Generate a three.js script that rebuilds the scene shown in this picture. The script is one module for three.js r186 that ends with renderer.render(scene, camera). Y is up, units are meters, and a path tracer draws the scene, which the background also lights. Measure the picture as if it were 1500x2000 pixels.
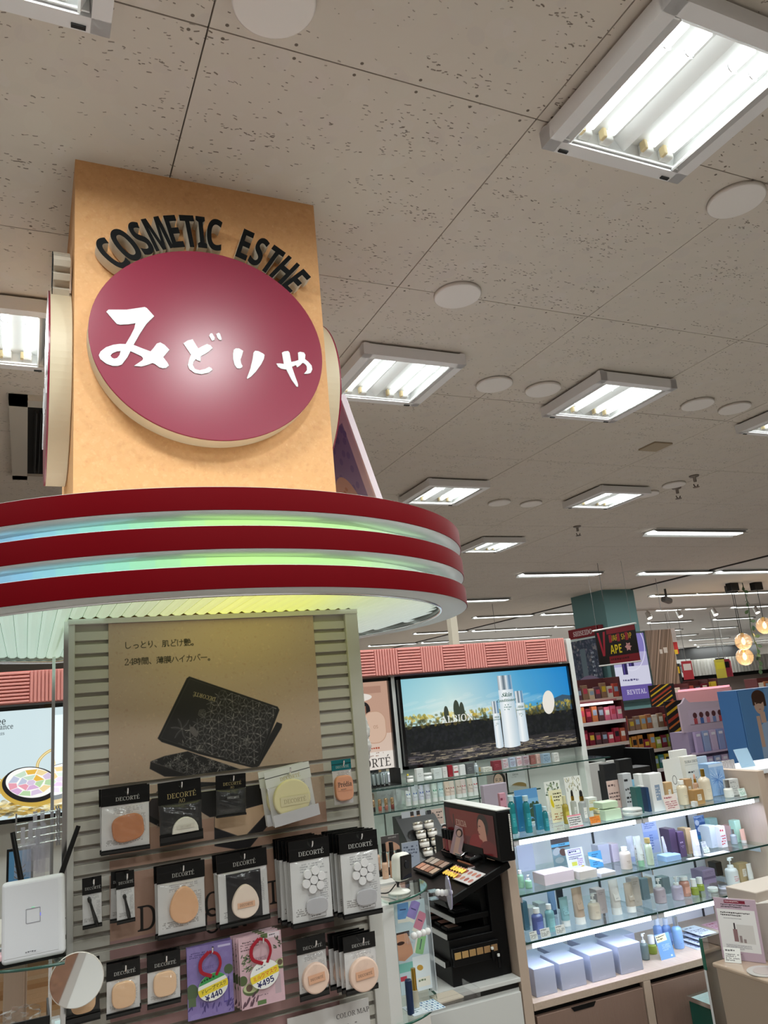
import * as THREE from 'three';
import { RoundedBoxGeometry } from 'three/addons/geometries/RoundedBoxGeometry.js';
import { mergeGeometries } from 'three/addons/utils/BufferGeometryUtils.js';
import { FontLoader } from 'three/addons/loaders/FontLoader.js';
import { TextGeometry } from 'three/addons/geometries/TextGeometry.js';
import { RectAreaLightUniformsLib } from 'three/addons/lights/RectAreaLightUniformsLib.js';

// ---------------------------------------------------------------- camera, sky, exposure
const scene = new THREE.Scene();
const camera = new THREE.PerspectiveCamera(67.19, 1500 / 2000, 0.05, 120);
camera.position.set(0, 1.62, 0);
camera.rotation.order = 'YXZ';
camera.rotation.set(0.243846, -0.444246, -0.094156);
scene.add(camera);
scene.background = new THREE.Color(0x101012);
const renderer = new THREE.WebGLRenderer({ antialias: true });
renderer.toneMapping = THREE.LinearToneMapping;
renderer.toneMappingExposure = 1.07;
renderer.shadowMap.enabled = true;
RectAreaLightUniformsLib.init();
const TUBE = 56;            // brightness of the square ceiling fixtures' tubes
const STRIP = 40;           // brightness of the long strip lights of the far shop
const LAMPWHITE = new THREE.Color(0.93, 1.0, 0.98);

// ---------------------------------------------------------------- helpers
let seed = 7;
const rnd = () => { seed = (seed * 1664525 + 1013904223) >>> 0; return seed / 4294967296; };
const rr = (a, b) => a + (b - a) * rnd();
const pick = (a) => a[Math.floor(rnd() * a.length)];
const counts = new Map();
function numbered(n) { const k = counts.get(n) || 0; counts.set(n, k + 1); return k ? n + '_' + String(k).padStart(3, '0') : n; }
const matCache = new Map();
function M(c, rough = 0.6, o = {}) {
  const key = c + '|' + rough + '|' + JSON.stringify(o);
  if (matCache.has(key)) return matCache.get(key);
  const m = new THREE.MeshPhysicalMaterial({ color: c, roughness: rough, ...o });
  matCache.set(key, m); return m;
}
const glow = (c, k) => M('#111111', 0.6, { emissive: c, emissiveIntensity: k });
const CLEAR = M('#ffffff', 0.06, { transmission: 1, thickness: 0, ior: 1.45 });
const FILM = M('#ffffff', 0.16, { transmission: 1, thickness: 0, ior: 1.4 });
const GLASS = M('#f3faf7', 0.03, { transmission: 1, thickness: 0, ior: 1.5 });
const GLASSEDGE = M('#2f5f52', 0.15, { transmission: 0.35, thickness: 0 });
const CHROME = M('#e8e8ea', 0.16, { metalness: 1 });
const MIRROR = M('#f2f4f4', 0.02, { metalness: 1 });
const BLACK = M('#0b0b0c', 0.35);
const WHITE = M('#e9e8e4', 0.5);
const GOLD = M('#c9a24a', 0.25, { metalness: 1 });
function shade(o) { o.traverse((c) => { if (c.isMesh) { c.castShadow = true; c.receiveShadow = true; } }); return o; }
function tag(o, label, category, group, kind) {
  if (label) o.userData.label = label;
  if (category) o.userData.category = category;
  if (group) o.userData.group = group;
  if (kind) o.userData.kind = kind;
  return o;
}
function thing(name, label, category, p = [0, 0, 0], turn = 0, group, kind) {
  const g = new THREE.Group(); g.name = numbered(name); g.position.set(...p); g.rotation.y = turn;
  scene.add(g); return tag(g, label, category, group, kind);
}
function part(name, geo, mat, parent, p, r) {
  const m = new THREE.Mesh(geo, mat); m.name = name; m.castShadow = m.receiveShadow = true;
  if (p) m.position.set(...p); if (r) m.rotation.set(...r);
  parent.add(m); return m;
}
function solo(name, label, category, geo, mat, p = [0, 0, 0], turn = 0, group, kind) {
  const m = part(numbered(name), geo, mat, scene, p, [0, turn, 0]);
  return tag(m, label, category, group, kind);
}
const struct = (name, geo, mat, p, parent = scene) => { const m = part(parent === scene ? numbered(name) : name, geo, mat, parent, p); if (parent === scene) m.userData.kind = 'structure'; return m; };
function copyOf(o, label, p, turn, group) {
  const c = o.clone(); c.name = numbered(o.name.replace(/_\d{3}$/, '')); scene.add(c);
  c.userData = { ...o.userData }; if (label) c.userData.label = label; if (group) c.userData.group = group;
  if (p) c.position.set(...p); if (turn !== undefined) c.rotation.y = turn;
  return c;
}
const geoCache = new Map();
const keep = (k, f) => { if (!geoCache.has(k)) geoCache.set(k, f()); return geoCache.get(k); };
const box = (w, h, d) => keep(`b${w},${h},${d}`, () => new THREE.BoxGeometry(w, h, d));
const rbox = (w, h, d, r = 0.002, s = 2) => keep(`r${w},${h},${d},${r},${s}`, () => new RoundedBoxGeometry(w, h, d, s, Math.min(r, w / 2.01, h / 2.01, d / 2.01)));
const at = (g, x, y, z, rx = 0, ry = 0, rz = 0) => { const c = g.index ? g.clone() : g.clone(); c.rotateX(rx); c.rotateY(ry); c.rotateZ(rz); c.translate(x, y, z); return c; };
const bx = (w, h, d, x, y, z) => at(box(w, h, d), x, y, z);
const join = (gs) => mergeGeometries(gs.map((g) => { const c = g.index ? g.toNonIndexed() : g.clone(); for (const k of Object.keys(c.attributes)) if (!['position', 'normal', 'uv'].includes(k)) c.deleteAttribute(k); return c; }));
const cyl = (r0, r1, h, n = 24, open = false) => keep(`c${r0},${r1},${h},${n},${open}`, () => new THREE.CylinderGeometry(r0, r1, h, n, 1, open));
const lathe = (pts, n = 24) => new THREE.LatheGeometry(pts.map(([x, y]) => new THREE.Vector2(Math.max(x, 0.00001), y)), n);
const ORD = ['first', 'second', 'third', 'fourth', 'fifth', 'sixth', 'seventh', 'eighth', 'ninth', 'tenth', 'eleventh', 'twelfth', 'thirteenth', 'fourteenth', 'fifteenth'];
const V3 = (x, y, z) => new THREE.Vector3(x, y, z);
const tube = (pts, r, seg = 24, n = 8) => new THREE.TubeGeometry(new THREE.CatmullRomCurve3(pts.map((p) => V3(...p))), seg, r, n);
function extr(pts, depth, bevel = 0, holes = [], smooth = false) {
  const mk = (C, p) => { const s = new C(); if (smooth) { s.moveTo(...p[0]); s.splineThru(p.slice(1).concat([p[0]]).map((q) => new THREE.Vector2(...q))); } else p.forEach((q, i) => (i ? s.lineTo(...q) : s.moveTo(...q))); return s; };
  const s = mk(THREE.Shape, pts); for (const h of holes) s.holes.push(mk(THREE.Path, h));
  return new THREE.ExtrudeGeometry(s, { depth, bevelEnabled: bevel > 0, bevelSize: bevel, bevelThickness: bevel, bevelSegments: 2, curveSegments: 8, steps: 1 });
}
const ellipse = (rx, ry, n = 48) => Array.from({ length: n }, (_, i) => [rx * Math.cos(i / n * 2 * Math.PI), ry * Math.sin(i / n * 2 * Math.PI)]);
function rectLight(name, w, h, color, k, p, look) {
  const l = new THREE.RectAreaLight(color, k, w, h); l.name = name; l.position.set(...p); l.lookAt(...look); scene.add(l); return l;
}

// ---------------------------------------------------------------- printing: canvases that hold the flat print of packs, cards and posters
const sheets = [];
function canvasOf(w, h) { const c = document.createElement('canvas'); c.width = w; c.height = h; return c; }
function allot(w, h) {
  w = Math.ceil(w); h = Math.ceil(h);
  for (const s of sheets) {
    for (const row of s.rows) if (row.h >= h && row.h <= h * 1.6 + 8 && row.x + w + 4 <= 2048) { const r = { s, x: row.x, y: row.y, w, h }; row.x += w + 4; return r; }
    if (s.y + h + 4 <= 2048) { const row = { x: w + 4, y: s.y, h }; s.rows.push(row); s.y += h + 4; return { s, x: 0, y: row.y, w, h }; }
  }
  const c = canvasOf(2048, 2048), t = new THREE.CanvasTexture(c); t.colorSpace = THREE.SRGBColorSpace; t.anisotropy = 8;
  const s = { c, g: c.getContext('2d'), t, rows: [], y: 0, mats: new Map() };
  s.g.fillStyle = '#888'; s.g.fillRect(0, 0, 2048, 2048); sheets.push(s); return allot(w, h);
}
// print(w, h in metres, pixels per metre, draw(g, W, H)) -> { mat(rough), uv(geometry) }
function print(wm, hm, ppm, draw) {
  const r = allot(Math.max(8, wm * ppm), Math.max(8, hm * ppm)), g = r.s.g;
  g.save(); g.beginPath(); g.rect(r.x, r.y, r.w, r.h); g.clip(); g.translate(r.x, r.y); draw(g, r.w, r.h); g.restore();
  const u0 = (r.x + 0.6) / 2048, u1 = (r.x + r.w - 0.6) / 2048, v0 = 1 - (r.y + r.h - 0.6) / 2048, v1 = 1 - (r.y + 0.6) / 2048;
  return {
    w: wm, h: hm,
    mat(rough = 0.5, o = {}) { const k = rough + JSON.stringify(o); if (!r.s.mats.has(k)) r.s.mats.set(k, new THREE.MeshPhysicalMaterial({ map: r.s.t, roughness: rough, ...o })); return r.s.mats.get(k); },
    fit(geo) { const c = geo.clone(), uv = c.attributes.uv; for (let i = 0; i < uv.count; i++) uv.setXY(i, u0 + (u1 - u0) * uv.getX(i), v0 + (v1 - v0) * uv.getY(i)); return c; },
  };
}
// a flat printed panel of some thickness: print on the front face, plain colour round it
function panel(name, pr, d, side, parent, p, r, rough = 0.5) {
  const g = pr.fit(box(pr.w, pr.h, d)); const f = pr.mat(rough);
  return part(name, g, [side, side, side, side, f, side], parent, p, r);
}
const K = {};   // brush strokes of the Japanese characters, in a box of 100
for (const [k, v] of Object.entries({
  し: 'M25 8L25 65Q27 92 50 92Q75 90 88 70', っ: 'M28 58Q60 44 78 50Q95 60 85 80Q75 92 50 95', と: 'M35 8Q38 30 45 45M85 28Q50 45 32 60Q20 75 32 86Q50 95 88 90',
  り: 'M28 10Q20 40 28 62Q34 48 40 40M68 8Q80 40 70 65Q60 85 42 96', '、': 'M8 72L28 94', 肌: 'M18 8L18 60Q17 80 8 96M18 10L42 10L42 88Q40 96 30 92M18 35L42 35M18 60L42 60M58 12L58 55Q56 80 46 95M58 14L82 14L82 80Q83 92 96 90L97 75',
  ど: 'M35 8Q38 30 45 45M80 34Q50 45 32 60Q20 75 32 86Q50 95 88 90M76 6L84 20M90 2L98 15', け: 'M18 10Q10 50 18 92M40 38L92 34M68 8Q74 50 66 72Q60 88 48 96',
  艶: 'M8 8L8 38L48 38L48 8L8 8M20 3L20 38M34 3L34 38M8 22L48 22M6 47L50 47M14 55L42 55L42 72L14 72L14 55M18 76L24 88M38 76L32 88M4 94L50 92M66 4L56 22M64 10L84 10L76 24M58 28L92 28L92 56L58 56L58 28M75 28L75 56M58 56L58 86Q60 94 75 94L92 92Q97 90 97 76',
  '。': 'M8 86Q8 74 20 74Q32 74 32 86Q32 97 20 97Q8 97 8 86', 時: 'M8 15L8 80L34 80L34 15L8 15M8 47L34 47M44 20L92 20M68 5L68 38M38 38L98 38M42 58L96 58M80 42L80 88Q78 96 66 92M52 66L60 80',
  間: 'M10 8L10 96M10 8L42 8L42 38L10 38M10 23L42 23M58 8L90 8L90 90Q88 97 80 94M58 8L58 38L90 38M58 23L90 23M32 50L68 50L68 88L32 88L32 50M32 69L68 69',
  薄: 'M6 14L94 14M32 4L32 24M68 4L68 24M10 34L20 42M6 54L16 62M6 94L22 70M32 34L94 34M62 26L62 72M38 42L88 42L88 66L38 66L38 42M38 54L88 54M80 26L90 30M30 76L96 76M76 68L76 92Q74 98 64 94M44 80L52 88',
  膜: 'M10 8L10 60Q10 80 4 96M10 10L32 10L32 88Q30 96 22 92M10 35L32 35M10 60L32 60M40 14L96 14M54 4L54 22M80 4L80 22M46 28L90 28L90 56L46 56L46 28M46 42L90 42M38 68L98 68M68 56Q64 80 40 96M68 68Q78 88 98 95',
  ハ: 'M34 25Q28 60 8 85M62 22Q75 55 94 82', イ: 'M80 8Q55 40 12 58M52 35L52 95', カ: 'M12 32L82 32Q82 75 72 90Q66 95 56 86M45 8Q45 60 12 94', バ: 'M34 25Q28 60 8 85M62 22Q75 55 94 82M74 4L82 18M90 2L97 15', ー: 'M8 50L92 50',
  ミ: 'M25 15L75 28M25 42L72 54M20 72L78 88', ル: 'M30 20Q30 70 10 90M58 12L58 85Q80 75 94 52', ク: 'M40 8Q30 35 10 52M38 22L82 22Q75 70 28 94', マ: 'M10 18L90 18Q75 45 50 62M35 48L62 85', ス: 'M18 18L78 18Q60 60 10 92M52 55L90 90',
  ド: 'M40 8L40 95M40 40L75 60M68 10L76 24M84 6L92 20', レ: 'M30 10L30 88Q65 75 92 48', プ: 'M12 22L78 22Q72 70 28 94M80 12Q80 4 88 4Q96 4 96 12Q96 20 88 20Q80 20 80 12', 美: 'M30 4L38 16M70 4L62 16M14 20L86 20M20 34L80 34M10 48L90 48M50 20L50 48M10 64L90 64M50 48Q46 80 10 96M50 64Q60 86 92 96', 白: 'M50 2L40 16M18 18L18 96L82 96L82 18L18 18M18 56L82 56',
  '¥': 'M18 8L50 46L82 8M50 46L50 96M20 52L80 52M20 70L80 70',
})) K[k] = new Path2D(v);
function kana(g, text, x, y, size, color, w = 7, adv = 1.04) {
  g.save(); g.translate(x, y); g.scale(size / 100, size / 100); g.strokeStyle = color; g.lineWidth = w; g.lineCap = 'round'; g.lineJoin = 'round';
  for (const ch of text) {
    if (K[ch]) { g.stroke(K[ch]); g.translate(100 * adv, 0); }
    else { g.fillStyle = color; g.font = '118px serif'; g.fillText(ch, 4, 95); g.translate(62, 0); }
  }
  g.restore();
}
function txt(g, s, x, y, px, color, font = 'serif', align = 'center', squeeze = 1) {
  g.save(); g.translate(x, y); g.scale(squeeze, 1); g.fillStyle = color; g.font = font.startsWith('bold ') ? 'bold ' + px + 'px ' + font.slice(5) : px + 'px ' + font; g.textAlign = align; g.textBaseline = 'middle'; g.fillText(s, 0, 0); g.restore();
}
// print too small to read: rows of short dark marks
function tiny(g, x, y, w, h, rows, color, fill = 0.8) {
  g.fillStyle = color; const rh = h / rows;
  for (let i = 0; i < rows; i++) { let cx = x; const end = x + w * (i === rows - 1 ? 0.7 : 1); while (cx < end) { const l = rh * rr(0.3, 0.8); if (rnd() < fill) g.fillRect(cx, y + i * rh + rh * rr(0.15, 0.3), Math.min(l, end - cx), rh * rr(0.3, 0.5)); cx += l + rh * 0.22; } }
}
const flat = (g, W, H, c) => { g.fillStyle = c; g.fillRect(0, 0, W, H); };
function grain(g, W, H, n, cols, a, s) { for (let i = 0; i < n; i++) { g.globalAlpha = a * rnd(); g.fillStyle = pick(cols); const r = s * rr(0.3, 1); g.beginPath(); g.ellipse(rnd() * W, rnd() * H, r * rr(0.5, 2), r, rnd() * 3, 0, 7); g.fill(); } g.globalAlpha = 1; }

// ---------------------------------------------------------------- the setting
const HC = 3.156;
const oakTex = (() => {
  const c = canvasOf(512, 512), g = c.getContext('2d'); flat(g, 512, 512, '#bda796');
  for (let i = 0; i < 2600; i++) { g.globalAlpha = rr(0.04, 0.16); g.fillStyle = pick(['#9a8474', '#d4c2b2', '#ab9584', '#c9b6a6']); g.fillRect(rnd() * 512, rnd() * 512, rr(0.6, 2), rr(20, 160)); }
  const t = new THREE.CanvasTexture(c); t.colorSpace = THREE.SRGBColorSpace; t.wrapS = t.wrapT = THREE.RepeatWrapping; return t;
})();
const OAK = new THREE.MeshPhysicalMaterial({ map: oakTex, roughness: 0.55 });
const OAKGREY = new THREE.MeshPhysicalMaterial({ map: oakTex, color: '#b9aaa8', roughness: 0.6 });
{
  // ceiling boards with worm-holed faces
  const S = 2048, c = canvasOf(S, S), g = c.getContext('2d'), b = canvasOf(S, S), q = b.getContext('2d');
  flat(g, S, S, '#d5cbbf'); flat(q, S, S, '#ffffff');
  grain(g, S, S, 900, ['#c9c0b9', '#d9d1cb'], 0.25, 40);
  const pit = (x, y, l, w, a) => {
    for (const [h, col] of [[g, pick(['#84786d', '#74685e', '#988c81'])], [q, '#303030']]) {
      h.save(); h.translate(x, y); h.rotate(a); h.strokeStyle = col; h.lineWidth = w; h.lineCap = 'round'; h.beginPath(); h.moveTo(-l / 2, 0); h.quadraticCurveTo(0, rr(-0.3, 0.3) * l * (h === g ? 1 : 1), l / 2, 0); h.stroke(); h.restore();
    }
  };
  for (let k = 0; k < 190; k++) { const cx = rnd() * S, cy = rnd() * S, n = 3 + Math.floor(rnd() * 16); for (let i = 0; i < n; i++) pit(cx + rr(-1, 1) * 150, cy + rr(-1, 1) * 26 + rr(-8, 8), rr(1.5, 13), rr(1.6, 4.2), rr(-0.45, 0.45)); }
  for (let k = 0; k < 1100; k++) pit(rnd() * S, rnd() * S, rr(1, 9), rr(1, 3), rr(-0.4, 0.4));
  for (let ty = 0; ty < 2; ty++) for (let tx = 0; tx < 2; tx++) for (let i = 0; i < 6; i++) for (const e of [20, 1004]) { const x = tx * 1024 + 40 + i * 188 + rr(-6, 6), y = ty * 1024 + e; g.fillStyle = '#6d6258'; g.beginPath(); g.arc(x, y, 5, 0, 7); g.fill(); }
  const t = new THREE.CanvasTexture(c); t.colorSpace = THREE.SRGBColorSpace; t.anisotropy = 8; const bt = new THREE.CanvasTexture(b);
  const TILE = new THREE.MeshPhysicalMaterial({ map: t, bumpMap: bt, bumpScale: 0.0012, roughness: 0.9 });
  const ceil = thing('ceiling', null, null, [0, 0, 0], 0, null, 'structure');
  const P = 0.91, gap = 0.004, X0 = 0.3504, Z0 = -1.4257;
  const geos = [0, 1, 2, 3].map((k) => { const h = new THREE.BoxGeometry(P - gap, 0.012, P - gap); const uv = h.attributes.uv; for (let i = 0; i < uv.count; i++) uv.setXY(i, (k % 2) * 0.5 + 0.5 * uv.getX(i), Math.floor(k / 2) * 0.5 + 0.5 * uv.getY(i)); return h; });
  for (let i = -3; i < 10; i++) for (let j = -2; j < 12; j++) {
    const m = part('ceiling_board', geos[Math.floor(rnd() * 4)], TILE, ceil, [X0 + (i + 0.5) * P, HC + 0.006, Z0 - (j + 0.5) * P]);
    m.position.y += rr(-0.0004, 0.0004); if (rnd() < 0.5) m.rotation.y = Math.PI;
  }
  const xa = X0 - 3 * P, xb = X0 + 10 * P, za = Z0 + 2 * P, zb = Z0 - 12 * P;
  const slab = M('#6b625a', 0.95), plainc = M('#d5cbbf', 0.9), farc = M('#d2d0cd', 0.9);
  part('ceiling_slab', bx(xb - xa, 0.1, za - zb, (xa + xb) / 2, HC + 0.067, (za + zb) / 2), slab, ceil);
  part('plain_ceiling', join([bx(xa + 6, 0.1, 46, (xa - 6) / 2, HC + 0.05, -16), bx(xb - xa, 0.1, 7 - za, (xa + xb) / 2, HC + 0.05, (za + 7) / 2), bx(xb - xa, 0.1, zb + 39, (xa + xb) / 2, HC + 0.05, (zb - 39) / 2)]), plainc, ceil);
  part('far_ceiling', bx(44 - xb, 0.1, 46, (44 + xb) / 2, HC + 0.05, -16), farc, ceil);
  part('ceiling_seam', bx(0.04, 0.02, 40, xb - 0.02, HC - 0.008, -15), M('#3a3634', 0.8), ceil);
  struct('wall_back', bx(52, 3.4, 0.2, 19, 1.6, -39.1), M('#cfcac4', 0.85));
  struct('wall_right', bx(0.2, 3.4, 48, 44.1, 1.6, -16), M('#cfcac4', 0.85));
  struct('wall_left', bx(0.2, 3.4, 48, -6.1, 1.6, -16), M('#cfcac4', 0.85));
  struct('wall_front', bx(52, 3.4, 0.2, 19, 1.6, 7.1), M('#cfcac4', 0.85));
  const fl = thing('floor', null, null, [0, 0, 0], 0, null, 'structure');
  const fm = new THREE.MeshPhysicalMaterial({ color: '#bdb4ae', roughness: 0.4 });
  { const mc = canvasOf(256, 256), mg = mc.getContext('2d'); flat(mg, 256, 256, '#86604c'); grain(mg, 256, 256, 2600, ['#a3775e', '#6c4a3a', '#94684f'], 0.6, 3); const mt = new THREE.CanvasTexture(mc); mt.colorSpace = THREE.SRGBColorSpace; part('carpet', bx(2.2, 0.006, 3.2, -1.5, 0.003, 2.4), new THREE.MeshPhysicalMaterial({ map: mt, roughness: 0.95 }), fl); part('floor_path', bx(0.5, 0.004, 3.2, -0.1, 0.002, 2.4), M('#dcd8d4', 0.5), fl); }
  part('floor_slab', bx(50.4, 0.1, 46.4, 19, -0.052, -16), fm, fl);
  const planks = ['#e0b88a', '#ffe6c4', '#f0d0a4', '#cfa878', '#fff0d4', '#e8c496'].map((c) => new THREE.MeshPhysicalMaterial({ map: oakTex, color: c, roughness: 0.4 }));
  const pg = keep('plank', () => new THREE.BoxGeometry(0.6, 0.004, 0.108));
  for (let j = 0; j < 22; j++) for (let i = 0; i < 4; i++) part('plank', pg, pick(planks), fl, [-0.9 + i * 0.603 + (j % 3) * 0.21, 0, -4.9 - j * 0.11]);
}
// ---------------------------------------------------------------- ceiling lamps
{
  const FR = M('#e8e6e6', 0.4), IN = M('#f2f3f2', 0.5), DARK = M('#191817', 0.7), SOCK = M('#e7d3a4', 0.5), TG = glow(LAMPWHITE, 2);
  const root = thing('ceiling_lamp', 'a', 'ceiling lamp');
  const o = 0.51, i = 0.42, w = (o - i) / 2;
  part('housing', bx(0.46, 0.012, 0.46, 0, -0.006, 0), DARK, root);
  const bar = (len) => extr([[0, 0], [0, 0.05], [0.006, 0.055], [w * 0.5, 0.055], [w, 0.047], [w - 0.004, 0]], len, 0);
  for (let k = 0; k < 4; k++) {
    const g = bar(o); g.translate(-o / 2, -0.064, -o / 2); g.rotateY(k * Math.PI / 2);
    part('frame', g, FR, root);
  }
  part('reflector', join([bx(i, 0.004, i, 0, -0.014, 0), at(box(0.006, 0.055, i), -i / 2 + 0.012, -0.038, 0, 0, 0, 0.35), at(box(0.006, 0.055, i), i / 2 - 0.012, -0.038, 0, 0, 0, -0.35), bx(i, 0.045, 0.004, 0, -0.036, i / 2 - 0.004), bx(i, 0.045, 0.004, 0, -0.036, -i / 2 + 0.004)]), IN, root);
  const ridge = extr([[-0.03, 0], [0.03, 0], [0, -0.034]], i - 0.01, 0); ridge.translate(0, -0.016, -i / 2 + 0.005);
  part('reflector_ridge', ridge, IN, root);
  for (const x of [-0.15, -0.075, 0.075, 0.15]) {
    part('tube', at(cyl(0.014, 0.014, 0.35, 14), x, -0.034, 0.012, Math.PI / 2), TG, root);
    const s = part('lamp_holder', at(rbox(0.036, 0.036, 0.03, 0.006), x, -0.034, -0.19), WHITE, root);
    part('lamp_cap', at(rbox(0.012, 0.03, 0.022, 0.003), x - 0.02, -0.036, -0.178), SOCK, s);
    part('tube_clip', at(new THREE.TorusGeometry(0.016, 0.0015, 6, 14), x, -0.036, 0.125), CHROME, root);
  }
  for (const x of [-0.19, 0.19]) part('latch', bx(0.03, 0.004, 0.01, x, -0.066, -o / 2 + 0.012), DARK, root);
  const spots = [
    [1.545, -1.203, 'square four-tube ceiling lamp nearest the camera at the upper right'],
    [1.552, -3.027, 'square four-tube ceiling lamp just right of the purple oval sign'],
    [2.842, -3.024, 'square four-tube ceiling lamp right of the one beside the oval sign'],
    [2.822, -4.861, 'small square ceiling lamp just above the red canopy edge'],
    [4.367, -4.855, 'square ceiling lamp beside the sprinkler and two covers'],
    [4.36, -3.027, 'square ceiling lamp cut off by the right edge of the picture'],
    [-0.172, -2.996, 'square ceiling lamp left of the orange pillar behind the side sign'],
    [-0.115, -1.21, 'square ceiling lamp whose corner shows at the top left edge'],
    [4.36, -6.65, 'square ceiling lamp partly hidden behind the right end of the canopy'],
    [2.82, -6.7, 'square ceiling lamp hidden behind the red canopy'],
    [2.95, -1.2, 'square ceiling lamp out of view beyond the upper right corner'],
    [-1.7, -3.0, 'square ceiling lamp out of view left of the pillar'],
    [-1.7, -1.2, 'square ceiling lamp out of view at the far upper left'],
    [-0.12, 0.62, 'square ceiling lamp over the photographer, left one'],
    [1.545, 0.62, 'square ceiling lamp over the photographer, right one'],
    [2.95, 0.62, 'square ceiling lamp behind the photographer on the right'],
    [0.7, 2.4, 'square ceiling lamp far behind the photographer'],
  ];
  const place = (r, [x, z, l]) => { r.position.set(x, HC, z); r.userData.label = l; for (const dx of [-0.112, 0.112]) rectLight('ceiling_lamp_glow', 0.13, 0.33, LAMPWHITE, TUBE, [x + dx, HC - 0.051, z + 0.02], [x + dx, 0, z + 0.0200001]); };
  spots.forEach((s, k) => place(k ? copyOf(root) : root, s));
  // a soft spot lamp above the photographer that lights the pillar sign
  const sp = thing('spot_lamp', 'round soft spot lamp above the front of the pillar, outside the picture', 'ceiling lamp', [0.67, HC, -0.75]);
  part('trim_ring', lathe([[0.15, 0], [0.17, -0.004], [0.17, -0.012], [0.14, -0.016], [0.13, -0.004]], 32), FR, sp);
  part('lamp_diffuser', at(cyl(0.13, 0.13, 0.006, 32), 0, -0.006, 0), glow(LAMPWHITE, 4), sp);
  rectLight('spot_lamp_glow', 0.2, 0.2, LAMPWHITE, 82, [0.67, HC - 0.018, -0.75], [0.67, 0, -0.750001]);
}
{
  // long strip lights of the far shop: [x0, x1, z]
  const HOUS = M('#dcdcda', 0.6), G = glow(LAMPWHITE, 5);
  const L = [[6, 7.35, -6.1], [6, 7.35, -8.55], [8.15, 9.55, -8.6], [9.72, 11.0, -8.62], [11.1, 12.4, -8.62], [6, 7.3, -10.85], [10.64, 11.7, -11.05], [11.72, 12.75, -11.05], [12.77, 13.85, -11.05], [8.1, 9.5, -13.3], [9.75, 10.6, -13.3], [13.1, 13.8, -13.5], [14.0, 14.6, -13.5], [15.6, 16.9, -13.6], [8.1, 9.5, -16], [9.72, 10.9, -16.1], [10.95, 12.1, -16.15], [12.2, 12.8, -16.2], [15.6, 17.2, -16.5], [18.2, 19.8, -16.6], [8.1, 9.5, -18.7], [9.66, 10.5, -18.7], [10.8, 11.9, -18.85], [11.95, 14.06, -18.95], [18.2, 19.8, -19.5], [21.1, 22.7, -19.8], [15.6, 17.2, -22], [21.8, 23.4, -22.3], [26.6, 29, -25.8], [14, 16.4, -25.5], [19, 21.4, -25.5], [31.2, 34, -30], [35, 38, -30], [30.5, 33, -32.5], [34, 37, -32.5], [38, 40.6, -32.5], [31, 34, -35], [35, 38.6, -35], [39, 42, -35], [16, 19, -28.5], [20, 23, -28.5], [24, 27, -29], [17, 20, -32], [21, 24, -32], [19, 22, -35], [23, 26, -35]];
  L.forEach(([a, b, z], k) => {
    const row = [...new Set(L.map((q) => q[2]))].sort((m, n) => n - m).reduce((r2, q) => (r2.length && r2[r2.length - 1][0] - q < 0.8 ? (r2[r2.length - 1].push(q), r2) : [...r2, [q]]), []).findIndex((r2) => r2.includes(z));
    const mates = L.filter((q) => Math.abs(q[2] - z) < 0.8).sort((m, n) => m[0] - n[0]).indexOf(L[k]);
    const w = b - a, t = thing('strip_light', `strip light on the far ceiling, ${ORD[row]} row away, ${mates ? ORD[mates] + ' from' : 'at'} the left`, 'ceiling lamp', [(a + b) / 2, HC, z], 0, 'strip lights of the far shop');
    part('housing', join([bx(w, 0.012, 0.22, 0, -0.006, 0), at(box(w, 0.004, 0.07), 0, -0.022, 0.085, 0.5), at(box(w, 0.004, 0.07), 0, -0.022, -0.085, -0.5)]), HOUS, t);
    part('light_tube', bx(w - 0.03, 0.02, 0.1, 0, -0.024, 0), G, t);
    rectLight('strip_light_glow', w - 0.03, 0.1, LAMPWHITE, z < -17 ? STRIP * 2 : STRIP, [(a + b) / 2, HC - 0.037, z], [(a + b) / 2, 0, z - 0.000001]);
  });
  // blank round covers
  const disc = lathe([[0, -0.016], [0.088, -0.016], [0.093, -0.013], [0.093, 0], [0, 0]], 40), DM = M('#ece6e1', 0.6);
  [[2.134, -1.516, 'at the far right below the big lamp'], [1.51, -2.317, 'above the lamp beside the oval sign'], [2.141, -3.051, 'left one of the pair left of the middle lamp'], [2.443, -3.051, 'touching the corner of the middle lamp'], [3.53, -3.036, 'left one of the pair near the right edge'], [3.833, -3.039, 'right one of the pair near the right edge'], [3.527, -5.182, 'left one of the small far pair'], [3.847, -5.186, 'right one of the small far pair'], [4.802, -4.521, 'behind the small hanging hook'], [4.775, -4.795, 'half hidden behind the far square lamp'], [0.47, -1.305, 'cut off by the top edge of the picture']]
    .forEach(([x, z, l]) => solo('ceiling_cover', 'round white ceiling cover ' + l, 'cover', disc, DM, [x, HC - 0.001, z]));
  solo('ceiling_plate', 'small beige square plate on the ceiling between the lamps', 'plate', rbox(0.16, 0.012, 0.16, 0.003), M('#a8977f', 0.7), [3.866, HC - 0.006, -3.737]);
  const sp = thing('sprinkler', 'small ceiling sprinkler head alone above the far strip lights', 'sprinkler', [4.937, HC, -5.963]);
  part('escutcheon', lathe([[0, 0], [0.04, 0], [0.035, -0.01], [0.012, -0.014], [0.012, -0.05], [0, -0.05]], 20), M('#8a8078', 0.4, { metalness: 0.6 }), sp);
  part('deflector', join([at(cyl(0.026, 0.026, 0.003, 16), 0, -0.095, 0), at(new THREE.TorusGeometry(0.022, 0.004, 6, 14, Math.PI), 0, -0.07, 0, 0, 0, Math.PI)]), M('#5a514b', 0.4, { metalness: 0.6 }), sp);
  copyOf(sp, 'ceiling sprinkler head next to the round cover behind the far square lamp', [4.93, HC, -4.62]);
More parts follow.
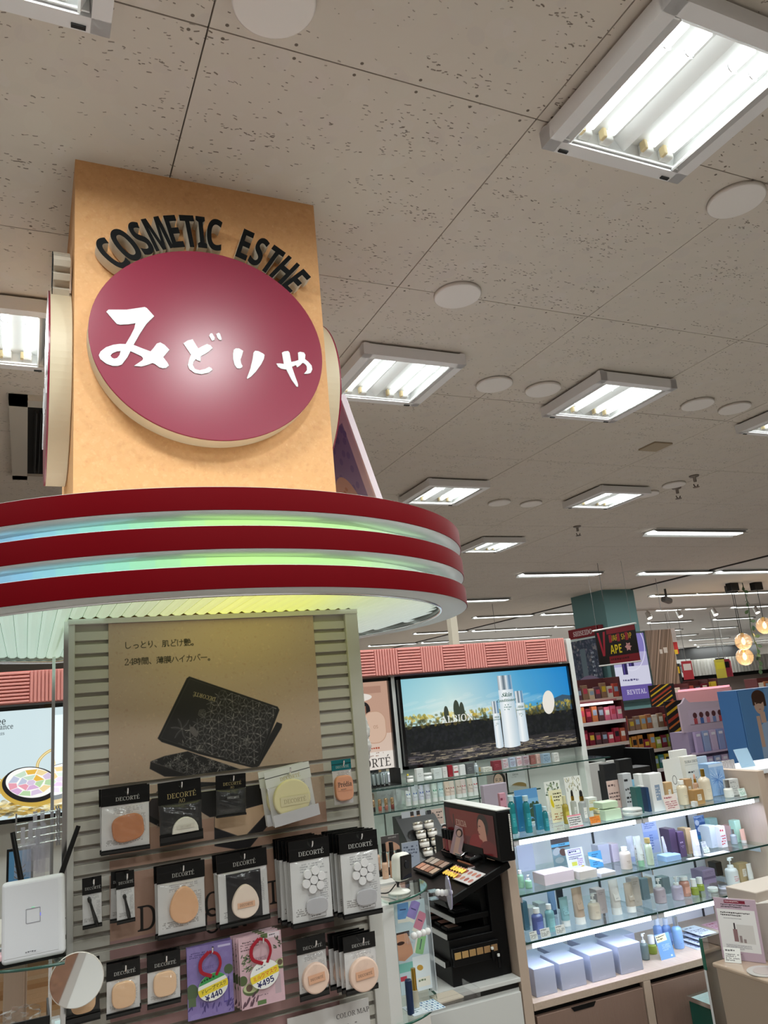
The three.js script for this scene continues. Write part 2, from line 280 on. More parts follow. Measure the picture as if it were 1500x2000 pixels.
  const s3 = copyOf(sp, 'ceiling sprinkler head just left of the far square lamp row', [4.8, HC, -4.3]);
  // air conditioner cassette, left of the pillar
  const ac = thing('air_conditioner', 'white ceiling air conditioner cassette half hidden by the side sign', 'air conditioner', [0.35, HC, -4.28]);
  part('cassette_frame', join([bx(0.08, 0.03, 1.25, -0.41, -0.015, 0), bx(0.08, 0.03, 1.25, 0.41, -0.015, 0), bx(0.9, 0.03, 0.08, 0, -0.015, 0.585), bx(0.9, 0.03, 0.08, 0, -0.015, -0.585)]), M('#c9c2b6', 0.5), ac);
  part('intake_panel', bx(0.6, 0.03, 1.0, 0.03, -0.02, 0), M('#c9c2b6', 0.5), ac);
  part('outlet', bx(0.8, 0.02, 1.15, 0, -0.004, 0), M('#0a0a0a', 0.9), ac);
  part('louver', join([0, 1].map((k) => at(box(0.004, 0.03, 0.95), -0.335 + k * 0.02, -0.018, 0, 0, 0, 0.4))), M('#2a2a2a', 0.6), ac);
}

// ---------------------------------------------------------------- pillar with its signs
const PX = 0.443, PZ = -2.315;
{
  const S = 1024, c = canvasOf(S, S), g = c.getContext('2d'); flat(g, S, S, '#dfa76f');
  grain(g, S, S, 5200, ['#eec08c', '#d29660', '#e8b680', '#c98d58'], 0.22, 11); grain(g, S, S, 5200, ['#f5d29c', '#d39a5a'], 0.2, 4);
  const t = new THREE.CanvasTexture(c); t.colorSpace = THREE.SRGBColorSpace; t.wrapS = t.wrapT = THREE.RepeatWrapping; t.repeat.set(1, 4.5);
  const PAPER = new THREE.MeshPhysicalMaterial({ map: t, roughness: 0.62 });
  const col = struct('pillar', box(0.696, HC, 0.70), PAPER, [PX, HC / 2, PZ]);
  // oval sign
  const FACE = M('#860a32', 0.5, { specularIntensity: 0.4, clearcoat: 1, clearcoatRoughness: 0.27 }), SIDE = M('#d9c9ac', 0.5), LET = M('#eef1f2', 0.5);
  const oval = (label, p, turn, letters) => {
    const o = thing('oval_sign', label, 'sign', p, turn);
    const e = extr(ellipse(0.313, 0.276, 96), 0.05, 0.003); part('sign_box', e, SIDE, o, [0, 0, 0.004]);
    const f = extr(ellipse(0.3145, 0.2775, 96), 0.003, 0.0012); part('sign_face', f, FACE, o, [0, 0, 0.0565]);
    if (letters) for (const [n, pts, holes, smooth] of letters) part('character', extr(pts, 0.002, 0.0006, holes, smooth), LET, o, [0, 0, 0.0612]);
    return o;
  };
  const G = (s) => s.trim().split(' ').map((p) => p.split(',').map((v) => +v / 1000));
  const glyphs = [
    ['mi', G('-271.5,56.0 -266.5,62.1 -221.9,68.4 -176.3,82.5 -171.1,80.4 -153.2,59.8 -172.9,35.2 -189.9,4.7 -206.7,-30.1 -186.4,-37.0 -163.4,-44.1 -155.4,-33.4 -146.8,-19.4 -138.4,-15.3 -128.0,-20.7 -116.0,-33.0 -132.5,-56.1 -121.7,-70.6 -118.4,-78.4 -125.2,-85.6 -133.6,-87.4 -141.9,-85.5 -152.1,-77.8 -159.3,-75.3 -172.7,-82.3 -187.1,-88.0 -204.4,-88.2 -192.1,-78.1 -183.2,-70.3 -182.3,-64.4 -186.7,-59.1 -200.9,-52.6 -214.0,-47.6 -222.2,-66.5 -235.5,-87.4 -245.5,-92.5 -257.3,-93.8 -273.1,-89.1 -286.7,-78.2 -290.0,-68.4 -285.7,-57.7 -272.9,-44.8 -255.0,-35.8 -239.0,-31.6 -224.9,-30.4 -212.5,-5.2 -203.0,17.1 -199.8,33.6 -218.2,28.1 -238.5,24.2 -246.6,25.5 -258.6,39.8'), [G('-237.1,-50.3 -247.1,-52.1 -258.1,-58.6 -263.1,-66.0 -260.2,-71.8 -254.3,-74.6 -246.3,-71.9 -240.2,-62.8')]],
    ['do', G('-77.8,-10.2 -66.4,-0.8 -53.9,4.1 -39.9,-21.1 -28.7,-13.3 -15.6,-5.3 -6.5,-7.7 -1.2,-15.2 -16.5,-30.0 -34.2,-42.4 -35.1,-57.0 -40.1,-55.6 -47.2,-51.8 -53.8,-60.1 -56.2,-70.2 -50.8,-81.5 -38.3,-84.5 -23.7,-79.1 -12.5,-72.5 -7.1,-74.0 -4.0,-79.0 -14.9,-88.1 -33.3,-94.1 -51.2,-92.3 -64.3,-82.9 -68.1,-71.5 -64.5,-57.3 -58.9,-40.8'), []],
    ['d1', G('-8.2,20.5 -5.2,27.4 -0.5,28.6 5.5,17.1 4.3,9.8 -1.3,7.1'), []],
    ['d2', G('11.0,28.0 17.3,32.5 20.6,30.2 24.2,17.4 23.6,12.2 18.4,12.6 13.4,19.1'), []],
    ['ri', G('57.6,-13.4 62.6,-9.1 72.1,-8.0 82.7,-13.6 78.8,-27.3 74.0,-40.1 74.8,-51.2 78.8,-58.9 77.1,-63.1 71.3,-66.8 63.7,-66.6 57.6,-57.1 54.6,-40.2 55.3,-23.9'), []],
    ['ri2', G('112.9,-15.3 117.1,-9.6 125.8,-9.6 139.1,-15.4 142.8,-19.1 140.2,-30.8 131.5,-48.2 114.8,-72.4 100.6,-88.1 91.7,-95.0 90.5,-93.1 101.8,-63.6 109.0,-36.3'), []],
    ['ya', G('195.1,-6.1 201.5,-1.9 212.7,0.5 216.4,-3.7 219.5,-32.2 231.9,-28.6 242.7,-23.5 242.7,-0.7 248.5,2.3 259.6,1.3 263.2,-5.3 260.9,-18.4 270.1,-25.6 279.5,-36.2 280.9,-47.7 275.6,-58.7 267.5,-62.5 256.2,-64.1 266.0,-51.6 266.2,-40.0 261.7,-33.5 254.1,-29.6 245.7,-38.6 236.8,-45.4 233.4,-39.3 220.3,-45.9 227.8,-73.8 235.0,-98.2 234.5,-105.1 231.2,-105.0 218.2,-86.2 204.7,-56.0 189.5,-54.9 181.1,-50.1 176.8,-41.4 186.0,-40.4 198.7,-40.7 196.9,-24.3'), []],
  ];
  oval('large purple red oval sign with white hand-drawn characters on the pillar front', [0.441, 2.609, PZ + 0.35], 0, glyphs);
  oval('oval sign on the left side of the pillar, seen edge-on', [PX - 0.348, 2.609, PZ], -Math.PI / 2, glyphs);
  oval('oval sign on the right side of the pillar, only its rim showing', [PX + 0.348, 2.609, PZ], Math.PI / 2, null);
  // raised letters in an arc
  const font = await new FontLoader().loadAsync('fonts/droid/droid_sans_bold.typeface.json');
  const LF = M('#08090a', 0.6, { specularIntensity: 0.3 }), LS = M('#d2c8b8', 0.55), word = 'COSMETIC ESTHE', where = ['first', 'second', 'third', 'fourth', 'fifth', 'sixth', 'seventh', 'last'];
  const rim = (ch, depth) => { const t2 = new TextGeometry(ch, { font, size: 0.1, depth, curveSegments: 8, bevelEnabled: false }); t2.computeBoundingBox(); const b = t2.boundingBox; t2.translate(-(b.min.x + b.max.x) / 2, 0, 0); t2.scale(ch === 'M' ? 0.5 : 0.57, 1, 1); return t2; };
  const arc = (cx, cz, turn, side, only) => {
    let a = 141.5;
    const adv = { C: 7.9, O: 8.5, S: 7.3, M: 8.9, E: 7.0, T: 7.0, I: 4.4, ' ': 7.2, H: 8.0 };
    [...word].forEach((ch, k) => {
      const wv = adv[ch]; a -= wv / 2; const th = THREE.MathUtils.degToRad(a); a -= wv / 2;
      if (ch === ' ' || (only && k < only)) return;
      const R = 0.298, lx = R * Math.cos(th), ly = R * Math.sin(th), first = k < 8, idx = first ? k : k - 9;
      const lab = `raised black letter ${ch}, ${idx === (first ? 7 : 4) ? 'last' : where[idx]} of the ${first ? 'longer' : 'shorter'} arched word, pillar ${side}`;
      const t2 = thing('sign_letter', lab, 'letter', [cx + lx * Math.cos(turn), 2.609 + ly, cz - lx * Math.sin(turn)], 0);
      t2.rotation.order = 'YXZ'; t2.rotation.set(0, turn, th - Math.PI / 2);
      part('letter_side', rim(ch, 0.043), LS, t2, [0, 0, 0.006]);
      part('letter_face', rim(ch, 0.002), LF, t2, [0, 0, 0.0492]);
    });
  };
  arc(0.441, PZ + 0.351, 0, 'front', 0);
  arc(PX - 0.349, PZ, -Math.PI / 2, 'left side', 11);
}
// ---------------------------------------------------------------- canopy: three red rings with lit gaps
{
  const RED = M('#6c020c', 0.5, { specularIntensity: 0.15 }), WH = M('#d8d9d8', 0.4);
  const can = thing('canopy', 'round canopy of three red rings round the pillar with lit gaps', 'canopy', [0.438, 0, PZ]);
  const RO = 0.815, RI = 0.735;
  const ring = (y0, y1) => lathe([[RI, y0], [RO - 0.002, y0], [RO - 0.002, y1], [RI, y1], [RI, y0]], 128);
  for (const [y0, y1] of [[1.870, 1.918], [1.951, 2.0], [2.032, 2.082]]) {
    const r = part('ring', ring(y0, y1), WH, can);
    part('red_band', lathe([[RO - 0.002, y0 + 0.0005], [RO, y0 + 0.001], [RO, y1 - 0.001], [RO - 0.002, y1 - 0.0005]], 128), RED, r);
    for (const a of [0.42, 2.6, 4.6]) part('joint', at(box(0.0008, y1 - y0 - 0.001, 0.002), RO * Math.cos(a), (y0 + y1) / 2, RO * Math.sin(a), 0, -a), M('#3a0509', 0.6), r);
  }
  part('top_board', at(cyl(RO - 0.01, RO - 0.01, 0.012, 96), 0, 2.072, 0), WH, can);
  // lit panels behind the gaps: every panel a lamp of one colour
  const hue = (deg) => { // deg: 90 is the front
    const K2 = [[-80, '#20242a', 0], [20, '#c6d6cc', 0.12], [50, '#c8ecd0', 0.42], [70, '#b8ee96', 0.75], [95, '#b0ee7e', 0.85], [112, '#8fe3c0', 0.7], [128, '#7fc4e8', 0.62], [150, '#8eaec6', 0.35], [180, '#8fa0a8', 0.2], [280, '#20242a', 0]];
    let i = 0; while (i < K2.length - 2 && deg > K2[i + 1][0]) i++;
    const f = THREE.MathUtils.clamp((deg - K2[i][0]) / (K2[i + 1][0] - K2[i][0]), 0, 1), a = new THREE.Color(K2[i][1]).lerp(new THREE.Color(K2[i + 1][1]), f);
    return ['#' + a.getHexString(), K2[i][2] + (K2[i + 1][2] - K2[i][2]) * f];
  };
  const N = 90;
  for (const [y0, y1] of [[1.918, 1.951], [2.0, 2.032]]) for (let k = 0; k < N; k++) {
    const d = -90 + (k + 0.5) * 360 / N, [c, e] = hue(d), a = THREE.MathUtils.degToRad(d), w = 2 * Math.PI * (RI - 0.004) / N;
    part('light_panel', at(box(0.004, y1 - y0, w + 0.0006), (RI - 0.004) * Math.cos(a), (y0 + y1) / 2, (RI - 0.004) * Math.sin(a), 0, -a), M('#e8eae8', 0.5, { emissive: c, emissiveIntensity: e }), can);
  }
  for (const [a, c, k] of [[90, '#b4f07c', 5], [60, '#bff0b4', 4], [120, '#88d4e0', 4], [140, '#86b8e6', 3.5], [35, '#d0e8da', 3]]) for (const y of [1.9345, 2.016]) {
    const t = THREE.MathUtils.degToRad(a), x = 0.438 + (RI + 0.006) * Math.cos(t), z = PZ + (RI + 0.006) * Math.sin(t);
    rectLight('canopy_glow', 0.3, 0.024, new THREE.Color(c), k * 0.2, [x, y, z], [x + Math.cos(t), y, z + Math.sin(t)]);
  }
  // ribbed lit sheet under the canopy, strip by strip
  const y = 1.884, under = [[-0.74, '#b9e6d8', 0.42], [-0.4, '#bfead2', 0.5], [-0.2, '#d8ecb4', 0.55], [0, '#eef06a', 0.85], [0.2, '#e4ee5c', 0.8], [0.36, '#d8ecaa', 0.55], [0.55, '#dcebd8', 0.5], [0.74, '#d4e6e4', 0.5]];
  const rib = extr([[-0.0142, 0], [0.0142, 0], [0.006, -0.0045], [-0.006, -0.0045]], 1, 0);
  const R2 = RI - 0.004, nS = 50, step = 2 * R2 / nS;
  for (let k = 0; k < nS; k++) {
    const x = -R2 + (k + 0.5) * step, half = Math.sqrt(Math.max(0.0004, R2 * R2 - (Math.abs(x) + step / 2) ** 2));
    let i = 0; while (i < under.length - 2 && x > under[i + 1][0]) i++;
    const f = (x - under[i][0]) / (under[i + 1][0] - under[i][0]), c = new THREE.Color(under[i][1]).lerp(new THREE.Color(under[i + 1][1]), f), e = under[i][2] + (under[i + 1][2] - under[i][2]) * f;
    const mm = M('#e6e8e2', 0.45, { emissive: '#' + c.getHexString(), emissiveIntensity: e * 0.8 });
    const put = (z0, z1) => { if (z1 - z0 > 0.01) { const m = part('light_rib', rib, mm, can, [x, y, z0]); m.scale.z = z1 - z0; } };
    if (Math.abs(x - 0.005) < 0.366) { put(0.372, half); put(-half, -0.372); } else put(-half, half);
  }
  part('sheet_backing', at(cyl(R2, R2, 0.003, 96), 0, y + 0.003, 0), M('#4c5040', 0.8), can);
  for (const [x, c, k] of [[0, '#eef06a', 1.0], [0.5, '#dcebd8', 1.2], [-0.45, '#bfead2', 1.2]]) rectLight('canopy_under_glow', 0.35, 0.18, new THREE.Color(c), k * 0.6, [0.438 + x, 1.8785, PZ + (x ? 0.3 : 0.52)], [0.438 + x, 0, PZ + (x ? 0.3 : 0.52) - 0.0001]);
  part('bead', at(new THREE.TorusGeometry(RI + 0.003, 0.005, 8, 128), 0, 1.871, 0, Math.PI / 2), CHROME, can);
}
// ---------------------------------------------------------------- slatted display panel on the pillar under the canopy
const FZ = -1.945;
const PK = {
  A1: [0.204, 1.496, -1.895, 0.103, 0.136, -0.005],
  A2: [0.321, 1.495, -1.895, 0.097, 0.133, 0.021],
  A3: [0.441, 1.494, -1.900, 0.072, 0.093, -0.024],
  A4: [0.570, 1.497, -1.875, 0.114, 0.124, 0.106],
  A5: [0.718, 1.497, -1.895, 0.052, 0.105, 0.005],
  B1: [0.134, 1.321, -1.900, 0.039, 0.100, 0.013],
  B2: [0.201, 1.322, -1.895, 0.038, 0.103, -0.004],
  B3: [0.319, 1.320, -1.890, 0.105, 0.147, -0.003],
  B4: [0.455, 1.324, -1.885, 0.118, 0.153, 0.012],
  B5: [0.604, 1.333, -1.845, 0.098, 0.184, -0.002],
  B6: [0.728, 1.331, -1.845, 0.097, 0.186, -0.005],
  C0: [0.116, 1.165, -1.900, 0.066, 0.118, 0.015],
  C1: [0.196, 1.146, -1.895, 0.068, 0.102, -0.006],
  C2: [0.279, 1.147, -1.895, 0.070, 0.103, -0.009],
  C3: [0.377, 1.144, -1.895, 0.099, 0.141, -0.004],
  C4: [0.485, 1.147, -1.875, 0.097, 0.142, 0.019],
  C5: [0.607, 1.118, -1.885, 0.071, 0.129, 0.017],
  C6: [0.717, 1.106, -1.860, 0.081, 0.121, -0.011],
  D1: [0.646, 0.950, -1.933, 0.202, 0.065, 0.045]
};
{
  const SL = M('#c3beb4', 0.5), BK = M('#c4bcb4', 0.7), FRM = M('#c9c6c0', 0.4);
  const p = thing('slat_panel', 'grey slatted display panel with poster and frame on the pillar', 'display panel', [0, 0, 0]);
  part('backboard', bx(0.69, 1.87, 0.006, 0.444, 0.935, FZ - 0.0145), BK, p);
  const sg = at(rbox(0.68, 0.0206, 0.011, 0.0012), 0, 0, 0);
  const slotY = (k) => 1.824 - 0.0299 * k;
  for (let k = -1; k < 40; k++) part('slat', sg, SL, p, [0.437, slotY(k) - 0.01495, FZ - 0.006]);
  part('frame_post', rbox(0.014, 1.875, 0.024, 0.002), FRM, p, [0.093, 0.9375, FZ - 0.006]);
  part('frame_post', rbox(0.036, 1.875, 0.026, 0.002), FRM, p, [0.795, 0.9375, FZ - 0.005]);
  part('head_rail', bx(0.727, 0.012, 0.028, 0.449, 1.8725, FZ - 0.004), FRM, p);
  // the poster: one print, cut into the sheets between the slots that carry hooks
  const ART = { lid: '186,140 403,230 407,238 342,372 205,323 118,286 109,277 114,268 180,144', lidface: '187,145 400,233 340,368 205,317 115,277', back: '399,267 412,273 410,281 347,367 339,358', base: '94,327 124,319 177,314 301,369 221,378 176,367', baseside: '92,328 176,367 212,375 123,364 90,343', open1: '235,469 360,454 362,476 302,525 234,492', open2: '234,492 302,527 362,476 360,507 309,554 233,532', open3: '184,384 360,408 359,470 224,467 182,436', left: '83,422 106,395 109,459 82,441', left2: '82,441 109,459 109,472 83,455' };
  const PW = 0.514, PH = 1.06;
  const ink = print(PW, PH, 1100, (g, W, H) => {
    const s = W / (PW * 1000); g.scale(s, s); const w = PW * 1000, h = PH * 1000;
    flat(g, w, h, '#b9a18f'); grain(g, w, h, 9000, ['#b8937a', '#dcbca2', '#ad8a74', '#c29c84'], 0.25, 2.6);
    g.fillStyle = '#b4907f'; g.fillRect(0, 470, w, h); grain(g, w, h, 3500, ['#a98573', '#c4a08c', '#9f7c6c'], 0.22, 3);
    g.fillStyle = '#a88381'; g.fillRect(0, 690, w, h);
    const path = (k) => { const q = ART[k].split(' ').map((v) => v.split(',').map(Number)); g.beginPath(); q.forEach((v, i) => (i ? g.lineTo(...v) : g.moveTo(...v))); g.closePath(); return q; };
    for (const [k, c] of [['back', '#141113'], ['baseside', '#1c1719'], ['base', '#161315'], ['open3', '#171416'], ['left', '#3a3236'], ['left2', '#120f11'], ['open1', '#d9b79a'], ['open2', '#19151a'], ['lid', '#0f0d0f'], ['lidface', '#1b181b']]) { path(k); g.fillStyle = c; g.fill(); g.strokeStyle = '#3a3436'; g.lineWidth = 1.2; g.stroke(); }
    // floral relief on the lids, printed
    const flower = (x, y, r, a0, col) => { for (let k = 0; k < 6; k++) { const b = a0 + k * Math.PI / 3, lx = Math.cos(b), ly = Math.sin(b); for (const [s, f] of [[1, '#332e34'], [-1, '#100e11']]) { g.fillStyle = f; g.beginPath(); g.moveTo(x, y); g.quadraticCurveTo(x + lx * r * 0.5 - ly * r * 0.28 * s, y + ly * r * 0.5 + lx * r * 0.28 * s, x + lx * r, y + ly * r); g.fill(); } if (k === (Math.round(x * 3 + y) % 9)) { g.strokeStyle = '#c9c2bd'; g.lineWidth = 0.9; g.beginPath(); g.moveTo(x + lx * r * 0.3 - ly * r * 0.12, y + ly * r * 0.3 + lx * r * 0.12); g.lineTo(x + lx * r * 0.85, y + ly * r * 0.85); g.stroke(); } } g.strokeStyle = col; for (let k = 0; k < 6; k++) { const a = a0 + k * Math.PI / 3; for (const d of [-0.16, 0, 0.16]) { g.lineWidth = 0.4; g.beginPath(); g.moveTo(x, y); g.quadraticCurveTo(x + Math.cos(a + d * 2) * r * 0.6, y + Math.sin(a + d * 2) * r * 0.6, x + Math.cos(a) * r, y + Math.sin(a) * r); g.stroke(); } } };
    g.save(); const q = path('lidface'); g.clip();
    const [o, bx2, , , dn] = [q[0], q[1], 0, 0, q[4]];
    for (let i = 3; i < 13; i++) for (let j = 0; j < 9; j++) { const u = (i + (j % 2) * 0.5) / 12.5, v = j / 8; if (u + v * 0.15 < 0.34) continue; flower(o[0] + (bx2[0] - o[0]) * u + (dn[0] - o[0]) * v, o[1] + (bx2[1] - o[1]) * u + (dn[1] - o[1]) * v, 12.5, 0.5 + (i * 7 % 3) * 0.3, ['#8d8887', '#a09a97', '#6a6465'][(i + j) % 3]); }
    flower(o[0] - 22, o[1] + 116, 26, 0.2, '#8a8483'); g.fillStyle = '#5b5557'; g.beginPath(); g.ellipse(o[0] + 6, o[1] + 125, 14, 7, 1, 0, 7); g.fill();
    for (const [u, v] of [[0.28, 0.45], [0.85, 0.66], [0.42, 0.98]]) { const x = o[0] + (bx2[0] - o[0]) * u + (dn[0] - o[0]) * v, y = o[1] + (bx2[1] - o[1]) * u + (dn[1] - o[1]) * v; g.strokeStyle = '#9a9492'; for (let r = 3; r < 12; r += 3) { g.lineWidth = 0.8; g.beginPath(); for (let a = 0; a < 6.4; a += 0.4) g.lineTo(x + Math.cos(a) * (r + Math.sin(a * 5)), y + Math.sin(a) * (r + Math.sin(a * 5))); g.stroke(); } }
    g.restore();
    g.save(); const q2 = path('base'); g.clip();
    for (let i = 0; i < 60; i++) { const x = q2[0][0] + rnd() * 180, y = q2[2][1] + rnd() * 60; flower(x, y, rr(5, 12), rnd() * 3, pick(['#a49f9a', '#6a6465', '#8a8380'])); }
    g.restore();
    g.save(); g.translate(o[0] + 34, o[1] + 45); g.rotate(Math.PI + 0.33); txt(g, 'DECORTÉ', 0, 0, 13, '#cdb98e', 'serif', 'center', 0.95); g.restore();
    txt(g, 'DECORTÉ', 130, 470, 12, '#7d766f', 'serif');
    const t1 = [35,58], t2 = [35,97];
    kana(g, 'しっとり、肌どけ艶。', t1[0], t1[1] - 10, 17.5, '#1c1714', 8.5, 1.0);
    kana(g, '24時間、薄膜ハイカバー。', t2[0], t2[1] - 10, 17.5, '#1c1714', 8.5, 1.0);
    for (const [ch, p2] of [['D', [56,679]], ['C', [202,677]], ['T', [348,677]]]) txt(g, ch, p2[0], p2[1] - 22, 72, '#15100f', 'serif', 'left', 0.85);
    txt(g, 'O', 200, 690, 72, '#15100f', 'serif', 'left', 0.8); txt(g, 'R', 262, 690, 72, '#15100f', 'serif', 'left', 0.8);
  });
  const PM = ink.mat(0.55), EDGE = M('#b59580', 0.6);
  const sheet = (yt, yb, name = 'poster_sheet') => {   // heights above the floor
    const hgt = yt - yb, c = box(PW, hgt, 0.0012).clone(), uv = c.attributes.uv;
    for (let i = 16; i < 20; i++) uv.setY(i, 1 - (1.869 - (uv.getY(i) > 0.5 ? yt : yb)) / PH);
    part(name, ink.fit(c), [EDGE, EDGE, EDGE, EDGE, PM, EDGE], p, [0.174 + PW / 2, (yt + yb) / 2, FZ + 0.0003]);
  };
  const top = (k) => slotY(k) - 0.0055, bot = (k) => slotY(k) + 0.0055;      // edges of slots
  sheet(1.866, bot(11)); sheet(top(11), bot(12)); sheet(top(12), bot(16)); sheet(top(16), bot(17)); sheet(top(17), bot(22));
  for (let k = 22; k < 34; k++) sheet(top(k), bot(k + 1));
  part('mirror_cladding', bx(0.004, 1.87, 0.86, 0.083, 0.935, FZ - 0.45), MIRROR, p);
  part('corner_trim', bx(0.012, 1.875, 0.012, 0.082, 0.9375, FZ - 0.005), CHROME, p);
  part('corner_trim', bx(0.012, 1.875, 0.012, 0.082, 0.9375, FZ - 0.89), CHROME, p);
  part('mirror_cladding', bx(0.004, 1.87, 0.86, 0.815, 0.935, FZ - 0.45), MIRROR, p);
}
// ---------------------------------------------------------------- packs on hooks
const film = (w, h, d, k) => keep(`film${w},${h},${d},${k}`, () => {
  const g = new THREE.PlaneGeometry(w, h, 24, 30), p = g.attributes.position;
  for (let i = 0; i < p.count; i++) { const u = p.getX(i) / w + 0.5, v = p.getY(i) / h + 0.5, e = Math.pow(Math.max(0, Math.sin(Math.PI * u) * Math.sin(Math.PI * v)), 0.45); p.setZ(i, d * e + e * 0.0016 * Math.sin(u * 19 + v * 11 + k) * Math.sin(v * 17 - u * 7 + k * 2) + e * 0.0007 * Math.abs(Math.sin(u * 31 - v * 23 + k))); }
  g.computeVertexNormals(); return g;
});
const HEAD = M('#070708', 0.25), FOOT = M('#09090a', 0.3), PUFFM = M('#ead9bb', 0.8);
const soft = (pts, d) => extr(pts, d, d * 0.35, [], true);
const eggPts = (w, h) => Array.from({ length: 20 }, (_, i) => { const a = i / 20 * 2 * Math.PI, y = Math.sin(a); return [w / 2 * Math.cos(a) * (1 - 0.22 * y), h / 2 * y]; });
const sq = (w, h, e = 3.2) => Array.from({ length: 24 }, (_, i) => { const a = i / 24 * 2 * Math.PI, c = Math.cos(a), s = Math.sin(a); return [w / 2 * Math.sign(c) * Math.abs(c) ** (2 / e), h / 2 * Math.sign(s) * Math.abs(s) ** (2 / e)]; });
const printCache = new Map();
const head = (text, sub, w, h, col = '#0a0a0b', ink = '#c9c7c3', sz = 0.175) => { const k = [text, sub, w.toFixed(3), h.toFixed(3), col].join(); if (!printCache.has(k)) printCache.set(k, print(w, h, 1500, (g, W, H) => { flat(g, W, H, col); txt(g, text, W * 0.54, H * 0.66, Math.min(H * 0.3, W * sz), ink); if (sub) txt(g, sub, W * 0.54, H * 0.9, H * 0.22, ink); g.strokeStyle = '#1c1c1e'; g.lineWidth = 2; g.beginPath(); g.moveTo(0, H * 0.42); g.lineTo(W, H * 0.4); g.stroke(); })); return printCache.get(k); };
const backs = new Map();
const backPrint = (w, h, dark) => { const k = [w.toFixed(3), h.toFixed(3), dark].join(); if (!backs.has(k)) backs.set(k, print(w, h, 900, (g, W, H) => { flat(g, W, H, dark ? '#19191b' : '#d8d6d6'); const c = dark ? '#4b4b4d' : '#8b8a8d'; tiny(g, W * 0.25, H * 0.06, W * 0.6, H * 0.16, 4, c); tiny(g, W * 0.1, H * 0.78, W * 0.75, H * 0.13, 4, dark ? '#6b6660' : '#5a5552'); tiny(g, W * 0.72, H * 0.25, W * 0.2, H * 0.5, 14, c); })); return backs.get(k); };
function hook(label, x, y, len) {
  const hk = thing('display_hook', label, 'hook', [x, y, FZ]);
  part('prong', tube([[0, -0.004, -0.004], [0, 0, len * 0.5], [0, 0, len - 0.008], [0, 0.004, len], [0, 0.014, len + 0.003]], 0.0021, 20, 8), CHROME, hk);
  part('clip_plate', rbox(0.014, 0.016, 0.002, 0.0006), CHROME, hk, [0, -0.006, 0.001]);
  return hk;
}
// a pack hanging by its header: origin at the middle of its top edge
function pack(name, label, cat, o, fill) {
  const { w, h, hd = 0.27, ft = 0.07, dark } = o, t = thing(name, label, cat);
  const hh = h * hd, fh = h * ft, bh = h - hh - fh;
  if (hd) panel('header', head(o.text || 'DECORTÉ', o.sub, w, hh, o.hcol, o.ink), 0.0022, o.side || HEAD, t, [0, -hh / 2, 0], null, 0.25);
  panel('backing_card', backPrint(w * 0.97, bh, dark), 0.001, dark ? HEAD : M('#d8d6d6', 0.6), t, [0, -hh - bh / 2, -0.001], null, 0.5);
  if (fill) fill(t, -hh - bh / 2, w, bh);
  part('film_front', film(w, bh, 0.014, Math.round(w * 1e4) % 7), FILM, t, [0, -hh - bh / 2, 0.0005]);
  if (ft) part('footer', join([bx(w, fh, 0.002, 0, -h + fh / 2, 0), at(box(w * 0.98, fh * 0.5, 0.001), 0, -h + fh * 0.5, 0.003, 0.15)]), o.footm || FOOT, t);
  return t;
}
const hang = (t, [x, y, z, , , roll], dz = 0, dx = 0, r = 0) => { t.position.set(x + dx, y, z + dz); t.rotation.set(0, rr(-0.05, 0.05), roll + r); return t; };
const labelDisc = (t, name, s, w, h, p, bg, ink, rot = 0) => panel(name, print(w, h, 1800, (g, W, H) => { flat(g, W, H, bg); txt(g, s, W / 2, H / 2, Math.min(H * 0.6, W * 0.17), ink); }), 0.0006, M(bg, 0.6), t, p, [0, 0, rot], 0.6);
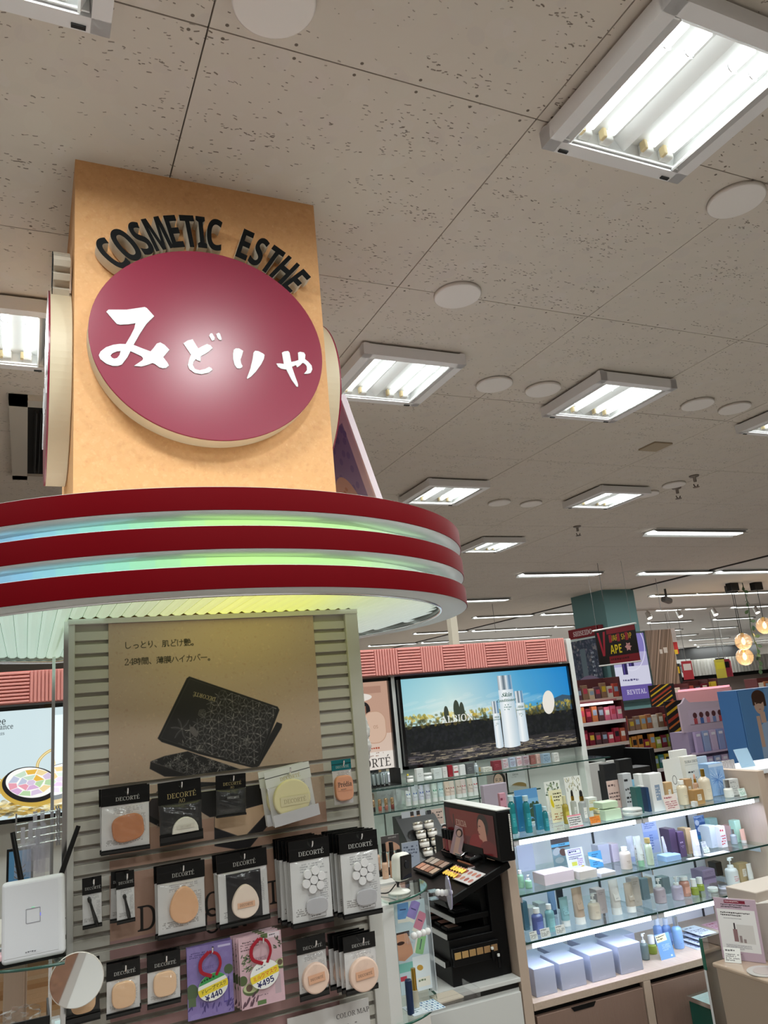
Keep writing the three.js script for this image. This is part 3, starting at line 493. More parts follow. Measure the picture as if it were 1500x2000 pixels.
{
  const wh = (k) => ({ w: PK[k][3], h: PK[k][4] });
  const hookAt = (k, label, len) => hook(label, PK[k][0] + 0.003, PK[k][1] - 0.016, len);
  const sponge = (pts, d, col, rough = 0.85) => (t, y) => part('sponge', soft(pts, d), M(col, rough), t, [0, y, 0.002]);
  let t;
  // top row
  t = pack('sponge_pack', 'pack with black header and brown oblong sponge in the top row', 'sponge pack', wh('A1'), (g, y, w, h) => part('sponge', soft(sq(w * 0.6, h * 0.56), 0.007), M('#c07f5a', 0.85), g, [0.004, y - 0.004, 0.002], [0, 0, 0.12])); hang(t, PK.A1);
  const t1 = copyOf(t, 'pack of brown oblong sponge hanging behind the front one, top row'); hang(t1, PK.A1, -0.022, -0.003, 0.02);
  hookAt('A1', 'chrome hook through the brown sponge pack', 0.066);
  t = pack('puff_pack', 'black pack with a half-round white puff showing, top row', 'puff pack', { ...wh('A2'), hd: 0.36, ft: 0.17, sub: 'AQ', dark: true, ink: '#b9a774' }, (g, y, w, h) => {
    const pts = Array.from({ length: 13 }, (_, i) => [w * 0.28 * Math.cos(i / 12 * Math.PI), w * 0.3 * Math.sin(i / 12 * Math.PI)]); part('puff', extr(pts, 0.006, 0.002), M('#e4dfd3', 0.9), g, [w * 0.08, y - h * 0.5, 0.002]);
    labelDisc(g, 'ribbon', 'DECORTÉ', w * 0.4, 0.008, [w * 0.08, y - h * 0.32, 0.0112], '#d5cfc2', '#9a9284'); }); hang(t, PK.A2); hookAt('A2', 'chrome hook through the black pack with half-round puff', 0.066);
  t = pack('puff_pack', 'small all-black pack with gold print in the top row', 'puff pack', { ...wh('A3'), hd: 0.34, ft: 0.05, dark: true, sub: 'AQ', ink: '#b9a774' }, (g, y, w, h) => labelDisc(g, 'print_label', 'DECORTÉ', w * 0.5, 0.011, [w * 0.06, y + h * 0.15, 0.004], '#101011', '#bdbab4')); hang(t, PK.A3); hookAt('A3', 'chrome hook through the small all-black pack', 0.06);
  t = pack('puff_pack', 'frosted white pack with round cream puff, front one of two', 'puff pack', { ...wh('A4'), hd: 0.3, ft: 0, text: 'DECORTÉ', sub: 'AQ', hcol: '#dedfda', ink: '#c0b183', side: M('#dedfda', 0.4) }, (g, y, w, h) => {
    part('puff', soft(ellipse(w * 0.37, w * 0.35, 24), 0.009), M('#e6dcae', 0.85), g, [-0.002, y + h * 0.1, 0.002]); labelDisc(g, 'ribbon', 'DECORTÉ', w * 0.62, 0.02, [0.002, y + h * 0.04, 0.0155], '#dcd2ac', '#a79a72', -0.1); part('lower_flap', bx(w, h * 0.3, 0.001, 0, y - h * 0.35, 0.0165), M('#e2e0e4', 0.35, { transmission: 0.3, thickness: 0 }), g); }); hang(t, PK.A4, 0, 0, 0.02);
  hang(copyOf(t, 'frosted white pack with cream puff, mostly hidden behind its twin'), PK.A4, -0.022, -0.008, 0.0);
  hookAt('A4', 'chrome hook through the frosted white packs', 0.09);
  t = pack('sponge_pack', 'small clear pack with teal header and pink sponge, right of the poster', 'sponge pack', { ...wh('A5'), hd: 0.24, ft: 0, text: '', hcol: '#1d6f78', side: M('#1d6f78', 0.4) }, (g, y, w, h) => {
    part('sponge', soft(sq(w * 0.78, h * 0.66, 4), 0.009), M('#e3a384', 0.85), g, [0, y - 0.002, 0.002]); panel('print_label', print(w * 0.7, h * 0.28, 1800, (c, W, H) => { flat(c, W, H, '#e3a384'); txt(c, 'Prédia', W / 2, H * 0.4, H * 0.66, '#3a2b26', 'bold serif', 'center', 0.72); tiny(c, W * 0.2, H * 0.78, W * 0.6, H * 0.2, 1, '#5a443c'); }), 0.0005, M('#e3a384', 0.8), g, [0, y + 0.004, 0.0152]); }); hang(t, PK.A5); hookAt('A5', 'chrome hook through the small teal-headed pack', 0.06);
  // middle row
  const brush = (g, y, w, h, lean, s) => part('brush', at(lathe([[0, -0.5 * s], [0.0035, -0.5 * s], [0.0042, -0.3 * s], [0.003, 0], [0.0024, 0.28 * s], [0.004, 0.36 * s], [0.0035, 0.46 * s], [0, 0.5 * s]], 12), 0, 0, 0, 0, 0, lean), BLACK, g, [0.001, y - 0.004, 0.006]);
  t = pack('brush_pack', 'narrow pack with black brush, leftmost in the middle row', 'brush pack', { ...wh('B1'), hd: 0.33, ft: 0.08 }, (g, y, w, h) => brush(g, y, w, h, 0.28, 0.062)); hang(t, PK.B1); hookAt('B1', 'chrome hook through the leftmost brush pack', 0.06);
  t = pack('brush_pack', 'narrow pack with short flat brush, second in the middle row', 'brush pack', { ...wh('B2'), hd: 0.33, ft: 0.08 }, (g, y, w, h) => brush(g, y, w, h, 0.2, 0.05)); hang(t, PK.B2, 0, 0, 0.02);
  hang(copyOf(t, 'narrow brush pack hanging behind the second one of the middle row'), PK.B2, -0.02, -0.008, -0.02); hookAt('B2', 'chrome hook through the two narrow brush packs', 0.066);
  t = pack('sponge_pack', 'pack with tan egg-shaped sponge in the middle row', 'sponge pack', { ...wh('B3'), hd: 0.24 }, (g, y, w, h) => part('sponge', soft(eggPts(w * 0.53, h * 0.68), 0.007), M('#e5b38c', 0.85), g, [0.004, y + 0.002, 0.002])); hang(t, PK.B3); hang(copyOf(t, 'pack with egg-shaped sponge hanging behind the front one'), PK.B3, -0.02, -0.004, 0.012); hookAt('B3', 'chrome hook through the tan egg sponge packs', 0.07);
  t = pack('puff_pack', 'pack with white egg-shaped puff on black card, front one', 'puff pack', { ...wh('B4'), hd: 0.25 }, (g, y, w, h) => {
    part('insert_card', bx(w * 0.68, h * 0.94, 0.002, 0.001, y - h * 0.02, 0.001), M('#1b1a1f', 0.4), g); part('puff', soft(eggPts(w * 0.47, h * 0.62), 0.007), M('#f0dccd', 0.85), g, [0.001, y - h * 0.13, 0.003]); labelDisc(g, 'ribbon', 'DECORTÉ', w * 0.34, 0.011, [0.001, y - h * 0.19, 0.0138], '#dfb193', '#5c4436'); }); hang(t, PK.B4);
  hang(copyOf(t, 'pack with white egg-shaped puff, the one behind'), PK.B4, -0.025, -0.004, 0.015); hookAt('B4', 'chrome hook through the white egg puff packs', 0.075);
  const tab = M('#e6e3e4', 0.3), tablets = (g, y, w, h) => {
    for (let i = 0; i < 7; i++) { const a = i * Math.PI / 3, r = i ? w * 0.2 : 0; part('mask_tablet', at(cyl(w * 0.095, w * 0.1, 0.006, 16), 0, 0, 0, Math.PI / 2), tab, g, [w * 0.06 + r * Math.cos(a + 0.3), y + h * 0.16 + r * Math.sin(a + 0.3), 0.005]); }
    part('tray_pocket', soft(sq(w * 0.5, h * 0.24, 3), 0.004), M('#dcdade', 0.2, { transmission: 0.4, thickness: 0 }), g, [w * 0.1, y - h * 0.27, 0.002]);
    panel('print_label', keep('lm' + w, () => print(w * 0.42, 0.015, 1800, (c, W, H) => { flat(c, W, H, '#d5d3d5'); tiny(c, 4, 1, W - 8, H * 0.45, 1, '#3c3836', 1); c.strokeStyle = '#3c3836'; c.strokeRect(4, H * 0.5, W - 8, H * 0.45); tiny(c, 8, H * 0.55, W - 16, H * 0.35, 1, '#3c3836', 1); })), 0.0005, M('#d5d3d5', 0.5), g, [w * 0.12, y - h * 0.4, 0.003]); };
  const order = ['front one', 'second', 'third', 'fourth', 'fifth', 'sixth'];
  for (const [k, side] of [['B5', 'left'], ['B6', 'right']]) {
    t = pack('mask_pack', `clear pack of seven round white tablets, front one of the ${side} stack`, 'mask pack', { ...wh(k), hd: 0.24, ft: 0.06 }, tablets); hang(t, PK[k]);
    for (let i = 1; i < 6; i++) hang(copyOf(t, `clear tablet pack, ${order[i]} from the front in the ${side} stack`), PK[k], -0.0165 * i, -0.003 * i + rr(-0.002, 0.002), rr(-0.02, 0.03));
    hookAt(k, `chrome hook carrying the ${side} stack of tablet packs`, 0.118);
  }
  // bottom row
  t = pack('sponge_pack', 'black-edged sponge pack mostly hidden behind the round mirror', 'sponge pack', { ...wh('C0'), hd: 0.3, ft: 0.16, dark: true }, (g, y, w, h) => part('sponge', soft(sq(w * 0.66, h * 0.72), 0.006), M('#e3b992', 0.85), g, [0, y - 0.006, 0.002])); hang(t, PK.C0); hookAt('C0', 'chrome hook behind the round mirror', 0.06);
  t = pack('sponge_pack', 'pack with square tan sponge, left one of two in the bottom row', 'sponge pack', { ...wh('C1'), hd: 0.31, ft: 0.1 }, (g, y, w, h) => part('sponge', soft(sq(w * 0.64, h * 0.74), 0.006), M('#e6bd98', 0.85), g, [0, y + 0.001, 0.002])); hang(t, PK.C1);
  hang(copyOf(t, 'square tan sponge pack behind the left one in the bottom row'), PK.C1, -0.02, 0.002, 0.02); hookAt('C1', 'chrome hook through the left square sponge packs', 0.068);
  t = pack('sponge_pack', 'pack with square tan sponge, right one of two in the bottom row', 'sponge pack', { ...wh('C2'), hd: 0.32, ft: 0.1 }, (g, y, w, h) => part('sponge', soft(sq(w * 0.62, h * 0.72), 0.006), M('#e8c19e', 0.85), g, [0.001, y + h * 0.06, 0.002])); hang(t, PK.C2);
  hang(copyOf(t, 'square tan sponge pack behind the right one in the bottom row'), PK.C2, -0.02, 0.002, 0.02); hookAt('C2', 'chrome hook through the right square sponge packs', 0.068);
  // mask sachets with hang tags
  const sachet = (name, label, k, bg, draw) => {
    const { w, h } = wh(k), t2 = thing(name, label, 'mask sachet');
    panel('sachet', print(w, h, 1700, (g, W, H) => { flat(g, W, H, bg); draw(g, W, H); }), 0.003, M(bg, 0.5), t2, [0, -h / 2, 0], null, 0.35); return t2;
  };
  const leaf = (g, x, y, l, a, c) => { g.save(); g.translate(x, y); g.rotate(a); g.fillStyle = c; g.beginPath(); g.ellipse(l / 2, 0, l / 2, l / 7, 0, 0, 7); g.fill(); g.restore(); };
  t = sachet('mask_sachet', 'lilac mask sachet with oval price tag of 440 yen', 'C3', '#8a79b4', (g, W, H) => {
    grain(g, W, H, 160, ['#9a8cc4', '#7d6ba6', '#a99ad0'], 0.25, 14); tiny(g, W * 0.06, H * 0.08, W * 0.34, H * 0.09, 3, '#54477c');
    g.fillStyle = '#55664a'; g.beginPath(); g.ellipse(W * 0.1, H * 0.62, W * 0.13, H * 0.11, 0, 0, 7); g.fill(); g.beginPath(); g.ellipse(W * 0.9, H * 0.4, W * 0.1, H * 0.07, 0, 0, 7); g.fill(); g.fillStyle = '#5f7050'; g.fillRect(W * 0.02, H * 0.7, W * 0.16, H * 0.12);
    g.fillStyle = '#5a4a96'; g.fillRect(W * 0.78, H * 0.5, W * 0.13, H * 0.35); g.fillStyle = '#8476b8'; g.fillRect(W * 0.79, H * 0.56, W * 0.09, H * 0.27); g.fillStyle = '#a79ccc'; g.fillRect(W * 0.8, H * 0.46, W * 0.08, H * 0.06);
    for (let i = 0; i < 26; i++) leaf(g, rr(0, W), H * rr(0.84, 0.98), W * rr(0.06, 0.14), rr(-1.8, -0.6), pick(['#5c4c8c', '#6e5e9e', '#4a3c78'])); txt(g, 'DECORTÉ', W * 0.42, H * 0.32, H * 0.05, '#5a4b88'); g.fillStyle = '#c9c0e2'; g.fillRect(W * 0.68, H * 0.04, W * 0.28, H * 0.03); tiny(g, W * 0.36, H * 0.8, W * 0.34, H * 0.025, 1, '#6c5ea0'); });
  hang(t, PK.C3); hang(copyOf(t, 'lilac mask sachet hanging behind the front lilac one'), PK.C3, -0.015, 0.001, 0.02); hookAt('C3', 'chrome hook carrying the lilac sachets', 0.068);
  const pk = sachet('mask_sachet', 'pink mask sachet with avocado print and tag of 495 yen', 'C4', '#d8b3bd', (g, W, H) => {
    grain(g, W, H, 120, ['#e0bfc8', '#cfa6b2'], 0.2, 12); tiny(g, W * 0.05, H * 0.06, W * 0.42, H * 0.14, 4, '#5d4a4c');
    g.fillStyle = '#5f7048'; g.fillRect(W * 0.52, 0, W * 0.16, H * 0.07); g.fillStyle = '#e6d6de'; g.fillRect(W * 0.68, H * 0.01, W * 0.28, H * 0.07); tiny(g, W * 0.72, H * 0.025, W * 0.2, H * 0.03, 1, '#3c3440', 1);
    const avo = (x, y, r) => { g.fillStyle = '#5c6b45'; g.beginPath(); g.ellipse(x, y + r * 0.15, r * 1.05, r * 0.72, 0.1, 0, 7); g.fill(); g.fillStyle = '#c7cf9c'; g.beginPath(); g.ellipse(x, y, r * 0.95, r * 0.55, 0.05, 0, 7); g.fill(); g.fillStyle = '#6f5a4c'; g.beginPath(); g.ellipse(x - r * 0.2, y - r * 0.05, r * 0.4, r * 0.42, 0, 0, 7); g.fill(); };
    avo(W * 0.23, H * 0.72, W * 0.18); avo(W * 0.96, H * 0.46, W * 0.15); g.fillStyle = '#56643f'; g.beginPath(); g.ellipse(W * 0.06, H * 0.6, W * 0.1, H * 0.07, 0, 0, 7); g.fill();
    for (let i = 0; i < 30; i++) leaf(g, W * rr(0.02, 0.28), H * rr(0.26, 0.5), W * rr(0.05, 0.12), rr(-1.2, 0.5), pick(['#5d7050', '#40503a', '#7c8a60']));
    for (let i = 0; i < 12; i++) leaf(g, W * rr(0.02, 0.34), H * rr(0.84, 0.98), W * rr(0.08, 0.16), rr(-1.2, -0.7), pick(['#5b3f4c', '#6f4f5c'])); for (let i = 0; i < 14; i++) leaf(g, W * rr(0.75, 0.95), H * rr(0.1, 0.25), W * rr(0.05, 0.1), rr(-2, 1), '#4c5140');
    g.fillStyle = '#5f7a4a'; g.fillRect(W * 0.36, H * 0.92, W * 0.2, H * 0.06); g.fillStyle = '#c2aab2'; g.fillRect(W * 0.78, H * 0.62, W * 0.14, H * 0.26); g.fillStyle = '#a7949c'; g.fillRect(W * 0.81, H * 0.53, W * 0.08, H * 0.1); txt(g, 'DECORTÉ', W * 0.45, H * 0.34, H * 0.05, '#6a4c5c'); tiny(g, W * 0.38, H * 0.84, W * 0.34, H * 0.025, 1, '#6c5460'); });
  hang(pk, PK.C4); for (let i = 1; i < 4; i++) hang(copyOf(pk, `pink mask sachet, ${order[i]} from the front in its stack`), PK.C4, -0.013 * i, -0.003 * i, rr(0, 0.02)); hookAt('C4', 'chrome hook carrying the pink sachets', 0.09);
  const hangTag = (label, k, dx, dy, w, h, draw) => {
    const [x, y, z, , , roll] = PK[k], t2 = thing('price_tag', label, 'price tag', [x + dx, y + dy, z + 0.006]); t2.rotation.z = roll + 0.22;
    const pr = print(w, h, 2600, draw), g = new THREE.CircleGeometry(0.5, 40); g.scale(w, h, 1);
    part('tag_front', pr.fit(g), pr.mat(0.6), t2, [0, 0, 0.0016]); part('tag_card', extr(ellipse(w / 2, h / 2, 40), 0.0012, 0), M('#e8e4d8', 0.6), t2, [0, 0, 0.0002]);
    part('ribbon', join([tube([[0.002, h * 0.4, 0], [-0.017, h * 0.72, 0.002], [-0.013, h * 1.1, 0.003], [0.008, h * 1.32, 0.002]], 0.0042, 14, 6).scale(1, 1, 0.2), tube([[0.012, h * 0.36, 0], [0.026, h * 0.72, 0.002], [0.024, h * 1.1, 0.003], [0.008, h * 1.32, 0.002]], 0.0034, 14, 6).scale(1, 1, 0.2)]), M('#a5122a', 0.45), t2, [0, 0, 0.002]);
    return t2;
  };
  hangTag('oval price tag reading 440 yen on a red ribbon, on the lilac sachet', 'C3', 0.004, -0.083, 0.066, 0.053, (g, W, H) => { flat(g, W, H, '#f0eee6'); g.fillStyle = '#3f9a52'; g.beginPath(); g.ellipse(W * 0.5, H * 0.5, W * 0.5, H * 0.5, 0, Math.PI, 0); g.fill(); g.fillStyle = '#f0eee6'; g.fillRect(0, H * 0.28, W, H); g.fillStyle = '#ecd23a'; g.fillRect(0, H * 0.42, W, H * 0.26); kana(g, 'ドレープマスク', W * 0.08, H * 0.46, H * 0.152, '#3c3a1c', 10, 1.0); tiny(g, W * 0.15, H * 0.08, W * 0.7, H * 0.16, 1, '#153d20', 1); kana(g, '¥', W * 0.16, H * 0.7, H * 0.22, '#1d1a55', 16); txt(g, '440', W * 0.55, H * 0.81, H * 0.3, '#1d1a55', 'bold sans-serif'); });
  hangTag('oval price tag reading 495 yen on a red ribbon, on the pink sachet', 'C4', 0.006, -0.08, 0.066, 0.056, (g, W, H) => { flat(g, W, H, '#f2f0ec'); g.fillStyle = '#f0d43a'; g.fillRect(0, H * 0.38, W, H * 0.26); kana(g, 'ミルクマスク', W * 0.08, H * 0.42, H * 0.17, '#e0562a', 11, 1.0); tiny(g, W * 0.2, H * 0.16, W * 0.6, H * 0.12, 1, '#9a9aa6'); kana(g, '¥', W * 0.16, H * 0.66, H * 0.22, '#1d1a55', 16); txt(g, '495', W * 0.55, H * 0.78, H * 0.3, '#1d1a55', 'bold sans-serif'); });
  // round puffs
  const puff = (g, y, w, h) => { part('puff', soft(ellipse(w * 0.4, w * 0.4, 24), 0.009), M('#edcdbb', 0.85), g, [w * 0.04, y - h * 0.16, 0.002]); labelDisc(g, 'ribbon', 'DECORTÉ', w * 0.56, 0.018, [w * 0.04, y - h * 0.14, 0.0158], '#e0ab8c', '#4c3a30', 0.06); };
  t = pack('puff_pack', 'pack with round pink puff, alone on its hook in the bottom row', 'puff pack', { ...wh('C5'), hd: 0.26, ft: 0.12 }, puff); hang(t, PK.C5); hookAt('C5', 'chrome hook through the single round puff pack', 0.09);
  t = pack('puff_pack', 'pack with round pink puff, front one of the stack of four', 'puff pack', { ...wh('C6'), hd: 0.27, ft: 0.1 }, puff); hang(t, PK.C6);
  for (let i = 1; i < 4; i++) hang(copyOf(t, `pack with round pink puff, ${order[i]} from the front of four`), PK.C6, -0.018 * i, -0.006 * i, rr(0, 0.03)); hookAt('C6', 'chrome hook carrying the four round puff packs', 0.105);
  { // colour map card at the bottom
    const [x, y, z, w, , roll] = PK.D1, h = 0.11, c = panel('chart_card', print(w, h, 1300, (g, W, H) => { flat(g, W, H, '#d9d5d3'); txt(g, 'COLOR MAP', W * 0.79, H * 0.22, H * 0.13, '#3a3534'); tiny(g, W * 0.68, H * 0.38, W * 0.22, H * 0.06, 1, '#77706c'); tiny(g, W * 0.7, H * 0.55, W * 0.2, H * 0.18, 3, '#8a827e'); g.save(); g.translate(W * 0.28, H * 0.82); g.rotate(-0.1); g.fillStyle = '#181517'; g.fillRect(-W * 0.16, -H * 0.3, W * 0.32, H * 0.5); tiny(g, -W * 0.15, -H * 0.29, W * 0.3, H * 0.2, 2, '#5d5658', 1); g.restore(); }), 0.003, M('#d9d5d3', 0.6), scene, [x + 0.01, y - h / 2 - 0.004, z]);
    c.name = 'chart_card'; c.rotation.z = 0; tag(c, 'white COLOR MAP card at the very bottom of the slat panel', 'card');
  }
}
// ---------------------------------------------------------------- goods: cartons, tubes, bottles, jars, cards
const prints = new Map();
function goodsPrint(w, h, c, ink, st) {
  const key = [w.toFixed(2), h.toFixed(2), c, ink, st].join();
  if (!prints.has(key)) prints.set(key, print(w, h, 1100, (g, W, H) => {
    flat(g, W, H, c); const r = seed; seed = key.length * 7919 + Math.round(w * 1e5);
    if (st === 'plain') { tiny(g, W * 0.3, H * 0.86, W * 0.4, Math.max(2, H * 0.05), 1, ink, 1); }
    else if (st === 'top') { tiny(g, W * 0.2, H * 0.1, W * 0.6, H * 0.14, 2, ink, 1); tiny(g, W * 0.3, H * 0.8, W * 0.4, H * 0.08, 2, ink); }
    else if (st === 'mid') { tiny(g, W * 0.18, H * 0.36, W * 0.64, H * 0.12, 1, ink, 1); tiny(g, W * 0.25, H * 0.54, W * 0.5, H * 0.12, 2, ink); }
    else if (st === 'window') { g.fillStyle = ink; g.fillRect(W * 0.3, H * 0.3, W * 0.4, H * 0.42); tiny(g, W * 0.34, H * 0.36, W * 0.32, H * 0.3, 4, c); }
    else if (st === 'band') { g.fillStyle = ink; g.fillRect(0, H * 0.5, W, H * 0.17); tiny(g, W * 0.15, H * 0.12, W * 0.7, H * 0.2, 2, ink); }
    else if (st === 'text') { tiny(g, W * 0.1, H * 0.1, W * 0.8, H * 0.2, 1, ink, 1); tiny(g, W * 0.1, H * 0.4, W * 0.8, H * 0.5, 4, ink); }
    seed = r;
  }));
  return prints.get(key);
}
const tubeBody = (w, h) => keep(`tb${w.toFixed(3)},${h.toFixed(3)}`, () => {
  const n = 20, m = 8, pos = [], uv = [], idx = [];
  for (let j = 0; j <= m; j++) { const t = j / m, rx = w / 2 * (0.9 + 0.1 * Math.sin(t * 1.57)), rz = w * 0.42 * Math.pow(1 - t, 0.8) + 0.0012; for (let i = 0; i <= n; i++) { const a = i / n * 2 * Math.PI; pos.push(rx * Math.sin(a), h * t, rz * Math.cos(a)); uv.push(i / n, t); } }
  for (let j = 0; j < m; j++) for (let i = 0; i < n; i++) { const a = j * (n + 1) + i, b = a + n + 1; idx.push(a, a + 1, b, b, a + 1, b + 1); }
  const g = new THREE.BufferGeometry(); g.setAttribute('position', new THREE.Float32BufferAttribute(pos, 3)); g.setAttribute('uv', new THREE.Float32BufferAttribute(uv, 2)); g.setIndex(idx); g.computeVertexNormals(); return g;
});
const arcLabel = (r, h, ang) => new THREE.CylinderGeometry(r, r, h, 12, 1, true, -ang / 2, ang);
const skin = (c, clear) => clear ? M(c, 0.15, { transmission: clear, thickness: 0 }) : M(c, 0.32, { clearcoat: 0.4, clearcoatRoughness: 0.15 });
const BUILD = {
  box(t, o) { const { w, h, d } = o, s = M(o.side || o.c, 0.45); part('carton', rbox(w, h, d, 0.0012), s, t, [0, h / 2, 0]); const p = goodsPrint(w * 0.97, h * 0.97, o.c, o.cap, o.x || 'mid'); panel('front_print', p, 0.0006, s, t, [0, h / 2, d / 2 + 0.0003], null, 0.4); part('top_flap', bx(w * 0.96, 0.0006, d * 0.9, 0, h + 0.0003, 0), s, t); },
  tube(t, o) { const { w, h } = o, ch = Math.min(h * 0.2, 0.024); part('cap', at(cyl(w * 0.44, w * 0.46, ch, 20), 0, ch / 2, 0), M(o.cap, 0.35), t); part('tube_body', tubeBody(w, h - ch), skin(o.c), t, [0, ch, 0]); part('crimp', bx(w, 0.004, 0.0016, 0, h - 0.002, 0), M(o.c, 0.4), t); const p = goodsPrint(w * 0.6, h * 0.4, o.c, o.ink || '#6a6a70', o.x || 'mid'); panel('front_print', p, 0.0006, M(o.c, 0.4), t, [0, ch + (h - ch) * 0.5, w * 0.245], [-0.3 * w / 0.035, 0, 0], 0.4); },
  bottle(t, o) { const { w, h } = o, r = w / 2, ch = h * (o.ch || 0.2), bh = h - ch; part('bottle_body', lathe([[0, 0], [r * 0.92, 0], [r, 0.003], [r, bh * 0.78], [r * 0.93, bh * 0.9], [r * 0.5, bh * 0.98], [r * 0.45, bh + 0.001], [0, bh + 0.001]], 24), skin(o.c, o.clear), t); part('cap', at(cyl(r * (o.cr || 0.55), r * (o.cr || 0.58), ch, 20), 0, bh + ch / 2, 0), M(o.cap, 0.3, o.metal ? { metalness: 1 } : {}), t); const p = goodsPrint(w * 0.7, bh * 0.4, o.c, o.ink || '#66666c', o.x || 'mid'); part('front_print', p.fit(arcLabel(r + 0.0004, bh * 0.4, 1.3)), p.mat(0.4), t, [0, bh * 0.42, 0]); },
  pump(t, o) { const { w, h } = o, r = w / 2, bh = h * 0.62; part('bottle_body', lathe([[0, 0], [r * 0.94, 0], [r, 0.004], [r, bh * 0.82], [r * 0.85, bh * 0.95], [r * 0.45, bh], [0, bh]], 24), skin(o.c, o.clear), t); const q = M(o.cap, 0.3); part('collar', at(cyl(r * 0.46, r * 0.5, h * 0.09, 18), 0, bh + h * 0.045, 0), q, t); part('pump_head', join([at(cyl(r * 0.12, r * 0.12, h * 0.16, 10), 0, bh + h * 0.16, 0), at(cyl(r * 0.3, r * 0.34, h * 0.09, 16), 0, bh + h * 0.29, 0), at(rbox(r * 0.85, h * 0.035, r * 0.28, 0.002), r * 0.4, bh + h * 0.33, 0, 0, 0, -0.1)]), q, t); const p = goodsPrint(w * 0.6, bh * 0.35, o.c, o.ink || '#6a6468', o.x || 'mid'); part('front_print', p.fit(arcLabel(r + 0.0004, bh * 0.35, 1.1)), p.mat(0.4), t, [0, bh * 0.45, 0]); },
  dropper(t, o) { const { w, h } = o, r = w / 2, bh = h * 0.66; part('bottle_body', lathe([[0, 0], [r * 0.94, 0], [r, 0.003], [r, bh * 0.9], [r * 0.6, bh * 0.98], [r * 0.4, bh], [0, bh]], 24), skin(o.c, o.clear), t); part('collar', at(cyl(r * 0.5, r * 0.52, h * 0.14, 18), 0, bh + h * 0.07, 0), o.metal ? GOLD : M(o.cap, 0.3), t); part('bulb', lathe([[0, 0], [r * 0.4, 0], [r * 0.36, h * 0.14], [r * 0.2, h * 0.19], [0, h * 0.2]], 18), M(o.bulb || o.cap, 0.45), t, [0, bh + h * 0.14, 0]); const p = goodsPrint(w * 0.5, bh * 0.5, '#e9e6df', '#77706a', 'mid'); part('front_print', p.fit(arcLabel(r + 0.0004, bh * 0.5, 0.9)), p.mat(0.4), t, [0, bh * 0.45, 0]); },
  jar(t, o) { const { w, h } = o, r = w / 2; part('jar_body', lathe([[0, 0], [r * 0.9, 0], [r, 0.004], [r, h * 0.6], [0, h * 0.6]], 28), skin(o.c, o.clear), t); part('lid', lathe([[0, h * 0.6], [r * 1.0, h * 0.6], [r * 1.0, h * 0.96], [r * 0.95, h], [0, h]], 28), M(o.cap, 0.3, o.metal ? { metalness: 1 } : {}), t); },
  card(t, o) { const { w, h } = o, lean = o.lean ?? -0.22; const p = o.draw ? print(w, h, 1200, o.draw) : goodsPrint(w, h, o.c, o.cap, o.x || 'text'); panel('card_front', p, 0.0012, M(o.side || '#e6e4e0', 0.6), t, [0, h / 2 * Math.cos(lean), -h / 2 * Math.sin(-lean) * 0 + h / 2 * Math.sin(lean)], [lean, 0, o.roll || 0], 0.45); },
  slab(t, o) { const { w, h, d } = o; part('cover', rbox(w, h, d, 0.002), M(o.side || o.c, 0.45), t, [0, h / 2, 0]); const p = goodsPrint(w * 0.95, d * 0.95, o.c, o.cap, o.x || 'text'); panel('top_print', p, 0.0006, M(o.c, 0.5), t, [0, h + 0.0004, 0], [-Math.PI / 2, 0, 0], 0.4); },
};
const CAT = { box: 'carton', tube: 'tube', bottle: 'bottle', pump: 'bottle', dropper: 'bottle', jar: 'jar', card: 'card', slab: 'packet' };
const NAME = { box: 'carton', tube: 'cream_tube', bottle: 'lotion_bottle', pump: 'pump_bottle', dropper: 'dropper_bottle', jar: 'cream_jar', card: 'display_card', slab: 'flat_pack' };
function goods(kind, label, p, turn, o, group) {
  o.d = o.d || o.w * 0.55; const t = thing(NAME[kind], label, CAT[kind], p, turn, group); BUILD[kind](t, o); return t;
}
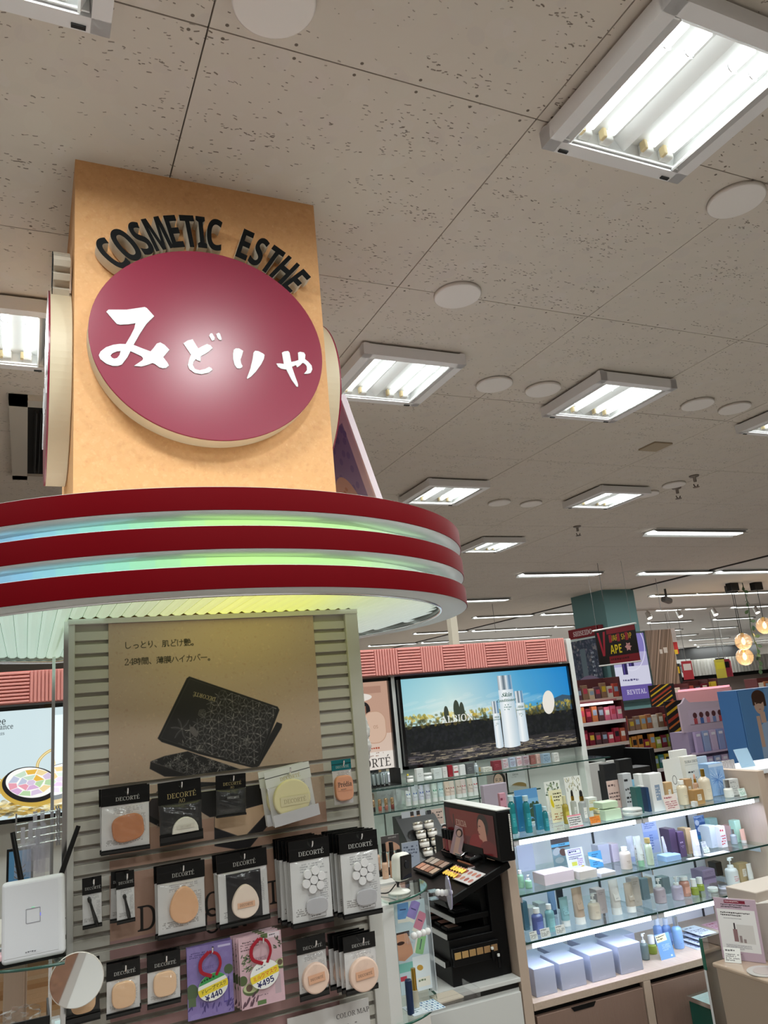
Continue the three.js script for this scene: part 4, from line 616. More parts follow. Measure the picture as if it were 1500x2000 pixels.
// ---------------------------------------------------------------- wall unit behind: pink cornice, light boxes, glass shelves
{
  const PINK = M('#e0968e', 0.5), PANEL = M('#c6c7c3', 0.55), FRAME = M('#0d0d0f', 0.12, { clearcoat: 0.6 }), POST = M('#dcdcd8', 0.5);
  const wall = thing('display_wall', 'pale grey display wall behind the pillar carrying cornice, light boxes and shelves', 'display wall', [0, 0, 0]);
  part('back_board', join([bx(2.7, 1.86, 0.05, 1.55, 0.93, -3.855), bx(1.0, 1.1, 0.05, -0.3, 1.31, -3.855)]), PANEL, wall);
  for (const x of [1.665, 2.23, 2.56]) part('panel_joint', bx(0.006, 1.1, 0.004, x, 0.95, -3.829), M('#55534f', 0.6), wall);
  part('end_post', rbox(0.035, 1.9, 0.1, 0.003), POST, wall, [2.925, 0.95, -3.82]);
  part('divider', bx(0.034, 0.5, 0.03, 1.757, 1.52, -3.81), POST, wall);
  part('counter', join([bx(1.55, 0.04, 0.62, 2.1, 0.88, -3.52), bx(1.5, 0.86, 0.56, 2.1, 0.43, -3.54)]), POST, wall);
  const c = thing('cornice', 'salmon pink cornice of alternately upright and level ribbed blocks', 'cornice', [0, 0, 0]);
  const bw = 0.1365, bh = 0.135, y0 = 1.768;
  part('cornice_board', bx(3.9, bh + 0.004, 0.03, 0.93, y0 + bh / 2, -3.775), PINK, c);
  const lev = join(Array.from({ length: 9 }, (_, i) => at(rbox(bw - 0.001, bh / 9 - 0.005, 0.012, 0.003), 0, -bh / 2 + (i + 0.5) * bh / 9, 0)));
  const upr = join(Array.from({ length: 9 }, (_, i) => at(rbox(bw / 9 - 0.004, bh, 0.012, 0.003), -bw / 2 + (i + 0.5) * bw / 9, 0, 0)));
  for (let k = -19; k < 9; k++) part(k & 1 ? 'level_ribs' : 'upright_ribs', k & 1 ? lev : upr, PINK, c, [1.65 + (k + 0.5) * bw, y0 + bh / 2, -3.754]);

  // light boxes: backlit prints in black frames
  const lit = (name, label, x0, x1, ya, yb, k, draw, ppm = 900) => {
    const w = x1 - x0, h = yb - ya, t = thing(name, label, 'light box', [(x0 + x1) / 2, (ya + yb) / 2, -3.79]), fw = 0.017;
    part('frame', join([bx(w, fw, 0.05, 0, h / 2 - fw / 2, 0), bx(w, fw, 0.05, 0, -h / 2 + fw / 2, 0), bx(fw, h, 0.05, -w / 2 + fw / 2, 0, 0), bx(fw, h, 0.05, w / 2 - fw / 2, 0, 0)]), FRAME, t);
    const cv = canvasOf(Math.round(w * ppm), Math.round(h * ppm)), g = cv.getContext('2d'); draw(g, cv.width, cv.height);
    const tx = new THREE.CanvasTexture(cv); tx.colorSpace = THREE.SRGBColorSpace;
    part('light_screen', bx(w - 2 * fw, h - 2 * fw, 0.006, 0, 0, 0.004), new THREE.MeshPhysicalMaterial({ color: '#181818', roughness: 0.12, emissive: '#ffffff', emissiveMap: tx, emissiveIntensity: k }), t);
    rectLight(name + '_glow', w - 0.1, h - 0.1, new THREE.Color('#dfe8ec'), k * 0.35, [(x0 + x1) / 2, (ya + yb) / 2, -3.764], [(x0 + x1) / 2, (ya + yb) / 2, 0]);
    return t;
  };
  const sky = (g, W, H, stops) => { const q = g.createLinearGradient(0, 0, W * 0.3, H); stops.forEach(([p, c]) => q.addColorStop(p, c)); g.fillStyle = q; g.fillRect(0, 0, W, H); };
  lit('advertising_light_box', 'wide light box with blue sky, three white bottles and the word ALBION', 1.779, 2.906, 1.285, 1.757, 0.9, (g, W, H) => {
    sky(g, W, H, [[0, '#8cc6d4'], [0.3, '#a9d6dc'], [0.55, '#cfe4df'], [1, '#e6ebe0']]);
    g.save(); const q = g.createLinearGradient(W * 0.3, H * 0.5, W, 0); q.addColorStop(0, 'rgba(60,150,200,0)'); q.addColorStop(0.6, 'rgba(58,152,205,0.9)'); q.addColorStop(1, 'rgba(30,130,200,1)'); g.fillStyle = q; g.fillRect(0, 0, W, H * 0.7); g.restore();
    for (let i = 0; i < 50; i++) { g.globalAlpha = 0.12; g.fillStyle = '#f6f4ee'; g.beginPath(); g.ellipse(W * rr(0.05, 0.85), H * rr(0.24, 0.5), W * rr(0.02, 0.09), H * rr(0.01, 0.03), -0.15, 0, 7); g.fill(); } g.globalAlpha = 1;
    g.fillStyle = '#3a5468'; g.beginPath(); g.moveTo(W * 0.7, H * 0.52); g.lineTo(W * 0.95, H * 0.36); g.lineTo(W, H * 0.38); g.lineTo(W, H * 0.7); g.lineTo(W * 0.7, H * 0.7); g.fill();
    g.fillStyle = '#121416'; g.fillRect(0, H * 0.56, W, H * 0.44); for (let i = 0; i < 1300; i++) { const x = rnd() * W, d = rnd(), y = H * (0.44 + d * 0.4); g.globalAlpha = 0.55; g.fillStyle = d < 0.16 ? pick(['#c8a840', '#e0c860', '#7a7a38', '#4c5228']) : d < 0.34 ? pick(['#4c4a26', '#33341e', '#7c6c30']) : pick(['#1a1d1a', '#15171c', '#24262a']); g.beginPath(); g.ellipse(x, y, W * rr(0.004, 0.012), H * rr(0.01, 0.03), rnd() * 3, 0, 7); g.fill(); } g.globalAlpha = 1;
    for (const [x, y, r, s] of [[0.3, 0.42, 0.018, 0.12], [0.24, 0.46, 0.014, 0.1], [0.33, 0.44, 0.014, 0.11]]) { g.fillStyle = '#3c4438'; g.beginPath(); g.ellipse(W * x, H * y, W * r, H * s, 0, 0, 7); g.fill(); }
    g.fillStyle = '#e8e4da'; g.beginPath(); g.ellipse(W * 0.855, H * 0.44, W * 0.038, H * 0.15, 0.15, 0, 7); g.fill();
    g.fillStyle = '#2c2a2c'; g.beginPath(); g.moveTo(0, H * 0.9); g.lineTo(W * 0.55, H * 0.83); g.lineTo(W, H * 0.82); g.lineTo(W, H); g.lineTo(0, H); g.fill();
    for (let i = 0; i < 500; i++) { g.globalAlpha = 0.5; g.fillStyle = pick(['#d8c8a0', '#8a7c6c', '#3c3a40', '#b8a888', '#16161a', '#6c6670']); g.fillRect(rnd() * W, H * rr(0.86, 1), W * rr(0.01, 0.06), H * rr(0.004, 0.012)); } g.globalAlpha = 1;
    const bot = (x, y0, y1, w, hc) => { // drawn as in the printed photograph
      const b = g.createLinearGradient(x - w, 0, x + w, 0); b.addColorStop(0, '#cfdce4'); b.addColorStop(0.35, '#f2f6f6'); b.addColorStop(1, '#b9ccd8'); g.fillStyle = b; g.beginPath(); g.moveTo(x - w, y0 + hc); g.lineTo(x + w, y0 + hc); g.lineTo(x + w * 1.08, y1 - 4); g.quadraticCurveTo(x, y1 + 8, x - w * 1.08, y1 - 4); g.fill();
      const k = g.createLinearGradient(x - w, 0, x + w, 0); [['#8c98a0', 0], ['#eef2f4', 0.2], ['#5c6c78', 0.42], ['#dfe6ea', 0.6], ['#4e7ea4', 0.82], ['#b4c4d0', 1]].forEach(([c, p]) => k.addColorStop(p, c)); g.fillStyle = k; g.fillRect(x - w * 0.96, y0, w * 1.92, hc);
      g.fillStyle = '#1f4a3c'; g.font = `italic bold ${w * 0.62}px serif`; g.textAlign = 'center'; g.save(); g.translate(x, y0 + hc + (y1 - y0) * 0.1); g.transform(1, 0, -0.25, 1, 0, 0); g.fillText('Skin', 0, 0); g.font = `italic bold ${w * 0.42}px serif`; g.fillText('Conditioner', 0, w * 0.55); g.restore(); tiny(g, x - w * 0.5, y0 + hc + (y1 - y0) * 0.2, w, w * 0.8, 3, '#6c8a84'); };
    bot(W * 0.525, H * 0.36, H * 0.93, W * 0.021, H * 0.15); bot(W * 0.675, H * 0.26, H * 0.89, W * 0.026, H * 0.15); bot(W * 0.6, H * 0.05, H * 0.94, W * 0.045, H * 0.18);
    txt(g, 'ALBION', W * 0.298, H * 0.52, H * 0.115, '#f2f2ee', 'serif', 'center', 0.98); g.fillStyle = '#f2f2ee';
  });
  lit('advertising_light_box', 'light box with beige compacts and the letters ORTÉ, half hidden by the pillar', 1.32, 1.74, 1.285, 1.757, 0.75, (g, W, H) => {
    flat(g, W, H, '#cda58f'); g.fillStyle = '#e2c8b6'; g.fillRect(0, H * 0.6, W, H * 0.4); g.fillStyle = '#f0e8de'; g.fillRect(0, H * 0.8, W, H * 0.2); g.fillStyle = '#b88e7a'; g.fillRect(0, H * 0.05, W * 0.9, H * 0.08);
    g.fillStyle = '#201a1c'; g.beginPath(); g.roundRect(W * 0.3, H * 0.22, W * 0.42, H * 0.46, 30); g.fill(); g.fillStyle = '#a87862'; g.fillRect(W * 0.34, H * 0.27, W * 0.32, H * 0.13); g.fillStyle = '#8a5c4a'; g.fillRect(W * 0.34, H * 0.42, W * 0.32, H * 0.12); g.fillStyle = '#f4ece2'; g.beginPath(); g.ellipse(W * 0.52, H * 0.17, W * 0.24, H * 0.05, 0, 0, 7); g.fill();
    g.fillStyle = '#e0bfa8'; g.beginPath(); g.roundRect(W * 0.6, H * 0.34, W * 0.33, H * 0.36, 42); g.fill(); g.strokeStyle = '#c8a086'; g.lineWidth = 3; g.stroke(); txt(g, 'OS', W * 0.78, H * 0.52, H * 0.05, '#b08a72', 'sans-serif');
    tiny(g, W * 0.62, H * 0.74, W * 0.28, H * 0.04, 1, '#b0503a', 1); tiny(g, W * 0.62, H * 0.8, W * 0.24, H * 0.06, 2, '#a08070'); txt(g, 'DECORTÉ', W * 0.96, H * 0.92, H * 0.135, '#2a2422', 'serif', 'right', 1.0);
  }, 700);
  lit('advertising_light_box', 'pale blue light box with a pastel powder compact, left of the pillar', -0.62, 0.36, 1.285, 1.757, 0.95, (g, W, H) => {
    flat(g, W, H, '#cfe2e6'); const X = (m) => (m + 0.62) / 0.98 * W, Y = (m) => (1.757 - m) / 0.472 * H;
    for (let i = 0; i < 260; i++) { g.globalAlpha = 0.5; g.fillStyle = pick(['#d8b04c', '#8a6a20', '#f4e6a8', '#3a2e14', '#b88c30', '#fff6d8']); g.beginPath(); g.ellipse(X(rr(-0.35, 0.3)), Y(rr(1.3, 1.36)), W * rr(0.01, 0.04), H * rr(0.006, 0.02), rr(-0.4, 0.4), 0, 7); g.fill(); } g.globalAlpha = 1;
    for (const [x, y, a, b2] of [[0.14, 1.51, 0.09, 0.065], [-0.15, 1.42, 0.07, 0.05]]) { g.strokeStyle = '#d4b25c'; g.lineWidth = W * 0.012; g.beginPath(); g.ellipse(X(x), Y(y), W * a, H * b2 * 2, -0.3, 0, 7); g.stroke(); g.strokeStyle = '#f6ecc4'; g.lineWidth = W * 0.004; g.stroke(); }
    const cx = X(0.03), cy = Y(1.43), a = W * 0.105, b2 = H * 0.15;
    g.fillStyle = '#c8a64a'; g.beginPath(); g.ellipse(cx, cy + b2 * 0.3, a * 1.25, b2 * 1.15, 0.25, 0, 7); g.fill(); g.fillStyle = '#1b1a1c'; g.beginPath(); g.ellipse(cx, cy + b2 * 0.12, a * 1.14, b2 * 1.08, 0.25, 0, 7); g.fill(); g.save(); g.beginPath(); g.ellipse(cx, cy, a, b2 * 0.92, 0.25, 0, 7); g.clip(); flat(g, W, H, '#fbfbf6');
    const cols = ['#d8c6e0', '#e8a0b0', '#e8b84c', '#b8d8a8', '#c0c8dc', '#f0d8a0', '#d8b0d8', '#c8e0c8'];
    let n = 0; for (const [rad, m] of [[0, 1], [0.36, 6], [0.72, 11]]) for (let k = 0; k < m; k++) { const t0 = k / m * 6.283 + rad; g.fillStyle = cols[n++ * 3 % 8]; g.beginPath(); if (!rad) { for (let s = 0; s < 6; s++) g.lineTo(cx + a * 0.18 * Math.cos(s * 1.047), cy + b2 * 0.18 * Math.sin(s * 1.047)); } else { const h2 = 3.0 / m; for (const [r2, t2] of [[rad - 0.15, -h2 * 0.9], [rad - 0.15, h2 * 0.9], [rad + 0.17, h2], [rad + 0.17, -h2]]) g.lineTo(cx + a * r2 * Math.cos(t0 + t2), cy + b2 * 0.92 * r2 * Math.sin(t0 + t2)); } g.closePath(); g.fill(); } g.restore();
    txt(g, 'ee', X(-0.076), Y(1.713), H * 0.09, '#23282c', 'serif', 'right', 0.8); txt(g, 'elegance', X(-0.046), Y(1.687), H * 0.062, '#23282c', 'serif', 'right', 0.85); txt(g, 'PARIS', X(-0.08), Y(1.658), H * 0.036, '#23282c', 'serif', 'right');
  }, 900);
  // glass shelves on the wall
  for (const [x0, x1, y, l] of [[1.40, 1.70, 1.236, 'upper glass wall shelf below the beige light box'], [1.72, 2.9, 1.236, 'upper glass wall shelf below the wide light box'], [1.40, 1.70, 1.132, 'lower glass wall shelf with lip colours, left bay'], [1.72, 2.42, 1.132, 'lower glass wall shelf carrying the row of tubes']]) {
    const t = thing('glass_shelf', l, 'shelf', [(x0 + x1) / 2, y - 0.004, -3.675]);
    part('glass_plate', box(x1 - x0, 0.006, 0.3), GLASS, t); part('front_edge', bx(x1 - x0, 0.006, 0.002, 0, 0, 0.151), M('#23403a', 0.2), t);
    for (const s of [-1, 1]) part('bracket', bx(0.005, 0.02, 0.28, s * ((x1 - x0) / 2 - 0.02), -0.014, -0.01), CHROME, t);
  }
  const rows = [
  ['bottle', 1.716, 1.239, -3.619, 0.018, 0.040, '#2a2723', '#d8c23a', 'slim dark bottle with yellow neck, first on the right upper wall shelf', ''],
  ['jar', 1.719, 1.239, -3.600, 0.033, 0.030, '#e4e2dc', '#efeeea', 'white jar beside the slim dark bottle on the wall shelf', ''],
  ['box', 1.770, 1.239, -3.600, 0.038, 0.060, '#d9dcda', '#8d918f', 'tall pale carton left of the low white jar on the wall shelf', 'mid'],
  ['jar', 1.817, 1.239, -3.603, 0.045, 0.033, '#dfe2df', '#ededea', 'low white jar between pale cartons on the wall shelf', ''],
  ['box', 1.868, 1.239, -3.601, 0.047, 0.049, '#cdd4d2', '#9aa2a0', 'wide pale carton in the middle of the upper wall shelf', 'mid'],
  ['box', 1.911, 1.239, -3.600, 0.026, 0.050, '#d6d3d0', '#96918c', 'narrow pale carton left of the red carton on the wall shelf', 'mid'],
  ['box', 1.944, 1.239, -3.602, 0.025, 0.056, '#93202c', '#e0b9b6', 'red carton on the upper wall shelf', 'plain'],
  ['box', 1.974, 1.239, -3.600, 0.026, 0.049, '#e3dcda', '#b0444c', 'white carton with red marks right of the red carton', 'band'],
  ['box', 2.015, 1.239, -3.606, 0.033, 0.049, '#dededd', '#a8a8a8', 'plain white carton left of the dark grey carton', 'plain'],
  ['box', 2.059, 1.239, -3.604, 0.043, 0.052, '#5c5e60', '#a8abac', 'dark grey carton on the upper wall shelf', 'mid'],
  ['bottle', 2.116, 1.239, -3.633, 0.022, 0.047, '#aeb9be', '#c6cdd0', 'silver bottle between the grey and the gold carton', 'plain'],
  ['box', 2.144, 1.239, -3.644, 0.011, 0.021, '#b7975c', '#6d5a34', 'low gold carton on the upper wall shelf', 'plain'],
  ['box', 2.156, 1.239, -3.600, 0.052, 0.022, '#cfcdc4', '#4c5a44', 'low pale carton with dark print, lying on the upper wall shelf', 'text'],
  ['box', 2.217, 1.239, -3.600, 0.049, 0.047, '#7d2f38', '#c48a8a', 'dark red carton on the upper wall shelf', 'mid'],
  ['box', 2.290, 1.239, -3.631, 0.032, 0.047, '#c3b9bd', '#a04456', 'floral pink pack, first right of the dark red carton', 'text'],
  ['box', 2.344, 1.239, -3.647, 0.035, 0.048, '#a9b4c6', '#6a4a5a', 'floral blue pack, second right of the dark red carton', 'text'],
  ['box', 2.389, 1.239, -3.649, 0.033, 0.048, '#c9bcc0', '#b23a48', 'pink and red pack in the middle of the floral packs', 'text'],
  ['box', 2.421, 1.239, -3.632, 0.035, 0.049, '#a89aa0', '#7a2c38', 'mauve pack right of the pink and red pack', 'text'],
  ['box', 2.467, 1.239, -3.635, 0.030, 0.047, '#8a5650', '#c9a49a', 'brown red pack near the right end of the wall shelf', 'mid'],
  ['box', 2.504, 1.239, -3.636, 0.025, 0.048, '#c9a79c', '#7a5048', 'tan pack near the right end of the wall shelf', 'mid'],
  ['box', 2.528, 1.239, -3.600, 0.046, 0.049, '#8fa3b4', '#3c5468', 'blue grey carton near the right end of the wall shelf', 'text'],
  ['box', 2.596, 1.239, -3.603, 0.033, 0.045, '#d0cfca', '#8a8984', 'white carton at the right end of the wall shelf', 'text'],
  ['tube', 1.697, 1.135, -3.600, 0.031, 0.092, '#dfe1e3', '#e2e2e0', 'first tube from the left in the row on the lower wall shelf', 'band', '#2f5aa0'],
  ['tube', 1.734, 1.135, -3.600, 0.031, 0.092, '#d8dce2', '#e2e2e0', 'second tube from the left in the row on the lower wall shelf', 'band', '#2c58a6'],
  ['tube', 1.769, 1.135, -3.600, 0.032, 0.092, '#cfcfde', '#e2e2e0', 'third tube from the left in the row on the lower wall shelf', 'band', '#3a4fa6'],
  ['tube', 1.805, 1.135, -3.600, 0.031, 0.093, '#cfcdd6', '#e2e2e0', 'fourth tube from the left in the row on the lower wall shelf', 'band', '#3f3f80'],
  ['tube', 1.843, 1.135, -3.600, 0.031, 0.093, '#d4ded6', '#e2e2e0', 'fifth tube from the left in the row on the lower wall shelf', 'band', '#23805a'],
  ['tube', 1.878, 1.135, -3.600, 0.031, 0.094, '#c8dadb', '#e2e2e0', 'sixth tube from the left in the row on the lower wall shelf', 'band', '#2a7f86'],
  ['tube', 1.915, 1.135, -3.600, 0.032, 0.094, '#ddc3b4', '#e2e2e0', 'seventh tube from the left in the row on the lower wall shelf', 'band', '#8a5a4a'],
  ['tube', 1.942, 1.135, -3.600, 0.032, 0.094, '#dcc9bf', '#e2e2e0', 'eighth tube from the left in the row on the lower wall shelf', 'band', '#aa4a52'],
  ['tube', 1.981, 1.135, -3.600, 0.032, 0.095, '#d3c3ba', '#e2e2e0', 'ninth tube from the left in the row on the lower wall shelf', 'band', '#8f6a58'],
  ['tube', 2.008, 1.135, -3.600, 0.032, 0.095, '#dbc8c4', '#e2e2e0', 'tenth tube from the left in the row on the lower wall shelf', 'band', '#c06068'],
  ['tube', 2.048, 1.135, -3.600, 0.032, 0.095, '#d8c9c0', '#e2e2e0', 'eleventh tube from the left in the row on the lower wall shelf', 'band', '#8a7468'],
  ['tube', 2.077, 1.135, -3.600, 0.032, 0.096, '#e2dcdc', '#e2e2e0', 'twelfth tube from the left in the row on the lower wall shelf', 'band', '#c23a40'],
  ];
  rows.forEach(([k, x, y, z, w, h, c2, cap, label, st, ink]) => goods(k, label, [x, y, z], 0, { w, h, c: c2, cap, x: st, ink, d: k === 'box' ? Math.min(w * 0.6, 0.04) : undefined }));
  // tray of silver tubes under the beige light box
  const tr = thing('mirror_tray', 'black-edged mirrored tray with foil packs below the beige light box', 'tray', [1.565, 1.236, -3.63]);
  part('tray_back', bx(0.2, 0.075, 0.003, 0, 0.0385, -0.03), MIRROR, tr); part('tray_edge', join([bx(0.206, 0.003, 0.07, 0, 0.0015, 0), bx(0.003, 0.078, 0.07, 0.1015, 0.039, 0), bx(0.206, 0.003, 0.003, 0, 0.077, -0.03)]), BLACK, tr);
  for (let i = 0; i < 6; i++) { const s = thing('foil_tube', `${['first', 'second', 'third', 'fourth', 'fifth', 'sixth'][i]} silver tube in the mirrored tray, counted from the left`, 'tube', [1.49 + i * 0.022, 1.2396, -3.62]); part('tube_body', tubeBody(0.019, 0.05), M('#9aa6a6', 0.3, { metalness: 0.6 }), s, [0, 0.008, 0]); part('cap', at(cyl(0.006, 0.007, 0.008, 12), 0, 0.004, 0), BLACK, s); }
  for (let i = 0; i < 5; i++) { const s = thing('lip_colour', `${['first', 'second', 'third', 'fourth', 'fifth'][i]} gold-topped lip colour from the left on the lower wall shelf`, 'lip colour', [1.475 + i * 0.033, 1.132, -3.59]); part('case', lathe([[0, 0], [0.0085, 0], [0.0085, 0.022], [0, 0.022]], 14), M(['#d8a48c', '#2a1c1a', '#b8604c', '#a86a5c', '#7a3a34'][i], 0.3), s); part('cap', lathe([[0, 0.022], [0.0088, 0.022], [0.0088, 0.05], [0.007, 0.054], [0, 0.054]], 14), M('#d9b48c', 0.2, { metalness: 0.8 }), s); }
  goods('bottle', 'clear pink-capped bottle standing behind the gold lip colours', [1.53, 1.133, -3.68], 0, { w: 0.045, h: 0.10, c: '#e0c8b6', cap: '#c9a58a', clear: 0.5 });
  goods('card', 'white leaflet card with three small drawings behind the lip colours', [1.645, 1.133, -3.70], 0, { w: 0.13, h: 0.115, c: '#c9c9c8', cap: '#7c7c7c', lean: -0.08, draw: (g, W, H) => { flat(g, W, H, '#c6c7c7'); for (let i = 0; i < 3; i++) { tiny(g, W * (0.24 + i * 0.26), H * 0.15, W * 0.06, H * 0.24, 3, '#5c5c5e', 1); tiny(g, W * (0.18 + i * 0.26), H * 0.5, W * 0.18, H * 0.1, 2, '#909092'); } } });
  // posters on the wall right of the tubes
  const face = (g, x, y, r, skinc, hair, lip) => { g.fillStyle = hair; g.beginPath(); g.ellipse(x + r * 0.15, y - r * 0.1, r * 1.1, r * 1.3, 0, 0, 7); g.fill(); g.fillStyle = skinc; g.beginPath(); g.ellipse(x, y, r * 0.85, r * 1.12, 0, 0, 7); g.fill(); g.fillStyle = '#33241f'; for (const s of [-0.36, 0.34]) { g.fillRect(x + r * s - r * 0.2, y - r * 0.2, r * 0.38, r * 0.09); g.fillRect(x + r * s - r * 0.22, y - r * 0.42, r * 0.42, r * 0.06); } g.fillStyle = '#b98a78'; g.fillRect(x - r * 0.05, y - r * 0.1, r * 0.1, r * 0.4); g.fillStyle = lip; g.beginPath(); g.ellipse(x, y + r * 0.55, r * 0.26, r * 0.1, 0, 0, 7); g.fill(); };
  const poster = (label, x, y, z, w, h, draw, turn = 0) => { const t = panel('wall_poster', print(w, h, 900, draw), 0.003, M('#d8d6d2', 0.6), scene, [x, y, z]); t.name = numbered('wall_poster'); t.rotation.y = turn; return tag(t, label, 'poster'); };
  poster('poster of a dark-haired woman touching her face, on the wall right of the tubes', 2.353, 1.156, -3.826, 0.13, 0.097, (g, W, H) => { flat(g, W, H, '#a89a96'); face(g, W * 0.55, H * 0.5, H * 0.36, '#d8b4a0', '#241c1a', '#b05a50'); g.fillStyle = '#d8b4a0'; for (let i = 0; i < 3; i++) g.fillRect(W * (0.18 + i * 0.05), H * 0.55, W * 0.03, H * 0.4); });
  poster('white poster headed EXCIA with a bronze disc, on the wall', 2.472, 1.142, -3.826, 0.126, 0.103, (g, W, H) => { flat(g, W, H, '#cfd0d0'); txt(g, 'EXCIA', W * 0.5, H * 0.14, H * 0.12, '#3f4042'); tiny(g, W * 0.3, H * 0.24, W * 0.4, H * 0.05, 1, '#77787a'); g.fillStyle = '#8a7040'; g.beginPath(); g.ellipse(W * 0.6, H, W * 0.55, H * 0.45, 0, 0, 7); g.fill(); });
  solo('sample_board', 'plain lilac grey board standing above the black tester stand', 'board', rbox(0.134, 0.3, 0.03, 0.003), M('#a79ba6', 0.5), [2.064, 1.0505, -3.4]);
  // slanted black stand with jars and bottles on the counter
  const st = thing('jar_stand', 'black slanted stand holding two columns of pale jars', 'display stand', [1.66, 0.9005, -3.42]);
  const wedge = extr([[0, 0], [0.24, 0], [0.24, 0.02], [0.03, 0.2], [0, 0.2]], 0.2, 0.002); part('stand_body', wedge, BLACK, st, [0.12, 0.003, -0.12], [0, -Math.PI / 2, 0]);
  for (let i = 0; i < 2; i++) for (let k = 0; k < 4; k++) { const j = thing('powder_jar', `pale jar with metal rim, ${['lowest', 'second', 'third', 'topmost'][k]} in the ${i ? 'right' : 'left'} column of the slanted stand`, 'jar', [1.645 + i * 0.058, 0.968 + k * 0.034, -3.335 - k * 0.026]); j.rotation.x = -0.75; part('jar_body', lathe([[0, -0.02], [0.021, -0.02], [0.023, 0.002], [0, 0.002]], 20), M('#ece6e0', 0.3), j, null, [0.55, 0, 0]); part('rim', lathe([[0.0235, 0.002], [0.024, 0.002], [0.024, 0.012], [0.02, 0.014], [0, 0.014]], 20), M('#cfc9bd', 0.2, { metalness: 0.9 }), j, null, [0.55, 0, 0]); }
  poster('white card with two beige bottles at the top of the slanted jar stand', 1.671, 1.086, -3.5, 0.125, 0.074, (g, W, H) => { flat(g, W, H, '#b9bcc2'); for (const x of [0.36, 0.62]) { g.fillStyle = '#2c2624'; g.fillRect(W * x, H * 0.05, W * 0.14, H * 0.25); g.fillStyle = '#c89c80'; g.fillRect(W * x, H * 0.3, W * 0.16, H * 0.55); } });
  poster('beige shade chart with round seal left of the black header screen', 1.784, 1.08, -3.5, 0.087, 0.07, (g, W, H) => { flat(g, W, H, '#c9b2a6'); tiny(g, W * 0.08, H * 0.15, W * 0.84, H * 0.75, 4, '#3c3230', 0.7); g.fillStyle = '#2f3034'; g.beginPath(); g.arc(W * 0.1, H * 0.14, H * 0.22, 0, 7); g.fill(); });
  poster('pair of before and after face photographs below the shade chart', 1.772, 1.01, -3.45, 0.1, 0.084, (g, W, H) => { flat(g, W, H, '#d8d4d4'); face(g, W * 0.25, H * 0.55, H * 0.34, '#d9b0a4', '#2c2220', '#b46058'); face(g, W * 0.76, H * 0.55, H * 0.36, '#d5ab9e', '#1f1817', '#b05650'); });
  poster('blue and white leaflet standing in front of the slanted jar stand', 1.474, 0.968, -3.15, 0.078, 0.17, (g, W, H) => { flat(g, W, H, '#a9b1c2'); tiny(g, W * 0.1, H * 0.08, W * 0.8, H * 0.3, 4, '#4c5468'); g.fillStyle = '#5c7ca8'; g.fillRect(0, H * 0.75, W, H * 0.25); });
  poster('dark leaflet with a bare shoulder behind the foundation bottles', 1.503, 1.014, -3.42, 0.09, 0.066, (g, W, H) => { flat(g, W, H, '#4c4544'); g.fillStyle = '#c89a80'; g.beginPath(); g.ellipse(W * 0.6, H * 0.85, W * 0.5, H * 0.4, 0.5, 0, 7); g.fill(); txt(g, 'DECORTÉ', W * 0.62, H * 0.15, H * 0.13, '#cfc8c2'); });
  for (let i = 0; i < 6; i++) goods('bottle', `${['first', 'second', 'third', 'fourth', 'fifth', 'sixth'][i]} beige foundation bottle with black cap beside the white camera`, [1.412 + (i % 3) * 0.036, i < 3 ? 0.921 : 0.9005, i < 3 ? -3.37 : -3.29], 0, { w: 0.028, h: 0.105, c: ['#d8b094', '#cfa284', '#c4947a'][i % 3], cap: '#101011', ch: 0.36, cr: 0.7 });
  part('bottle_step', bx(0.2, 0.02, 0.06, 1.45, 0.91, -3.37), BLACK, wall);
  const pp = thing('support_post', 'cream square post rising behind the pink cornice', 'post', [3.42, 0, -6]); part('post_shaft', rbox(0.07, 3.15, 0.07, 0.006), M('#d8cdbb', 0.5), pp, [0, 1.575, 0]); part('post_collar', bx(0.1, 0.03, 0.1, 0, 3.13, 0), M('#d8cdbb', 0.5), pp);
}
